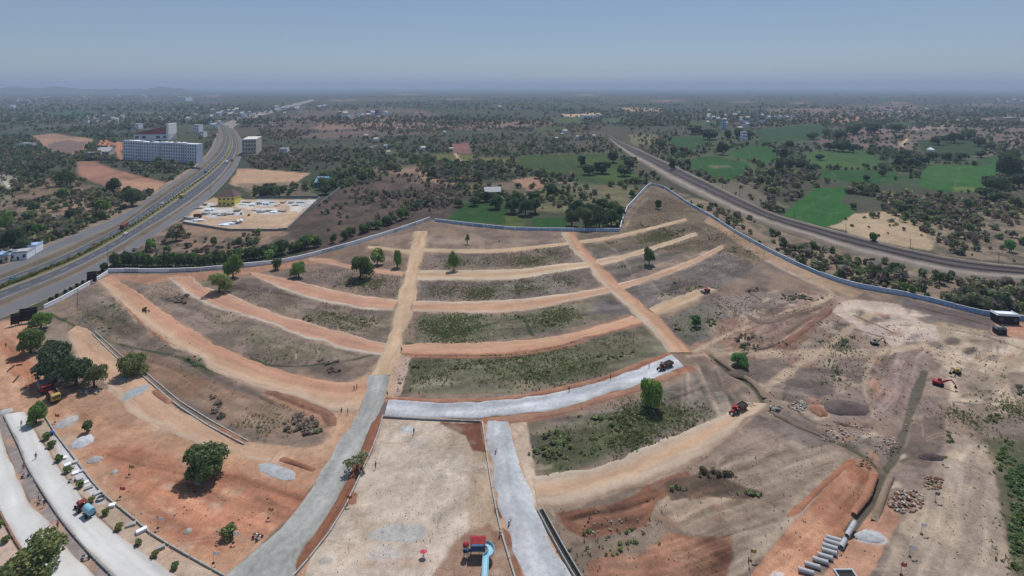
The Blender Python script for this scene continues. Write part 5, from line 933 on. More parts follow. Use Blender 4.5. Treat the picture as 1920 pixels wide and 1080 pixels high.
# ------------------------------------------------------------------ walls and fences
def polyline_wall(name, pts, hgt, thick, label, cat, panel_mat, post_mat, cop_mat=None, plen=6.0, posts=True, group=None):
    hgt *= SZ; thick *= SZ; plen *= SZ; g = GP(pts); L = np.sqrt(((g[1:]-g[:-1])**2).sum(1)).sum(); n = max(2, int(L/plen)+1)
    s = np.r_[0, np.cumsum(np.sqrt(((g[1:]-g[:-1])**2).sum(1)))]; u = np.linspace(0, L, n); q = np.stack([np.interp(u, s, g[:, 0]), np.interp(u, s, g[:, 1])], 1)
    r = empty(name, (q[0][0], q[0][1], 0)); tag(r, label, cat, group); o = q[0]
    for i in range(n-1):
        p0, p1 = q[i]-o, q[i+1]-o; t = (p1-p0); l = np.linalg.norm(t); a = math.atan2(t[1], t[0]); hh = hgt*rnd.uniform(.93, 1.05)
        b = MB(); b.box(.1, l-.1, -thick/2, thick/2, -.4, hh); e = b.obj('panel', {'fence_white': rnd.choice(['fence_white', 'fence_white', 'fence_white_stained']), 'fence_blue': rnd.choice(['fence_blue', 'fence_blue', 'fence_blue_faded', 'fence_blue_deep'])}.get(panel_mat, panel_mat), r); e.location = (p0[0], p0[1], 0); e.rotation_euler = (rnd.uniform(-.012, .012), 0, a)
        if cop_mat:
            b = MB(); b.box(.0, l-.01, -thick/2-.06, thick/2+.06, hh+.003, hh+.12); c = b.obj('coping', cop_mat, e)
        if posts:
            b = MB(); b.box(-.18, .18, -thick/2-.08, thick/2+.05, -.4, hgt*1.06); c = b.obj('post', post_mat, r); c.location = (p0[0], p0[1], 0); c.rotation_euler = (0, 0, a)
    return r
W_A = [(203, 511), (230, 510), (300, 511), (375, 508), (450, 501), (530, 493), (580, 481), (655, 461), (730, 438), (780, 421), (806, 412)]
polyline_wall('boundary_wall', W_A, 1.5, .3, 'white boundary wall running from the service road up to the top of the main dirt road', 'wall', 'fence_white', 'fence_white', 'coping')
polyline_wall('boundary_wall', [(816, 415), (880, 423), (960, 431), (1055, 433), (1162, 434)], 1.5, .2, 'grey blue boundary wall between the top plots and the small paddies', 'wall', 'fence_blue', 'fence_white', 'coping')
polyline_wall('boundary_wall', [(1163, 433), (1166, 420), (1176, 393), (1211, 354), (1221, 347)], 2.0, .2, 'short pale wall climbing to the tip of the walled ground', 'wall', 'fence_white', 'fence_white', 'coping')
W_D = [(1222, 347), (1240, 351), (1250, 356), (1285, 380), (1337, 410), (1385, 441), (1440, 471), (1490, 496), (1552, 523), (1615, 541), (1715, 558), (1790, 578), (1865, 596), (1925, 602), (2040, 610)]
polyline_wall('sheet_fence', W_D, 1.55, .12, 'long blue sheet fence curving beside the railway strip', 'fence', 'fence_blue', 'fence_blue', 'fence_white', plen=7)
polyline_wall('compound_wall', [(83, 579), (110, 566), (150, 544), (190, 521), (202, 513)], 1.3, .3, 'low bright white wall beside the service road and dirt corner', 'wall', 'white_wall', 'white_wall', 'white')
polyline_wall('low_wall', [(718, 780), (709, 815), (697, 846), (670, 903), (652, 943), (630, 981), (605, 1018), (580, 1048), (553, 1078), (530, 1104)], .35, .25, 'low concrete wall between the brown soil bank and the beige pad', 'wall', 'concrete', 'concrete', None, plen=5, posts=False)
polyline_wall('low_wall', [(720, 783), (780, 787), (850, 790), (902, 792)], .4, .25, 'low dark-edged wall along the top of the beige pad', 'wall', 'grey_wall', 'concrete', None, plen=4, posts=True)
polyline_wall('low_wall', [(904, 792), (907, 812), (915, 872), (927, 942), (940, 1000), (960, 1067), (972, 1104)], .35, .25, 'low pale wall between the beige pad and the grey access road', 'wall', 'concrete', 'concrete', None, plen=5, posts=False)
polyline_wall('low_wall', [(82, 778), (102, 811), (140, 861), (172, 903), (197, 931), (250, 973), (282, 1001), (325, 1028), (385, 1061), (440, 1092)], .3, .2, 'low wall between the red soil and the pale concrete road', 'wall', 'concrete', 'concrete', None, plen=5, posts=False)
polyline_wall('kerb_wall', [(7, 781), (34, 835), (51, 878), (83, 930), (113, 975), (146, 1015), (178, 1050), (201, 1072), (226, 1100)], .3, .18, 'dark kerb wall along the median of the pale concrete road', 'wall', 'grey_wall', 'grey_wall', None, plen=4, posts=False)
polyline_wall('kerb_wall', [(0, 962), (15, 991), (33, 1024), (60, 1061), (84, 1092)], .35, .25, 'outer kerb of the pale concrete road under the feathery tree', 'wall', 'stone_red', 'stone_red', None, plen=4, posts=False)
polyline_wall('drain_wall', [(172, 626), (222, 674), (266, 704), (328, 758), (392, 800), (458, 834)], .3, .28, 'pale drain wall along the edge of the wide lower dirt road', 'wall', 'concrete', 'concrete', None, plen=4, posts=False)
polyline_wall('drain_wall', [(178, 622), (228, 668), (272, 698), (336, 752), (400, 792), (466, 828)], .2, .22, 'thinner outer drain wall beside the wide lower dirt road', 'wall', 'concrete', 'concrete', None, plen=4, posts=False)
polyline_wall('yard_wall', [(343, 419), (430, 433), (536, 433), (600, 372)], 1.2, .3, 'grey stone wall round the lower side of the stone yard', 'wall', 'grey_wall', 'concrete', None, plen=6)
polyline_wall('yard_wall', [(480, 371), (540, 371), (596, 371)], 1.4, .3, 'grey wall at the back of the stone yard', 'wall', 'grey_wall', 'grey_wall', None, plen=6)
polyline_wall('garden_wall', [(600, 384), (640, 352), (662, 340)], 1.6, .3, 'weathered pale wall leading away from the stone yard corner', 'wall', 'grey_wall', 'grey_wall', None, plen=7)
polyline_wall('garden_wall', [(268, 307), (330, 313), (376, 318)], 2.0, .3, 'dark compound wall below the long white apartment block', 'wall', 'grey_wall', 'grey_wall', None, plen=8)
# open concrete drain
def drain(name, pts, w_, hgt, label):
    r = empty(name, (*GP([pts[0]])[0], 0)); tag(r, label, 'drain'); o = GP([pts[0]])[0]; g = catmull(GP(pts), 16)-o
    for i in range(15):
        t = g[i+1]-g[i]; l = np.linalg.norm(t); a = math.atan2(t[1], t[0])
        for nm, y0, y1, z0, z1, m in (('side_wall', -w_/2-.2, -w_/2, -.4, hgt, 'concrete'), ('side_wall', w_/2, w_/2+.2, -.4, hgt, 'concrete'), ('bed', -w_/2+.002, w_/2-.002, -.4, .1, 'dark_gap')):
            b = MB(); b.box(0, l-.03, y0, y1, z0, z1); e = b.obj(nm, m, r); e.location = (*g[i], 0); e.rotation_euler = (0, 0, a)
drain('open_drain', [(1012, 957), (1034, 998), (1055, 1036), (1082, 1082), (1096, 1106)], 1.1, .75, 'dark open concrete drain beside the grey access road')
# ------------------------------------------------------------------ banks, heaps, rubble
def mound(name, px, py, wpx, hpx, hgt, rgb, rz=0.0, label=None, cat=None, mat='gravel', kind=None, group=None, seed=0):
    hgt *= SZ; x, y, _ = G(px, py); s = mpp(py); a = wpx*s/2; b = hpx*s/2*F/(py-HY); n, m = 40, 10; v = [(0, 0, hgt)]; c = [A(*rgb)]
    for j in range(1, m+1):
        for i in range(n):
            t = 2*math.pi*i/n; k = j/m; rr = k*(1+.22*float(fbm(np.array([math.cos(t)*2+seed]), np.array([math.sin(t)*2+seed*3.1]), 1.0, 3)[0]-.5)*2)
            z = hgt*max(0, 1-k**1.5)*(.75+.5*float(fbm(np.array([rr*math.cos(t)*6+seed]), np.array([rr*math.sin(t)*6]), 2, 3)[0])) if j < m else -.25
            v.append((rr*a*math.cos(t), rr*b*math.sin(t), z)); c.append(A(*rgb)*rnd.uniform(.9, 1.1))
    f3 = [(0, 1+i, 1+(i+1) % n) for i in range(n)]
    f4 = [(1+(j-1)*n+i, 1+j*n+i, 1+j*n+(i+1) % n, 1+(j-1)*n+(i+1) % n) for j in range(1, m) for i in range(n)]
    me = bpy.data.meshes.new(name); me.from_pydata(v, [], f3+f4); ca = me.color_attributes.new('col', 'FLOAT_COLOR', 'POINT')
    c4 = np.ones((len(v), 4), np.float32); c4[:, :3] = np.array(c); ca.data.foreach_set('color', c4.ravel()); me.materials.append(M[mat]); me.update()
    for p in me.polygons: p.use_smooth = True
    o = bpy.data.objects.new(name, me); COL.objects.link(o); o.location = (x, y, 0); o.rotation_euler = (0, 0, rz); tag(o, label, cat, group, kind)
for i, q in enumerate([(155, 829, 38, 28, .9, (206, 208, 212), 'white gravel heap by the wall on the orange ground'), (124, 792, 34, 30, .6, (186, 182, 178), 'pale gravel heap near the young sapling'), (178, 862, 30, 16, .5, (182, 174, 170), 'greyish gravel heap below the white one'),
    (254, 736, 40, 34, .4, (168, 174, 176), 'long bluish gravel patch on the wide lower dirt road'), (230, 713, 24, 12, .4, (176, 178, 178), 'small bluish gravel patch behind the long one'), (1632, 1006, 52, 26, .5, (192, 192, 194), 'pale gravel heap beside the laid concrete pipes'),
    (214, 885, 14, 10, .4, (190, 180, 172), 'small pale sand heap on the red soil'), (352, 996, 14, 14, .4, (182, 172, 160), 'small grey heap in the middle of the red soil'), (10, 772, 26, 14, .5, (190, 190, 186), 'grey heap at the head of the pale concrete road')]):
    mound('gravel_heap', *q[:5], q[5], 0, q[6], 'gravel heap', seed=i)
mound('gravel_heap', 520, 884, 100, 22, .3, (182, 186, 186), -.42, 'long grey gravel strip beside the grey spine road', 'gravel heap', seed=31)
mound('spoil_heap', 1588, 766, 84, 30, 1.6, (112, 96, 90), 0, 'broad dark spoil heap above the stone rubble', 'spoil heap', mat='soil', seed=41); mound('spoil_heap', 1535, 770, 30, 22, 1.0, (168, 118, 90), 0, 'reddish spoil heap beside the dark one', 'spoil heap', mat='soil', seed=42); mound('spoil_heap', 1745, 858, 50, 16, .8, (92, 82, 78), 0, 'dark wet spoil heap in the hollow near the yellow flag', 'spoil heap', mat='soil', seed=43); mound('spoil_heap', 1500, 720, 60, 22, .9, (116, 102, 92), 0, 'grey spoil heap below the branching track', 'spoil heap', mat='soil', seed=44); mound('spoil_heap', 1430, 575, 60, 14, 1.2, (136, 118, 106), 0, 'pale spoil heap on the rough ground by the brushwood', 'spoil heap', mat='soil', seed=45); mound('spoil_heap', 1390, 700, 46, 16, .9, (118, 102, 90), 0, 'dark spoil heap behind the flat green tree', 'spoil heap', mat='soil', seed=46)
def ridge(pts, wpx, hgt, rgb, label, seed=0):
    g = GP(pts); L = np.sqrt(((g[1:]-g[:-1])**2).sum(1)).sum(); n = int(max(8, min(160, L/1.2))); g = catmull(g, n); m = 9; t = np.gradient(g, axis=0); t /= np.linalg.norm(t, axis=1)[:, None]; nr = np.stack([-t[:, 1], t[:, 0]], 1)
    s = np.arange(n)*L/n; wd = wpx*1.25*g[:, 1]/F*.5*(.35+1.3*fbm(s, s*0+seed*7.7, 9, 4)); U = np.linspace(-1, 1, m)
    P_ = g[:, None]+nr[:, None]*(wd[:, None]*U[None])[..., None]; endf = np.minimum(1, np.minimum(np.arange(n), n-1-np.arange(n))/3.0)
    Z = hgt*.7*(1-U[None]**2)*(.55+.9*fbm(P_[..., 0], P_[..., 1], 3.0, 3))*endf[:, None]-.06-.25*(np.abs(U[None]) > .99); C = np.tile(A(*rgb), (n, m, 1))*(.8+.4*fbm(P_[..., 0]+5, P_[..., 1], 4, 3))[..., None]
    v = np.concatenate([P_.reshape(-1, 2), Z.reshape(-1, 1)], 1); i = np.arange(n*m).reshape(n, m); f = np.stack([i[:-1, :-1].ravel(), i[1:, :-1].ravel(), i[1:, 1:].ravel(), i[:-1, 1:].ravel()], 1)
    tag(mesh_np('soil_ridge', v, f[:, ::-1], 'soil', C.reshape(-1, 3), smooth=True), label, 'soil ridge')
for i, q in enumerate([([(284, 730), (305, 746), (326, 760)], 16, .7, (164, 112, 84), 'brown soil ridge beside the drain wall of the lower dirt road'), ([(402, 800), (430, 816), (460, 833)], 14, .7, (164, 110, 82), 'brown soil ridge at the end of the drain wall'), ([(522, 858), (556, 870), (592, 882)], 14, .8, (156, 102, 74), 'brown soil ridge next to the long grey gravel strip'),
    ([(498, 731), (550, 748), (600, 768), (622, 782), (625, 806)], 14, .45, (150, 108, 84), 'brown soil ridge curling round the brushwood plot'), ([(735, 746), (800, 752), (860, 752), (960, 746), (1060, 727), (1140, 706), (1228, 671)], 12, .6, (172, 122, 94), 'red soil ridge along the upper side of the pale gravel road'), ([(910, 788), (960, 786), (1045, 773), (1120, 750), (1195, 728), (1270, 698)], 16, .6, (166, 122, 96), 'brown soil ridge along the lower side of the pale gravel road'),
    ([(760, 671), (860, 671), (960, 668), (1040, 655), (1110, 637)], 9, .5, (156, 112, 86), 'low soil ridge below the middle dirt road'), ([(706, 780), (698, 810), (684, 850), (656, 905), (630, 950), (600, 1000), (572, 1034)], 20, .7, (146, 94, 68), 'long brown soil ridge between the grey spine road and the low wall'),
     ([(1340, 668), (1368, 690), (1415, 718), (1436, 745)], 8, .7, (148, 128, 106), 'pale soil ridge on the bank of the small drain'), ([(1445, 770), (1500, 800), (1560, 825)], 9, .6, (128, 112, 98), 'grey soil ridge on the bank of the lower drain'), ([(1555, 790), (1580, 796), (1612, 806)], 10, .8, (104, 90, 84), 'dark soil ridge beside the stone rubble'),
    ([(1780, 752), (1830, 757), (1864, 752)], 8, .5, (164, 146, 122), 'thin soil ridge on the pale machine yard'), ([(1462, 650), (1510, 618), (1560, 578)], 12, .8, (140, 100, 80), 'reddish soil ridge climbing towards the pale platform'), ([(1600, 590), (1650, 612), (1690, 632)], 7, .5, (150, 124, 104), 'thin soil ridge along the edge of the pale platform'), ([(1400, 590), (1430, 605), (1480, 590)], 14, .9, (132, 112, 100), 'dark spoil ridge on the rough ground below the fence'),
    ([(1640, 975), (1655, 930), (1672, 890)], 10, .6, (150, 128, 106), 'soil ridge along the near bank of the concrete channel'), ([(1600, 960), (1625, 925), (1640, 885)], 9, .6, (176, 120, 88), 'orange soil ridge along the far bank of the concrete channel'), ([(1480, 970), (1560, 895), (1600, 862)], 10, .5, (170, 112, 80), 'long orange soil ridge at the edge of the ploughed field'),
    ([(206, 545), (250, 590), (300, 632), (340, 655)], 7, .4, (176, 124, 92), 'soil ridge along the lower edge of the wide salmon road'), ([(1700, 570), (1780, 590), (1855, 608)], 8, .6, (118, 92, 80), 'dark soil ridge at the foot of the blue fence')]):
    ridge(*q, seed=i)
def stone_mesh(seed):
    import bmesh
    bm = bmesh.new(); bmesh.ops.create_icosphere(bm, subdivisions=1, radius=.5); r = random.Random(seed)
    for vv in bm.verts: vv.co = Vector((vv.co.x*r.uniform(.6, 1.1), vv.co.y*r.uniform(.6, 1.1), vv.co.z*r.uniform(.45, .8)))
    v = np.array([p.co[:] for p in bm.verts]); f = np.array([[q.index for q in p.verts] for p in bm.faces]); bm.free(); return v, f
ST = [stone_mesh(i) for i in range(5)]
def rubble(px, py, rx, ry, n, size, rgbs, pile=.8):
    V_, F_, C_ = [], [], []; k = 0; cx, cy, _ = G(px, py)
    for i in range(n):
        u, t = math.sqrt(rnd.random()), rnd.uniform(0, 6.28); x, y, _ = G(px+rx*u*math.cos(t), py+ry*u*math.sin(t)); v, f = ST[rnd.randrange(5)]; s = SZ*rnd.uniform(*size); a = rnd.uniform(0, 6.28)
        R = np.array([[math.cos(a), -math.sin(a), 0], [math.sin(a), math.cos(a), 0], [0, 0, 1]]); z = pile*max(0, 1-u*1.2)*rnd.random()
        V_.append(v@R.T*s+np.array([x, y, z+s*.15])); F_.append(f+k); k += len(v); C_.append(np.tile(A(*rnd.choice(rgbs))*rnd.uniform(.8, 1.15), (len(v), 1)))
    tag(mesh_np('rubble', np.concatenate(V_), np.concatenate(F_), 'soil', np.concatenate(C_)), kind='stuff')
GS = [(196, 184, 168), (176, 164, 150), (160, 146, 132), (206, 196, 180)]; RS = [(170, 120, 92), (180, 150, 126), (150, 104, 78), (190, 166, 142)]
rubble(1698, 940, 34, 22, 190, (.25, .8), RS+RS+GS, .8); rubble(1750, 905, 20, 14, 90, (.25, .7), RS, .7); rubble(1495, 760, 18, 11, 110, (.3, .7), GS, .4); rubble(1580, 805, 40, 15, 120, (.2, .6), GS+RS, .2); rubble(1600, 820, 60, 20, 90, (.15, .5), GS, .1)
rubble(1660, 832, 30, 14, 110, (.2, .6), GS+RS, .2); rubble(1620, 870, 14, 8, 30, (.3, .7), RS, .4); rubble(1535, 605, 16, 6, 20, (.4, .9), GS, .3); rubble(1410, 760, 10, 5, 20, (.3, .8), GS, .3); rubble(1455, 765, 12, 6, 30, (.4, .9), GS, .3)
rubble(250, 1000, 120, 50, 60, (.12, .35), RS+GS, 0); rubble(420, 940, 90, 60, 50, (.12, .4), RS, 0); rubble(1150, 985, 70, 30, 40, (.15, .5), RS+GS, 0); rubble(1450, 900, 120, 50, 50, (.12, .4), GS, 0); rubble(800, 930, 110, 110, 50, (.1, .3), GS, 0); rubble(170, 735, 20, 6, 16, (.5, 1.2), GS, .3); rubble(1790, 690, 60, 40, 40, (.2, .5), GS, 0)
rubble(1640, 700, 60, 40, 60, (.2, .6), GS, 0); rubble(1820, 960, 60, 90, 70, (.12, .4), GS, 0); rubble(330, 640, 60, 40, 26, (.3, .8), GS, 0); rubble(1290, 745, 40, 30, 30, (.15, .4), GS, 0)
for x0, y0, x1, y1, n in [(224, 575, 300, 632, 26), (345, 603, 385, 634, 10)]:
    for _ in range(1): rubble((x0+x1)/2, (y0+y1)/2, 3, 3, 3, (.4, .8), GS, .1)
def clods(polys, n, size, rgbs):
    V_, F_, C_ = [], [], []; k = 0; ar = [abs(np.sum(g[:, 0]*np.roll(g[:, 1], -1)-g[:, 1]*np.roll(g[:, 0], -1))) for g in map(GP, polys)]
    for p_, a_ in zip(polys, ar):
        g = GP(p_); m = int(n*a_/sum(ar)); q = RNG.uniform(g.min(0), g.max(0), (m*3, 2)); q = q[pip(q, g)]; q = q[RNG.random(len(q)) < np.clip((fbm(q[:, 0], q[:, 1], 10, 3)-.4)/.15, .08, 1)][:m]
        for x, y in q:
            v, f = ST[rnd.randrange(5)]; s = size[0]+(size[1]-size[0])*rnd.random()**2.5; V_.append(v*s+np.array([x, y, s*.1+.1])); F_.append(f+k); k += len(v); C_.append(np.tile(A(*rnd.choice(rgbs))*rnd.uniform(.7, 1.2), (len(v), 1)))
    tag(mesh_np('rubble', np.concatenate(V_), np.concatenate(F_), 'soil', np.concatenate(C_)), kind='stuff')
clods([[(1335, 560), (1560, 545), (1760, 590), (1900, 640), (1900, 760), (1780, 830), (1650, 870), (1440, 770), (1330, 690)]], 2600, (.15, .75), [(176, 160, 144), (130, 112, 100), (110, 94, 86), (190, 176, 158)])
clods([[(1000, 960), (1250, 900), (1440, 770), (1600, 850), (1480, 975), (1380, 1090), (1075, 1100)], [(1395, 1090), (1605, 862), (1680, 960), (1620, 1095)], [(1650, 1095), (1790, 830), (1850, 835), (1890, 1095)]], 1500, (.1, .4), [(150, 126, 104), (120, 98, 82), (180, 160, 140), (140, 92, 68)])
clods([[(60, 640), (90, 740), (460, 842), (600, 870), (480, 1030), (330, 1060), (90, 790)], [(720, 790), (900, 796), (960, 1080), (590, 1080)]], 1300, (.08, .32), [(190, 160, 134), (140, 92, 68), (170, 120, 92), (206, 190, 172)])
clods([[(250, 540), (470, 520), (758, 518), (720, 668), (520, 685), (350, 610)], [(110, 585), (190, 530), (360, 660), (640, 800), (480, 830), (210, 650)], [(785, 470), (1090, 450), (1260, 650), (960, 740), (765, 735)]], 1800, (.15, .5), [(170, 150, 130), (120, 104, 92), (100, 88, 78)])
# concrete pipes
def cpipe(px, py, dx, dy, L, r, label, group=None):
    x, y, _ = G(px, py); x1, y1, _ = G(px+dx, py+dy); a = math.atan2(y1-y, x1-x); b = MB(); b.pipe((-L/2, 0, r), (L/2, 0, r), r, .09, 20); b.pipe((L/2-.18, 0, r), (L/2+.002, 0, r), r+.045, .05, 20)
    o = b.obj('concrete_pipe', 'pipe_concrete', smooth=False); o.location = (x, y, 0); o.rotation_euler = (0, 0, a); tag(o, label, 'pipe', group)
for x, y in [(1511, 1075), (1523, 1064), (1538, 1055), (1547, 1047), (1555, 1038), (1556, 1029), (1560, 1021), (1563, 1014)]:
    cpipe(x, y, 20, 6, 2.9, .46, 'pale concrete pipe lying crosswise beside the pipe trench', 'concrete pipes laid side by side by the trench')
for x, y in [(1581, 1023), (1592, 1002), (1599, 990)]:
    cpipe(x, y, 8, -14, 2.9, .5, 'pale concrete pipe set end to end into the trench', 'pipes set in the trench')
# concrete chamber at the bottom edge
r = empty('concrete_chamber', G(1588, 1082)); tag(r, 'square open concrete chamber on the pale ground beside the pipes', 'chamber')
for x0, x1, y0, y1 in ((-2, 2, 1.2, 1.5), (-2, 2, -1.5, -1.2), (-2, -1.7, -1.197, 1.197), (1.7, 2, -1.197, 1.197)): b = MB(); b.box(x0, x1, y0, y1, -.2, .45); b.obj('side_wall', 'pipe_concrete', r)
b = MB(); b.box(-1.69, 1.69, -1.19, 1.19, -.2, .05); b.obj('floor', 'dark_gap', r)
# ------------------------------------------------------------------ buildings
def apartment():
    p0, p1 = np.array(G(231, 299)[:2]), np.array(G(369, 306.5)[:2]); t = p1-p0; L = np.linalg.norm(t); a = math.atan2(t[1], t[0])
    r = empty('apartment_block', (*p0, 0), a); tag(r, 'long white six storey apartment block in four sections beside the highway', 'apartment block'); hh = 24.8
    edges = [0, .235, .25, .505, .525, .82, .84, 1.0]; wm = None; gl = None; floors = 6; fh = hh/floors
    for k in range(4):
        x0, x1 = edges[2*k]*L, edges[2*k+1]*L; hh = 24.8+[.6, -.3, .3, -.6][k]; b = MB(); b.box(x0, x1, 0, 9, -.5, hh); w_ = b.obj('wall', 'facade', r)
        b = MB(); b.box(x0-.15, x1+.15, -.15, 9.15, hh+.003, hh+.9); b.box(x0+.3, x1-.3, .3, 8.7, hh+.5, hh+1.0); b.obj('parapet', 'white_wall', w_)
        n = [7, 7, 9, 5][k]; cw = (x1-x0)/n
        for i in range(n+1):
            b = MB(); xx = min(max(x0+i*cw, x0+.3), x1-.3); b.box(xx-.3, xx+.3, -.4, -.003, -.5, hh-.2); b.obj('pilaster', 'white_wall', r)
        for f in range(1, floors):
            b = MB(); b.box(x0, x1, -.25, -.002, f*fh-.2, f*fh+.15); b.obj('floor_band', 'facade', r)
        for f in range(floors):
            for i in range(n):
                if wm is None:
                    b = MB(); b.box(-.75, .75, -.08, -.004, 0, 2.3); o = b.obj('window', 'window_dark', r); wm = o.data
                    b = MB(); b.box(-.95, .95, -.3, -.085, -.15, -.003); gl = b.obj('sill', 'white_wall', o); gl = gl.data
                else:
                    o = bpy.data.objects.new('window', wm); COL.objects.link(o); o.parent = r
                    s = bpy.data.objects.new('sill', gl); COL.objects.link(s); s.parent = o
                o.location = (x0+(i+.5)*cw, 0, f*fh+.8); o.scale = (min(1.15, cw*.27/.75), 1, 1)
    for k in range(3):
        x0, x1 = edges[2*k+1]*L, edges[2*k+2]*L; b = MB(); b.box(x0+.01, x1-.01, 2.0, 8, -.5, hh-1); b.obj('dark_infill', 'dark_gap', r)  # near-black boxes paint in the dark of the gaps between sections
    for x0, z1 in ((14, 1.6), (30, 1.4), (62, 1.7), (78, 1.3), (100, 1.6)): b = MB(); b.cyl((x0, 4, hh+1.0), (x0, 4, hh+1.0+z1), .9, .9, 12); b.obj('water_tank', 'board_dark', r)
    for x0 in (4, 46, 88): b = MB(); b.box(x0, x0+5, 2, 6, hh+1.003, hh+3.2); b.obj('stair_tower', 'grey_wall', r)
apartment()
def house(px, py, wpx, hm, dm, rz, wall, roof, kind='flat', label='', group=None, nwin=3, name='house', floors=1, cat='house'):
    hm *= SZ; dm *= SZ
    x, y, _ = G(px, py); W = wpx*mpp(py); r = empty(name, (x, y, 0), rz); tag(r, label, cat, group)
    b = MB(); b.box(-W/2, W/2, 0, dm, -.3, hm); b.obj('wall', wall, r)
    if kind == 'flat':
        b = MB(); b.box(-W/2-.2, W/2+.2, -.2, dm+.2, hm+.003, hm+.25); b.box(-W/2+.1, W/2-.1, .1, .3, hm+.253, hm+.85); b.box(-W/2+.1, -W/2+.3, .303, dm-.1, hm+.253, hm+.85); b.box(W/2-.3, W/2-.1, .303, dm-.1, hm+.253, hm+.85); b.obj('roof', roof, r)
    elif kind == 'gable':
        b = MB(); b.prism([(-W/2-.5, hm), (W/2+.5, hm), (W/2+.5, hm+.15), (0, hm+dm*.28+.15), (-W/2-.5, hm+.15)], -.5, dm+.5) if W > dm*.9 and False else b.add([(-W/2-.5, -.6, hm), (W/2+.5, -.6, hm), (W/2+.5, dm+.6, hm), (-W/2-.5, dm+.6, hm), (-W/2-.5, dm/2, hm+dm*.3), (W/2+.5, dm/2, hm+dm*.3)], [(0, 1, 5, 4), (2, 3, 4, 5), (0, 4, 3), (1, 2, 5), (3, 2, 1, 0)]); b.obj('roof', roof, r)
    elif kind == 'hip':
        b = MB(); b.add([(-W/2-.7, -.7, hm), (W/2+.7, -.7, hm), (W/2+.7, dm+.7, hm), (-W/2-.7, dm+.7, hm), (-W*.12, dm/2, hm+dm*.42), (W*.12, dm/2, hm+dm*.42)], [(0, 1, 5, 4), (2, 3, 4, 5), (0, 4, 3), (1, 2, 5), (3, 2, 1, 0)]); b.obj('roof', roof, r)
    fh = hm/floors
    for f in range(floors):
        for i in range(nwin):
            xx = -W/2+W*(i+.5)/nwin; 
            if f == 0 and i == nwin//2: b = MB(); b.box(xx-.5, xx+.5, -.06, -.004, 0, min(2.1, fh*.75)); b.obj('door', 'board_dark', r)
            else: b = MB(); b.box(xx-W/nwin*.26, xx+W/nwin*.26, -.06, -.004, f*fh+fh*.34, f*fh+fh*.74); b.obj('window', 'window_dark', r)
    return r
r = house(283, 263, 62, 8, 22, .1, 'white_wall', 'roof_red', 'none', 'white stepped hall with a rising red roof behind the apartment block', None, 5, 'assembly_hall', 1, 'hall')
W = 62*mpp(263); b = MB(); b.prism([(-W/2, 8.003*SZ), (W/2-4, 8.003*SZ), (W/2-4, 20*SZ), (-W/2, 9.5*SZ)], 2, 20*SZ); b.obj('roof', 'roof_red', r); b = MB(); b.box(W/2-3.99, W/2, -.3, 22*SZ, -.3, 23*SZ); b.obj('tower_wall', 'white', r)
r = house(424, 386, 30, 5.6, 10, .12, 'yellow_wall', 'roof_brown', 'hip', 'yellow house with a brown hipped roof in the stone yard', None, 4, 'yellow_house', 2)
b = MB()
house(467, 291, 24, 17, 40, .3, 'beige', 'terrace', 'flat', 'tall beige building on the bend of the highway', None, 5, 'office_building', 4, 'building'); house(531, 291, 14, 7, 8, .1, 'white_wall', 'terrace', 'flat', 'small white house among the trees past the highway bend', None, 3, 'house', 2)
house(28, 489, 36, 3.2, 7, .35, 'white_wall', 'roof_grey', 'flat', 'white roadside shop with dark open fronts across the highway', None, 4, 'roadside_shop', 1, 'shop'); house(53, 478, 22, 3.6, 7, .35, 'white_wall', 'fence_blue', 'flat', 'small blue-white roadside house at the track mouth', None, 3, 'house', 1)
house(2, 494, 22, 3.2, 7, .35, 'cream', 'fence_blue', 'flat', 'pale roadside house at the end of the shop row', None, 3, 'house', 1)
house(600, 352, 22, 4, 12, -.1, 'teal', 'roof_blue', 'gable', 'shed with a light blue sheet roof in the avenue of trees', None, 3, 'shed', 1, 'shed'); house(925, 368, 30, 3, 9, .2, 'dark_gap', 'roof_grey', 'gable', 'open dark cattle shed with a grey roof by the small paddy', None, 4, 'cattle_shed', 1, 'shed')
house(168, 294, 22, 4, 9, 0, 'white_wall', 'roof_grey', 'flat', 'low white building beside the dark field', None, 3); house(193, 291, 20, 4, 14, .3, 'cream', 'roof_grey', 'gable', 'grey roofed shed on the orange clearing', None, 3, 'shed', 1, 'shed')
house(42, 277, 20, 5, 12, 0, 'white_wall', 'roof_grey', 'flat', 'lone white building in the trees left of the orange field', None, 4); house(16, 203, 8, 12, 20, 0, 'white', 'terrace', 'flat', 'lone far white block standing in dark trees', None, 3, 'house', 3)
house(316, 256, 12, 11, 12, 0, 'facade', 'terrace', 'flat', 'pale blue three storey house behind the apartment block', None, 3, 'house', 3); house(367, 248, 11, 12, 12, 0, 'white_wall', 'terrace', 'flat', 'white three storey house by the highway bend', None, 3, 'house', 3); house(378, 257, 7, 8, 10, 0, 'white', 'terrace', 'flat', 'narrow white house next to the highway bend', None, 2, 'house', 2)
house(255, 242, 9, 9, 12, 0, 'white_wall', 'terrace', 'flat', 'white house on the wooded rise behind the hall', None, 3, 'house', 2); house(336, 190, 24, 22, 60, 0, 'white', 'terrace', 'flat', 'broad white institution block far beyond the orange fields', None, 6, 'institution', 4, 'building')
house(1111, 224, 30, 9, 30, .3, 'white', 'roof_grey', 'flat', 'long white factory shed on the plain past the railway', None, 6, 'factory', 1, 'factory'); house(1900, 230, 26, 10, 24, 0, 'cream', 'roof_grey', 'flat', 'cream building on the dry rise beyond the green fields', None, 5, 'house', 2); house(1749, 293, 6, 7, 6, 0, 'white', 'white', 'hip', 'small white shrine beside the green field', None, 1, 'shrine', 1, 'shrine')
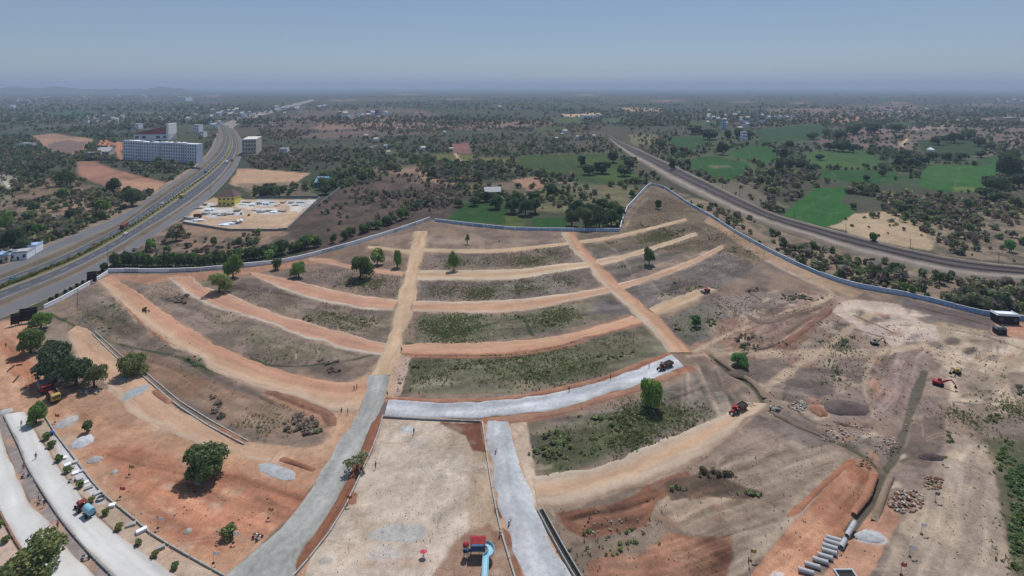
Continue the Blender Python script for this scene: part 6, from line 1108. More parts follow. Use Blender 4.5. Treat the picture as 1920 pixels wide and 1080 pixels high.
house(1397, 264, 9, 12, 8, 0, 'white_wall', 'terrace', 'flat', 'white house at the corner of the field past the railway', None, 2, 'house', 3); house(1358, 243, 6, 18, 8, 0, 'fence_blue', 'terrace', 'flat', 'tall bluish house on the near edge of the far village', None, 2, 'house', 4)
house(706, 218, 6, 16, 10, 0, 'blue', 'roof_blue', 'flat', 'bright blue building in the far roadside town', None, 2, 'house', 3)
# guard hut and dark shed by the fence
house(1891, 608, 36, 2.6, 3.2, -.15, 'board_dark', 'fence_white', 'flat', 'dark site hut with a pale flat roof against the blue fence', None, 3, 'site_hut', 1, 'hut'); house(1879, 628, 16, 1.6, 2.2, -.2, 'board_dark', 'grey_metal', 'flat', 'small dark cabin in front of the site hut', None, 2, 'cabin', 1, 'cabin')
house(118, 706, 18, 2.2, 3.5, .6, 'white_wall', 'grey_metal', 'gable', 'small pale tin shed under the dark tree clump', None, 2, 'tin_shed', 1, 'shed')
# far villages: small plain houses
PRO = []
for i, (wm_, rm_) in enumerate([('white_wall', 'roof_grey'), ('cream', 'beige'), ('beige', 'roof_grey'), ('facade', 'roof_blue'), ('white_wall', 'beige'), ('beige', 'roof_red')]):
    r = house(1000, 260, 10*1/mpp(260), 5.5, 8, 0, wm_, rm_, 'flat' if i % 2 else 'gable', 'x', None, 3, 'house', 2); PRO.append(reg(r))
VIL = [('small pale house in the village by the left green field', 200, 226, 40, 8, 16, 1.0), ('small pale house far beyond the left woods', 45, 190, 22, 3, 8, 1.7), ('small town house lining the far end of the highway', 440, 216, 50, 9, 30, 1.3), ('small far town house past the highway curve', 560, 206, 50, 5, 18, 1.5),
       ('small house of the far settlement on brown land', 680, 216, 50, 6, 20, 1.4), ('small house of the village beyond the railway fields', 1370, 228, 45, 12, 32, 1.0), ('small far house north of the green fields', 1460, 222, 40, 8, 18, 1.1), ('small house on the plain near the railway bend', 1080, 258, 40, 9, 10, .8),
       ('small distant house by the eastern skyline', 1900, 192, 30, 4, 8, 1.8), ('small roadside house past the highway bend', 400, 238, 10, 10, 6, .9), ('small white farmhouse on the central patchwork', 760, 268, 90, 22, 12, .8), ('small farmhouse along the far wooded plain', 1010, 205, 120, 5, 10, 1.6), ('tiny house at the foot of the western hills', 160, 184, 120, 5, 12, 1.8),
       ('small hut on the scrub by the far orange clearing', 330, 222, 40, 8, 8, 1.0), ('small house near the eastern brown rise', 1700, 208, 80, 8, 10, 1.3)]
first = set()
for lab, cx, cy, rx, ry, n, sc in VIL:
    for i in range(n):
        k = rnd.randrange(len(PRO)); x, y, _ = G(cx+rnd.uniform(-1, 1)*rx, cy+rnd.gauss(0, .5)*ry); s = sc*rnd.uniform(.55, 1.1)
        if k not in first: first.add(k); o = PRO[k]; o.location = (x, y, 0); o.rotation_euler = (0, 0, rnd.uniform(-.5, .5)); o.scale = (s, s, s*rnd.uniform(.8, 1.4)); o['label'] = lab
        else: o = dup(PRO[k], (x, y, 0), rnd.uniform(-.5, .5), (s, s, s*rnd.uniform(.8, 1.4)), lab)
        o['group'] = lab.replace('house', 'houses', 1).replace('hut', 'huts', 1)
# tall poles and masts
def pole(px, py, hm, label, cat='pole', arm=1.2, rz=0.0, mat='steel', name='lamp_pole', r0=.12, group=None):
    hm *= SZ; r = empty(name, G(px, py), rz); tag(r, label, cat, group); b = MB(); b.cyl((0, 0, -.2), (0, 0, hm), r0, r0*.6, 8); b.obj('post', mat, r)
    b = MB(); b.box(-arm, arm, -.06, .06, hm-.5, hm-.38); b.obj('crossarm', mat, r); b = MB(); b.cyl((-arm*.9, 0, hm-.377), (-arm*.9, 0, hm-.1), .06, .04, 6); b.cyl((arm*.9, 0, hm-.377), (arm*.9, 0, hm-.1), .06, .04, 6); b.obj('insulator', 'white', r)
    return r
for x, y, h_ in [(202, 500, 9), (232, 492, 6), (395, 362, 11), (341, 346, 9), (249, 392, 8), (300, 372, 8), (62, 470, 7), (145, 575, 6), (68, 446, 7), (1065, 410, 4)]: pole(x, y, h_, 'slender grey utility pole standing beside the highway corridor' if x < 600 else 'short pole by the small paddies', group='utility poles along the highway' if x < 600 else None, name='utility_pole')
nA = len(RAIL_A)
for i in range(6, nA, max(1, nA//22)):
    for side, nm in ((-.06, 'near'), (1.0, 'far')):
        if side > .5: continue
        p = RAIL_A[i]*(1-side)+RAIL_B[i]*side; t = RAIL_B[i]-RAIL_A[i]; rz = math.atan2(t[1], t[0])
        r = empty('railway_mast', (*p, 0), rz); tag(r, 'thin steel mast with a bracket arm along the railway', 'mast', 'masts along the railway'); b = MB(); b.box(-.12, .12, -.12, .12, -.2, 7.2); b.obj('post', 'rail', r); b = MB(); b.cyl((0, 0, 6.6), (3.4, 0, 6.9), .05, .05, 6); b.cyl((0, 0, 5.6), (3.4, 0, 6.85), .05, .05, 6); b.obj('bracket_arm', 'rail', r)
# billboards (seen from behind)
def billboard(px, py, wpx, hpx, z0, rz, label):
    z0 *= SZ; s = mpp(py); W, Hh = wpx*s, hpx*s; r = empty('billboard', G(px, py), rz); tag(r, label, 'billboard')
    b = MB(); b.box(-W/2, W/2, 0, .18, z0, z0+Hh); b.obj('board', 'board_dark', r)
    for k in (-.38, .0, .38): b = MB(); b.box(W*k-.08, W*k+.08, .185, .36, -.3, z0+Hh-.2); b.obj('post', 'steel', r)
    for k in (.2, .8): b = MB(); b.box(-W/2, W/2, -.08, -.004, z0+Hh*k-.06, z0+Hh*k+.06); b.obj('rail', 'steel', r)
billboard(172, 531, 15, 20, .4, .45, 'tall dark billboard back at the corner of the white wall'); billboard(53, 605, 26, 24, .6, .45, 'widest dark billboard back behind the roadside tree'); billboard(28, 611, 13, 20, .5, .45, 'narrow dark billboard back next to the widest one')
# ------------------------------------------------------------------ shrubs along the median and the white wall
def shrub(px, py, wm_, hm, rgb, label, group, z=0.0, name='shrub'):
    x, y, _ = G(px, py); tm, cm = VS[rnd.randrange(len(VS))]; place_tree(x, y, wm_*SZ, hm*SZ, tm, cm, label, rgb, group, 'shrub', name, z)
md = catmull(np.array([(-6, 547), (75, 515), (150, 483), (225, 441), (290, 400), (352, 356), (402, 318), (428, 287)], float), 84)
for i, (x, y) in enumerate(md): shrub(x, y, rnd.uniform(1.3, 1.9), rnd.uniform(1.2, 1.8), rnd.choice([(98, 98, 44), (84, 92, 44), (112, 104, 44), (70, 84, 42)]), 'yellowish trimmed shrub planted in the highway median', 'shrubs in the highway median', .95, 'median_shrub')
for x, y in [(95, 566), (106, 560), (122, 552), (132, 547), (144, 540), (155, 534), (186, 516), (192, 510)]: shrub(x, y, 1.4, 1.9, (58, 56, 50), 'small dark shrub behind the low white roadside wall', 'dark shrubs behind the low white wall')
# ------------------------------------------------------------------ vehicles
def wheels(r, pts, rad, wid, mat='tyre'):
    for x, y in pts:
        b = MB(); b.cyl((x, y-wid/2, rad), (x, y+wid/2, rad), rad, rad, 14); w_ = b.obj('wheel', mat, r); b = MB(); b.cyl((x, y-wid/2-.02, rad), (x, y+wid/2+.02, rad), rad*.5, rad*.5, 10); b.obj('rim', 'grey_metal', w_)
def heading(px, py, qx, qy): a, b = G(px, py), G(qx, qy); return math.atan2(b[1]-a[1], b[0]-a[0])
def car(px, py, rz, mat, label, z=.87):
    r = empty('car', G(px, py, 0)[:2]+(z,), rz); tag(r, label, 'car'); b = MB(); b.box(-2.0, 2.0, -.84, .84, .32, .92, bev=.12); b.obj('body', mat, r)
    b = MB(); b.box(-1.5, .75, -.74, .74, .925, 1.45, taper=.74); b.obj('cabin', 'glass', r); b = MB(); b.box(-1.15, .42, -.55, .55, 1.453, 1.5); b.obj('roof', mat, r); wheels(r, [(-1.25, -.78), (1.25, -.78), (-1.25, .78), (1.25, .78)], .32, .2)
def truck(px, py, rz, cabm, cargom, label, L=7.0, z=.87, tank=False, load=None, hcargo=2.9):
    r = empty('truck', G(px, py, 0)[:2]+(z,), rz); tag(r, label, 'truck'); b = MB(); b.box(-L/2, L/2, -.5, .5, .6, .9); b.obj('chassis', 'black', r)
    b = MB(); b.box(L/2-1.7, L/2+.1, -1.15, 1.15, .905, 2.75, bev=.15); c = b.obj('cab', cabm, r); b = MB(); b.box(L/2+.104, L/2+.15, -1.0, 1.0, 1.75, 2.45); b.obj('windscreen', 'glass', c)
    for s in (-1, 1): b = MB(); b.box(L/2-1.3, L/2-.3, s*1.152-.02, s*1.152+.02, 1.75, 2.4); b.obj('side_window', 'glass', c)
    if tank: b = MB(); b.cyl((-L/2, 0, 1.95), (L/2-1.9, 0, 1.95), 1.05, 1.05, 16); b.obj('tank', cargom, r)
    elif load:
        b = MB(); x0, x1 = -L/2, L/2-1.85
        b.box(x0, x1, -1.2, 1.2, .905, 1.1); b.box(x0, x1, -1.2, -1.1, 1.103, 2.1); b.box(x0, x1, 1.1, 1.2, 1.103, 2.1); b.box(x1-.1, x1, -1.097, 1.097, 1.103, 2.4); b.box(x0, x0+.1, -1.097, 1.097, 1.103, 2.0); d = b.obj('tipper_body', cargom, r)
        b = MB(); b.box(x0+.12, x1-.12, -1.09, 1.09, 1.105, 2.15, taper=.7); b.obj('load', load, d)
    else: b = MB(); b.box(-L/2, L/2-1.85, -1.2, 1.2, .905, hcargo, bev=.06); b.obj('cargo_body', cargom, r)
    wheels(r, [(L/2-.9, -1.0), (L/2-.9, 1.0), (-L/2+.9, -1.0), (-L/2+.9, 1.0), (-L/2+2.0, -1.0), (-L/2+2.0, 1.0)], .5, .3)
truck(233, 429, heading(233, 429, 260, 412), 'red_dark', 'rust', 'dark red truck on the far carriageway', 9); truck(341, 372, heading(341, 372, 360, 358), 'yellow', 'yellow', 'yellow truck on the near carriageway below the yellow shrubs', 7)
truck(386, 325, heading(386, 325, 396, 316), 'teal', 'teal', 'green truck on the far carriageway near the apartment block', 8); truck(425, 307, heading(425, 307, 431, 298), 'teal', 'white', 'white and teal truck on the near carriageway at the bend', 8); truck(435, 303, heading(435, 303, 440, 294), 'blue', 'teal', 'small teal van beside the truck at the bend', 6)
car(304, 384, heading(304, 384, 325, 369), 'white', 'white car on the far carriageway below the bend'); car(235, 442, heading(235, 442, 260, 426), 'white', 'white car on the near carriageway below the dark red truck'); car(178, 463, heading(178, 463, 205, 448), 'red', 'red car on the far carriageway opposite the white wall corner', .9)
car(388, 311, heading(388, 311, 398, 301), 'white', 'pale car on the far service road below the apartment block', .35); car(25, 528, heading(25, 528, 60, 514), 'teal', 'dark small car at the beginning of the far carriageway'); car(64, 612, .6, 'white', 'white car parked behind the widest dark billboard', .02); car(252, 470, heading(252, 470, 262, 462), 'grey_metal', 'grey car on the near service road above the hedge', .35)
truck(100, 750, heading(88, 738, 104, 758), 'yellow', 'black', 'yellow tipper truck loaded with red earth under the dark trees', 6.4, .02, load='cargo_soil'); truck(82, 734, heading(85, 722, 96, 735), 'red', 'grey_metal', 'grey and red lorry half hidden by the dark trees', 5.5, .02)
def tractor(px, py, rz, mat, trailer, load, label, tank=False, z=.2):
    r = empty('tractor', G(px, py)[:2]+(z,), rz); tag(r, label, 'tractor'); b = MB(); b.box(.2, 1.9, -.38, .38, .75, 1.35, bev=.1); b.obj('bonnet', mat, r); b = MB(); b.box(-.9, .196, -.55, .55, .7, 1.15, bev=.08); b.obj('body', mat, r)
    b = MB(); b.box(-.75, -.25, -.25, .25, 1.153, 1.6); b.obj('seat', 'black', r); b = MB(); b.cyl((1.2, .25, 1.3), (1.2, .25, 2.1), .04, .04, 6); b.obj('exhaust', 'black', r)
    for s in (-1, 1): b = MB(); b.box(-1.1, .1, s*.78-.22, s*.78+.22, 1.42, 1.5); b.obj('mudguard', mat, r)
    b = MB(); b.box(-.95, .3, -.7, .7, 2.2, 2.27); b.cyl((-.85, -.6, 1.1), (-.85, -.6, 2.2), .03, .03, 5); b.cyl((-.85, .6, 1.1), (-.85, .6, 2.2), .03, .03, 5); b.cyl((.2, .5, 1.1), (.2, .5, 2.2), .03, .03, 5); b.cyl((.2, -.5, 1.1), (.2, -.5, 2.2), .03, .03, 5); b.obj('canopy', mat, r)
    wheels(r, [(-.5, -.8), (-.5, .8)], .72, .4); wheels(r, [(1.5, -.7), (1.5, .7)], .42, .26)
    t = empty('trailer', G(px, py)[:2]+(z,), rz); x, y = G(px, py)[:2]; off = -3.6; t.location = (x+off*math.cos(rz), y+off*math.sin(rz), z); tag(t, label.replace('tractor', 'trailer hitched behind the tractor', 1), 'trailer')
    if tank:
        b = MB(); b.cyl((-1.4, 0, 1.45), (1.4, 0, 1.45), .8, .8, 16); b.obj('tank', trailer, t); b = MB(); b.box(-1.5, 2.2, -.3, .3, .5, .68); b.obj('chassis', 'black', t)
    else:
        b = MB(); b.box(-1.7, 1.7, -1, 1, .8, .95); b.box(-1.7, 1.7, -1, -.93, .953, 1.6); b.box(-1.7, 1.7, .93, 1, .953, 1.6); b.box(-1.7, -1.63, -.927, .927, .953, 1.6); b.box(1.63, 1.7, -.927, .927, .953, 1.6); b.obj('tipper_body', trailer, t)
        b = MB(); b.box(-1.62, 1.62, -.92, .92, .955, 1.5, taper=.75); b.obj('load', load, t); b = MB(); b.box(1.7, 2.6, -.06, .06, .6, .72); b.obj('drawbar', 'black', t)
    wheels(t, [(-.5, -.85), (-.5, .85)], .5, .3)
tractor(1241, 694, heading(1255, 688, 1240, 695), 'rust', 'rust', 'dark_gap', 'rust coloured tractor on the pale gravel road'); tractor(1378, 776, heading(1392, 768, 1376, 777), 'red', 'rust', 'black', 'red tractor hauling along the lower orange road')
tractor(153, 957, heading(170, 972, 150, 955), 'red_dark', 'light_blue', None, 'dark red tractor with a water tank on the pale concrete road', True)
def excavator(px, py, rz, mat, label, boomz=1.0, sc=1.0):
    r = empty('excavator', G(px, py), rz); r.scale = (sc, sc, sc); tag(r, label, 'excavator')
    for s in (-1, 1): b = MB(); b.prism([(-1.9, .1), (1.9, .1), (2.2, .5), (1.9, .9), (-1.9, .9), (-2.2, .5)], s*1.15-.28, s*1.15+.28); b.obj('track', 'tyre', r)
    b = MB(); b.box(-.7, .7, -.8, .8, .35, 1.0); b.obj('undercarriage', 'black', r); b = MB(); b.box(-2.2, 1.2, -1.3, 1.3, 1.003, 2.05, bev=.15); b.obj('body', mat, r); b = MB(); b.box(-.1, 1.35, .25, 1.28, 2.053, 3.0, bev=.1); c = b.obj('cab', 'glass', r); b = MB(); b.box(-.15, 1.4, .2, 1.3, 3.003, 3.08); b.obj('roof', mat, c)
    def arm(nm, p, q, w0, w1, m):
        p, q = Vector(p), Vector(q); d = q-p; L = d.length; b = MB(); b.add([(0, -.2, -w0), (0, .2, -w0), (0, .2, w0), (0, -.2, w0), (L*.5, -.2, -w0*.5), (L*.5, .2, -w0*.5), (L*.5, .2, w0*1.5), (L*.5, -.2, w0*1.5), (L, -.2, -w1), (L, .2, -w1), (L, .2, w1), (L, -.2, w1)], [(0, 3, 2, 1), (8, 9, 10, 11)]+[(4*k+i, 4*k+(i+1) % 4, 4*k+4+(i+1) % 4, 4*k+4+i) for k in (0, 1) for i in range(4)])
        o = b.obj(nm, m, r); o.location = p; o.rotation_euler = (0, -math.atan2(d.z, d.x), 0); return o
    arm('boom', (.9, -.4, 1.6), (4.6, -.4, 4.2), .35, .22, mat); arm('stick', (4.6, -.4, 4.3), (6.4, -.4, 2.2), .26, .14, mat)
    b = MB(); b.add([(6.2, -.95, 2.2), (6.2, .15, 2.2), (6.9, .15, 1.3), (6.9, -.95, 1.3), (6.3, -.95, .8), (6.3, .15, .8), (5.7, -.95, 1.5), (5.7, .15, 1.5)], [(0, 1, 2, 3), (3, 2, 5, 4), (4, 5, 7, 6), (6, 7, 1, 0), (0, 3, 4, 6), (1, 7, 5, 2)]); b.obj('bucket', 'black', r); b = MB(); b.cyl((1.1, -.4, 1.7), (3.2, -.4, 3.0), .09, .09, 8); b.obj('cylinder_ram', 'grey_metal', r)
excavator(1759, 722, heading(1759, 722, 1780, 728), 'red', 'red tracked excavator with raised boom beside the channel', sc=.72)
excavator(1794, 700, heading(1798, 692, 1774, 704), 'yellow', 'dark yellow excavator reaching down to the red machine', sc=.62); excavator(1640, 646, heading(1640, 646, 1670, 646), 'steel', 'grey excavator working on the pale track', sc=.62)
def roller(px, py, rz, mat, label, name='road_roller'):
    r = empty(name, G(px, py)[:2]+(.2,), rz); tag(r, label, 'roller'); b = MB(); b.cyl((1.7, -1.0, .72), (1.7, 1.0, .72), .72, .72, 18); b.obj('drum', 'grey_metal', r); b = MB(); b.box(.7, 2.5, -1.2, -1.05, .5, .9); b.box(.7, 2.5, 1.05, 1.2, .5, .9); b.box(.5, .697, -1.2, 1.2, .5, .95); b.obj('drum_frame', mat, r)
    b = MB(); b.box(-2.2, .3, -.85, .85, .7, 1.5, bev=.12); b.obj('body', mat, r); b = MB(); b.box(-.6, .5, -.75, .75, 2.5, 2.6); b.obj('canopy', mat, r)
    for x, y in ((-.5, -.68), (.4, -.68), (-.5, .68), (.4, .68)): b = MB(); b.cyl((x, y, 1.4), (x, y, 2.5), .04, .04, 6); b.obj('canopy_post', 'black', r)
    wheels(r, [(-1.4, -.9), (-1.4, .9)], .7, .42)
def grader(px, py, rz, mat, label):
    r = empty('motor_grader', G(px, py)[:2]+(.2,), rz); r.scale = (.62, .62, .62); tag(r, label, 'grader'); b = MB(); b.box(-3.6, -1.2, -.8, .8, .9, 2.0, bev=.15); b.obj('engine_cover', mat, r); b = MB(); b.box(-1.19, .3, -.8, .8, 1.0, 3.0, bev=.12); b.obj('cab', 'glass', r); b = MB(); b.box(-1.25, .4, -.85, .85, 3.003, 3.1); b.obj('roof', mat, r)
    b = MB(); b.add([(.3, -.15, 1.6), (.3, .15, 1.6), (.3, .15, 2.0), (.3, -.15, 2.0), (4.2, -.15, 1.2), (4.2, .15, 1.2), (4.2, .15, 1.55), (4.2, -.15, 1.55)], [(0, 3, 2, 1), (4, 5, 6, 7), (0, 1, 5, 4), (1, 2, 6, 5), (2, 3, 7, 6), (3, 0, 4, 7)]); b.obj('frame', mat, r); b = MB(); b.box(1.2, 1.45, -1.9, 1.9, .1, .75); o = b.obj('blade', 'grey_metal', r)
    wheels(r, [(-3.0, -1.0), (-3.0, 1.0), (-1.6, -1.0), (-1.6, 1.0), (3.9, -1.0), (3.9, 1.0)], .65, .38)
grader(273, 584, heading(265, 576, 285, 592), 'yellow', 'small yellow motor grader on the wide salmon dirt road'); roller(1323, 549, heading(1323, 549, 1300, 556), 'red_dark', 'red road roller at the end of the tan side road')
truck(371, 408, .1, 'rust', 'rust', 'rust coloured truck among the stone stacks in the yard', 5.5, .02); excavator(452, 402, -1.2, 'rust', 'small rust coloured loader in the stone yard', sc=.5); excavator(467, 404, -1.3, 'yellow', 'small yellow brown loader in the stone yard', sc=.5)
for x, y in [(1408, 386), ]: pass
# ------------------------------------------------------------------ playground slide on the pad
def slide():
    r = empty('playground_slide', G(896, 1040)); r.scale = (1.1, 1.1, 1.1); tag(r, 'red roofed playground tower with a curved light blue slide on the beige pad', 'slide'); 
    for x in (-1.3, 1.3):
        for y in (-.75, .75): b = MB(); b.cyl((x, y, -.2), (x, y, 2.9), .07, .07, 8); b.obj('post', 'slide_blue', r)
    b = MB(); b.box(-1.4, 1.4, -.85, .85, 1.3, 1.42); b.obj('deck', 'slide_blue', r); b = MB(); b.box(-1.35, 1.35, -.86, -.8, 1.425, 2.2); b.obj('side_panel', 'slide_blue', r); b = MB(); b.add([(-1.5, -1.0, 2.9), (1.5, -1.0, 2.9), (1.5, 1.0, 2.9), (-1.5, 1.0, 2.9), (-1.5, 0, 3.35), (1.5, 0, 3.35)], [(0, 1, 5, 4), (2, 3, 4, 5), (0, 4, 3), (1, 2, 5), (3, 2, 1, 0)]); b.obj('roof', 'red', r)
    b = MB()
    for k in range(6):                                  # small dome over the side turret
        a0, a1 = math.pi/2*k/6, math.pi/2*(k+1)/6; b.cyl((-2.3, -.5, 2.3+.55*math.sin(a0)), (-2.3, -.5, 2.3+.55*math.sin(a1)), .62*math.cos(a0), max(.02, .62*math.cos(a1)), 16, caps=False)
    b.obj('dome', 'red', r); b = MB()
    for t in range(6): a = t*math.pi/3; b.cyl((-2.3+.5*math.cos(a), -.5+.5*math.sin(a), -.2), (-2.3+.5*math.cos(a), -.5+.5*math.sin(a), 2.3), .04, .04, 6)
    b.obj('turret_post', 'black', r); b = MB(); b.cyl((-2.3, -.5, 1.2), (-2.3, -.5, 1.3), .6, .6, 14); b.box(-1.8, -1.405, -.8, -.2, 1.2, 1.3); b.obj('turret_deck', 'slide_blue', r)
    # trough: half turn, then a long straight run
    path = [(1.45, .2, 1.75)]
    for k in range(1, 9): a = math.pi/2-math.pi*.93*k/8; path.append((1.45+1.15*math.cos(a), -.95+1.15*math.sin(a), 1.75-.04*k))
    x, y, z = path[-1]; path += [(x-.05, y-1.0*k, max(.5, z-.10*k)) for k in range(1, 8)]
    n = len(path); v = []; prof = [(-.62, .42), (-.6, .05), (-.35, -.12), (.35, -.12), (.6, .05), (.62, .42), (.56, .42), (.52, .08), (.3, -.04), (-.3, -.04), (-.52, .08), (-.56, .42)]
    for i in range(n):
        p = Vector(path[i]); d = (Vector(path[min(i+1, n-1)])-Vector(path[max(i-1, 0)])); d.z = 0; d.normalize(); nn = Vector((-d.y, d.x, 0))
        for u, w_ in prof: v.append(p+nn*u+Vector((0, 0, w_)))
    m = len(prof); b = MB(); b.add(v, [(i*m+j, i*m+(j+1) % m, (i+1)*m+(j+1) % m, (i+1)*m+j) for i in range(n-1) for j in range(m)]); b.obj('chute', 'light_blue', r)
    for i in (9, 11, 13): p = path[i]; b = MB(); b.cyl((p[0]-.4, p[1], -.2), (p[0]-.4, p[1], p[2]), .05, .05, 6); b.cyl((p[0]+.4, p[1], -.2), (p[0]+.4, p[1], p[2]), .05, .05, 6); b.obj('support', 'slide_blue', r)
slide()
r = empty('spring_rider', G(794, 1046)); r.scale = (.95, .95, .95); tag(r, 'small red canopied play rider on the beige pad', 'play rider'); b = MB(); b.cyl((0, 0, -.1), (0, 0, .6), .3, .22, 12); b.obj('drum_base', 'white', r); b = MB(); b.cyl((0, .1, .6), (0, .1, 1.4), .05, .05, 6); b.obj('post', 'steel', r)
b = MB(); b.add([(math.cos(k*math.pi/3)*.9, .1+math.sin(k*math.pi/3)*.7, 1.35) for k in range(6)]+[(0, .1, 1.75)], [(k, (k+1) % 6, 6) for k in range(6)]+[(5, 4, 3, 2, 1, 0)]); b.obj('canopy', 'pink', r)
# ------------------------------------------------------------------ marker flags
def flag(px, py, mat, label, hm=2.0, base=True):
    r = empty('marker_flag', G(px, py)); r.scale = (1.25, 1.25, 1.25); tag(r, label, 'flag'); b = MB(); b.cyl((0, 0, -.2), (0, 0, hm), .03, .025, 6); b.obj('pole', 'steel', r)
    v = []; n = 7
    for i in range(n):
        x = .95*i/(n-1); yy = .12*math.sin(i*1.5); 
        for z in (hm-.62-.08*i/(n-1), hm-.02-.1*i/(n-1)): v += [(x+.03, yy-.012, z), (x+.03, yy+.012, z)]
    b = MB(); b.add(v, sum([[(4*i, 4*i+2, 4*i+6, 4*i+4), (4*i+1, 4*i+5, 4*i+7, 4*i+3), (4*i+2, 4*i+3, 4*i+7, 4*i+6), (4*i, 4*i+4, 4*i+5, 4*i+1)] for i in range(n-1)], [])+[(0, 1, 3, 2), (4*n-4, 4*n-2, 4*n-1, 4*n-3)]); b.obj('cloth', mat, r)
    b = MB(); b.cyl((0, 0, -.1), (0, 0, .12), .28, .2, 8); b.obj('shadow_dot', 'dark_gap', r)  # near-black low disc, the flag's shadow dot put into colour
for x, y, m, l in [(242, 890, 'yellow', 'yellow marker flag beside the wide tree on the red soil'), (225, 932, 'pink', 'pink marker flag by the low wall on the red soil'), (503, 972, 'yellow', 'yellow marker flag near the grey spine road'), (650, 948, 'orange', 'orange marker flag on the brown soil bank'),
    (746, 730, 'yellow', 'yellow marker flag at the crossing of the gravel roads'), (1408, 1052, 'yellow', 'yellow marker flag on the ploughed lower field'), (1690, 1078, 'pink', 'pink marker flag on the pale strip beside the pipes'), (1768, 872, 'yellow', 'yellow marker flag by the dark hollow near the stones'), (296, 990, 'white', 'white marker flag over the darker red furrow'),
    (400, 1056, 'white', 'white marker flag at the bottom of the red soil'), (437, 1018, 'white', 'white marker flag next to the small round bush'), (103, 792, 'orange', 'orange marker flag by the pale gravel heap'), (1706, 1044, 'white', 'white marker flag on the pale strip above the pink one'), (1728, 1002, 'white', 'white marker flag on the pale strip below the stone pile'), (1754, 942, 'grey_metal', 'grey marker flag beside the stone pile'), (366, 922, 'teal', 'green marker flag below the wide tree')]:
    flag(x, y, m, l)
# ------------------------------------------------------------------ small site things
def slabs(px, py, label, n=5, sx=1.2, sy=.8, mat='pipe_concrete', rz=.6):
    r = empty('slab_stack', G(px, py), rz+rnd.uniform(-.3, .3)); tag(r, label, 'slab stack')
    for i in range(n): b = MB(); o_ = rnd.uniform(-.05, .05); b.box(-sx/2+o_, sx/2+o_, -sy/2-o_, sy/2-o_, .02+i*.1, .11+i*.1); b.obj('slab', mat, r)
for i, (x, y) in enumerate([(120, 860), (126, 872), (134, 878), (142, 888), (150, 898), (160, 905), (140, 868), (152, 884), (166, 916), (182, 926), (265, 997), (245, 985), (210, 950), (300, 1030)]): slabs(x, y, 'stack of pale paving slabs between the young trees and the low wall', rnd.randint(2, 6), rnd.uniform(1.0, 2.0), rnd.uniform(.7, 1.2), rnd.choice(['pipe_concrete', 'white', 'concrete'])); 
for o in list(COL.objects):
    if o.name.startswith('slab_stack'): o['group'] = 'paving slab stacks along the pale concrete road'
b = MB(); b.cyl((0, 0, 0), (0, 0, 1.0), .55, .55, 16); b.cyl((0, 0, 1.003), (0, 0, 1.25), .5, .25, 16); o = b.obj('water_drum', 'blue'); o.location = G(96, 816); tag(o, 'bright blue water drum beside the pale concrete road', 'drum')
b = MB(); b.pipe((0, 0, .0), (0, 0, .5), .9, .1, 20); o = b.obj('manhole_ring', 'grey_wall'); o.location = G(189, 936); tag(o, 'grey concrete ring lying by the low wall', 'ring')
def bike(px, py, rz, label):
    r = empty('motorbike', G(px, py)[:2]+(.02,), rz); tag(r, label, 'motorbike'); b = MB(); b.box(-.5, .35, -.12, .12, .45, .85, bev=.05); b.obj('body', 'white', r); b = MB(); b.box(-.6, .0, -.14, .14, .86, .95); b.obj('seat', 'black', r); b = MB(); b.cyl((.45, -.35, 1.05), (.45, .35, 1.05), .03, .03, 6); b.cyl((.45, 0, 1.05), (.65, 0, .35), .04, .04, 6); b.obj('handlebar', 'black', r); wheels(r, [(-.6, 0), (.65, 0)], .3, .1)
for x, y, a in [(47, 895, .3), (78, 944, .7), (160, 1050, .2), (135, 905, .5), (480, 1008, .4), (486, 1012, .9), (955, 985, 1.2), (938, 1004, 1.3), (930, 850, 1.3)]:
    bike(x, y, a, {47: 'motorbike parked on the median by the sand patch', 78: 'motorbike parked further down the median', 160: 'motorbike on the median by the end of the dark kerb', 135: 'motorbike among the slab stacks', 480: 'white motorbike parked on the red soil by the spine road', 486: 'second white motorbike parked on the red soil by the spine road', 955: 'motorbike on the grey access road shoulder', 938: 'motorbike against the low pale wall of the pad', 930: 'motorbike at the upper end of the low pale wall'}[x])
def log(px, py, rz, L, label):
    b = MB(); b.box(-L/2, L/2, -.18, .18, .02, .38, bev=.06); o = b.obj('steel_beam', 'board_dark'); o.location = G(px, py); o.rotation_euler = (0, 0, rz); tag(o, label, 'beam')
log(20, 692, 1.9, 4.5, 'dark steel beam lying on the orange yard by the trees'); log(30, 712, 2.0, 4.5, 'second dark steel beam lying below the first on the orange yard'); log(36, 685, .3, 1.8, 'short dark beam end on the orange yard'); log(48, 728, .5, 1.2, 'stubby dark block on the orange yard')
def stack(px, py, w_, d_, h_, mat, label):
    r = empty('stone_stack', G(px, py), rnd.uniform(-.4, .4)); tag(r, label, 'stone stack', 'cut stone stacks in the stone yard'); n = 4
    for i in range(n): b = MB(); b.box(-w_/2+w_*i/n+.04, -w_/2+w_*(i+1)/n-.04, -d_/2, d_/2, 0, h_*rnd.uniform(.6, 1.1)); b.obj('block', mat, r)
for x, y in [(372, 392), (382, 386), (392, 394), (384, 402), (402, 402), (412, 405), (424, 403), (436, 402), (446, 396), (456, 384), (464, 380), (474, 386), (486, 382), (498, 384), (508, 380), (520, 386), (528, 380), (545, 380), (556, 386), (566, 380), (480, 396), (492, 398), (504, 397), (516, 398), (528, 396), (430, 420), (442, 418), (452, 417), (420, 422), (352, 412), (362, 410), (372, 414), (398, 388), (440, 380)]:
    stack(x+rnd.uniform(-3, 3), y+rnd.uniform(-1, 1), rnd.uniform(3, 8), rnd.uniform(1.5, 4), rnd.uniform(.8, 2.0), rnd.choice(['grey_wall', 'concrete', 'white_wall', 'stone', 'pipe_concrete']), 'low stack of pale cut stone in the stone yard')
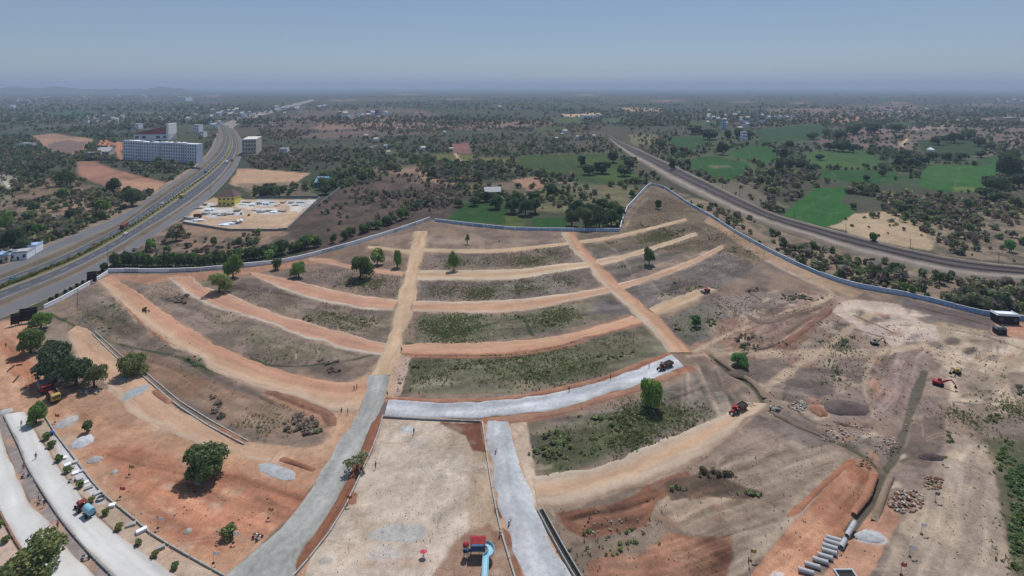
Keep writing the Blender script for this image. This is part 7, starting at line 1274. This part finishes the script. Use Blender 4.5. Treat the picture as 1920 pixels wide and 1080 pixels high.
# ------------------------------------------------------------------ people
def person_mesh():
    J = [(0, 0, .95), (0, 0, 1.15), (0, 0, 1.38), (0, 0, 1.5), (0, .01, 1.6), (0, .01, 1.74),
         (.1, 0, .9), (.12, .03, .5), (.12, -.02, .08), (.12, .12, .04), (-.1, 0, .9), (-.12, -.04, .5), (-.12, -.1, .08), (-.12, .04, .04),
         (.19, 0, 1.4), (.25, -.03, 1.13), (.27, .06, .88), (.28, .09, .79), (-.19, 0, 1.4), (-.25, -.03, 1.13), (-.27, .06, .88), (-.28, .09, .79)]
    E = [(0, 1), (1, 2), (2, 3), (3, 4), (4, 5), (0, 6), (6, 7), (7, 8), (8, 9), (0, 10), (10, 11), (11, 12), (12, 13), (2, 14), (14, 15), (15, 16), (16, 17), (2, 18), (18, 19), (19, 20), (20, 21)]
    R = [(.15, .1), (.14, .1), (.16, .11), (.06, .06), (.085, .1), (.07, .09), (.1, .1), (.07, .07), (.045, .05), (.045, .04), (.1, .1), (.07, .07), (.045, .05), (.045, .04), (.065, .065), (.05, .05), (.04, .04), (.03, .04), (.065, .065), (.05, .05), (.04, .04), (.03, .04)]
    me = bpy.data.meshes.new('person'); me.from_pydata(J, E, []); o = bpy.data.objects.new('person', me); COL.objects.link(o); md = o.modifiers.new('skin', 'SKIN')
    for v, r_ in zip(me.skin_vertices[0].data, R): v.radius = r_
    me.skin_vertices[0].data[0].use_root = True; o.modifiers.new('sub', 'SUBSURF').render_levels = 1; o.modifiers['sub'].levels = 1
    dg = bpy.context.evaluated_depsgraph_get(); m2 = bpy.data.meshes.new_from_object(o.evaluated_get(dg)); bpy.data.objects.remove(o)
    for k in ('skin', 'cloth_white', 'cloth_dark', 'cloth_blue', 'orange'): m2.materials.append(M[k])
    return m2
PM = person_mesh()
def person(px, py, rz, shirt, label):
    me = PM.copy()
    for p in me.polygons:
        c = p.center; p.use_smooth = True
        p.material_index = 0 if (c.z > 1.5 or (abs(c.x) > .2 and c.z < 1.15)) else (shirt if c.z > .93 else 2)
    r = bpy.data.objects.new('person', me); COL.objects.link(r); r.location = G(px, py)[:2]+(.12,); r.rotation_euler = (0, 0, rz); tag(r, label, 'person')
    b = MB(); b.box(-.1, .1, -.12, .1, 1.7, 1.84, bev=.05); b.obj('hair', 'black', r)
for q in [(664, 733, .3, 1, 'person in a white shirt standing at the dirt crossing'), (669, 731, 2.2, 3, 'person in a blue shirt talking at the dirt crossing'), (640, 776, 1.0, 3, 'person in blue walking beside the brown bank'), (652, 777, 1.4, 4, 'person in orange walking beside the grey spine road'), (753, 660, .2, 3, 'person in blue at the edge of the main dirt road'),
          (67, 862, .5, 3, 'worker in blue on the pale concrete road'), (44, 882, .7, 4, 'worker in orange on the median by the sand patch'), (83, 950, .2, 3, 'worker in blue by the median motorbike'), (72, 938, 2.2, 1, 'worker in a white shirt on the median'), (108, 992, 1.2, 4, 'worker in orange at the lower median'), (40, 800, .4, 1, 'worker in white at the top of the pale concrete road'),
          (776, 814, .8, 2, 'person in dark clothes by the small grey patch on the pad'), (1067, 735, .4, 2, 'worker in dark clothes at the edge of the pale gravel road'), (1145, 712, .9, 2, 'second worker in dark clothes further along the pale gravel road'), (1217, 692, .9, 2, 'worker in dark clothes near the rust coloured tractor'), (704, 879, .8, 4, 'person in orange on the beige pad by the low wall'), (726, 744, .3, 3, 'person in blue at the end of the gravel road'), (1404, 1062, .8, 2, 'worker in dark clothes by the lower yellow flag'), (11, 652, .7, 3, 'person in blue on the dirt track by the billboards')]:
    person(*q)
# ------------------------------------------------------------------ haze
def haze():
    m = bpy.data.materials.new('haze'); m.use_nodes = True; n = m.node_tree; n.nodes.clear()
    o = n.nodes.new('ShaderNodeOutputMaterial'); pv = n.nodes.new('ShaderNodeVolumePrincipled')
    pv.inputs['Color'].default_value = (0.62, 0.77, 1.0, 1); pv.inputs['Density'].default_value = HAZE_D; pv.inputs['Anisotropy'].default_value = 0.0
    n.links.new(pv.outputs[0], o.inputs['Volume'])
    M['haze'] = m
    b = MB(); b.box(-69000, 69000, -69000, 69000, -2.8, 290); ob = b.obj('haze', 'haze'); tag(ob, kind='stuff')
HAZE_D = 1.15e-4
haze()
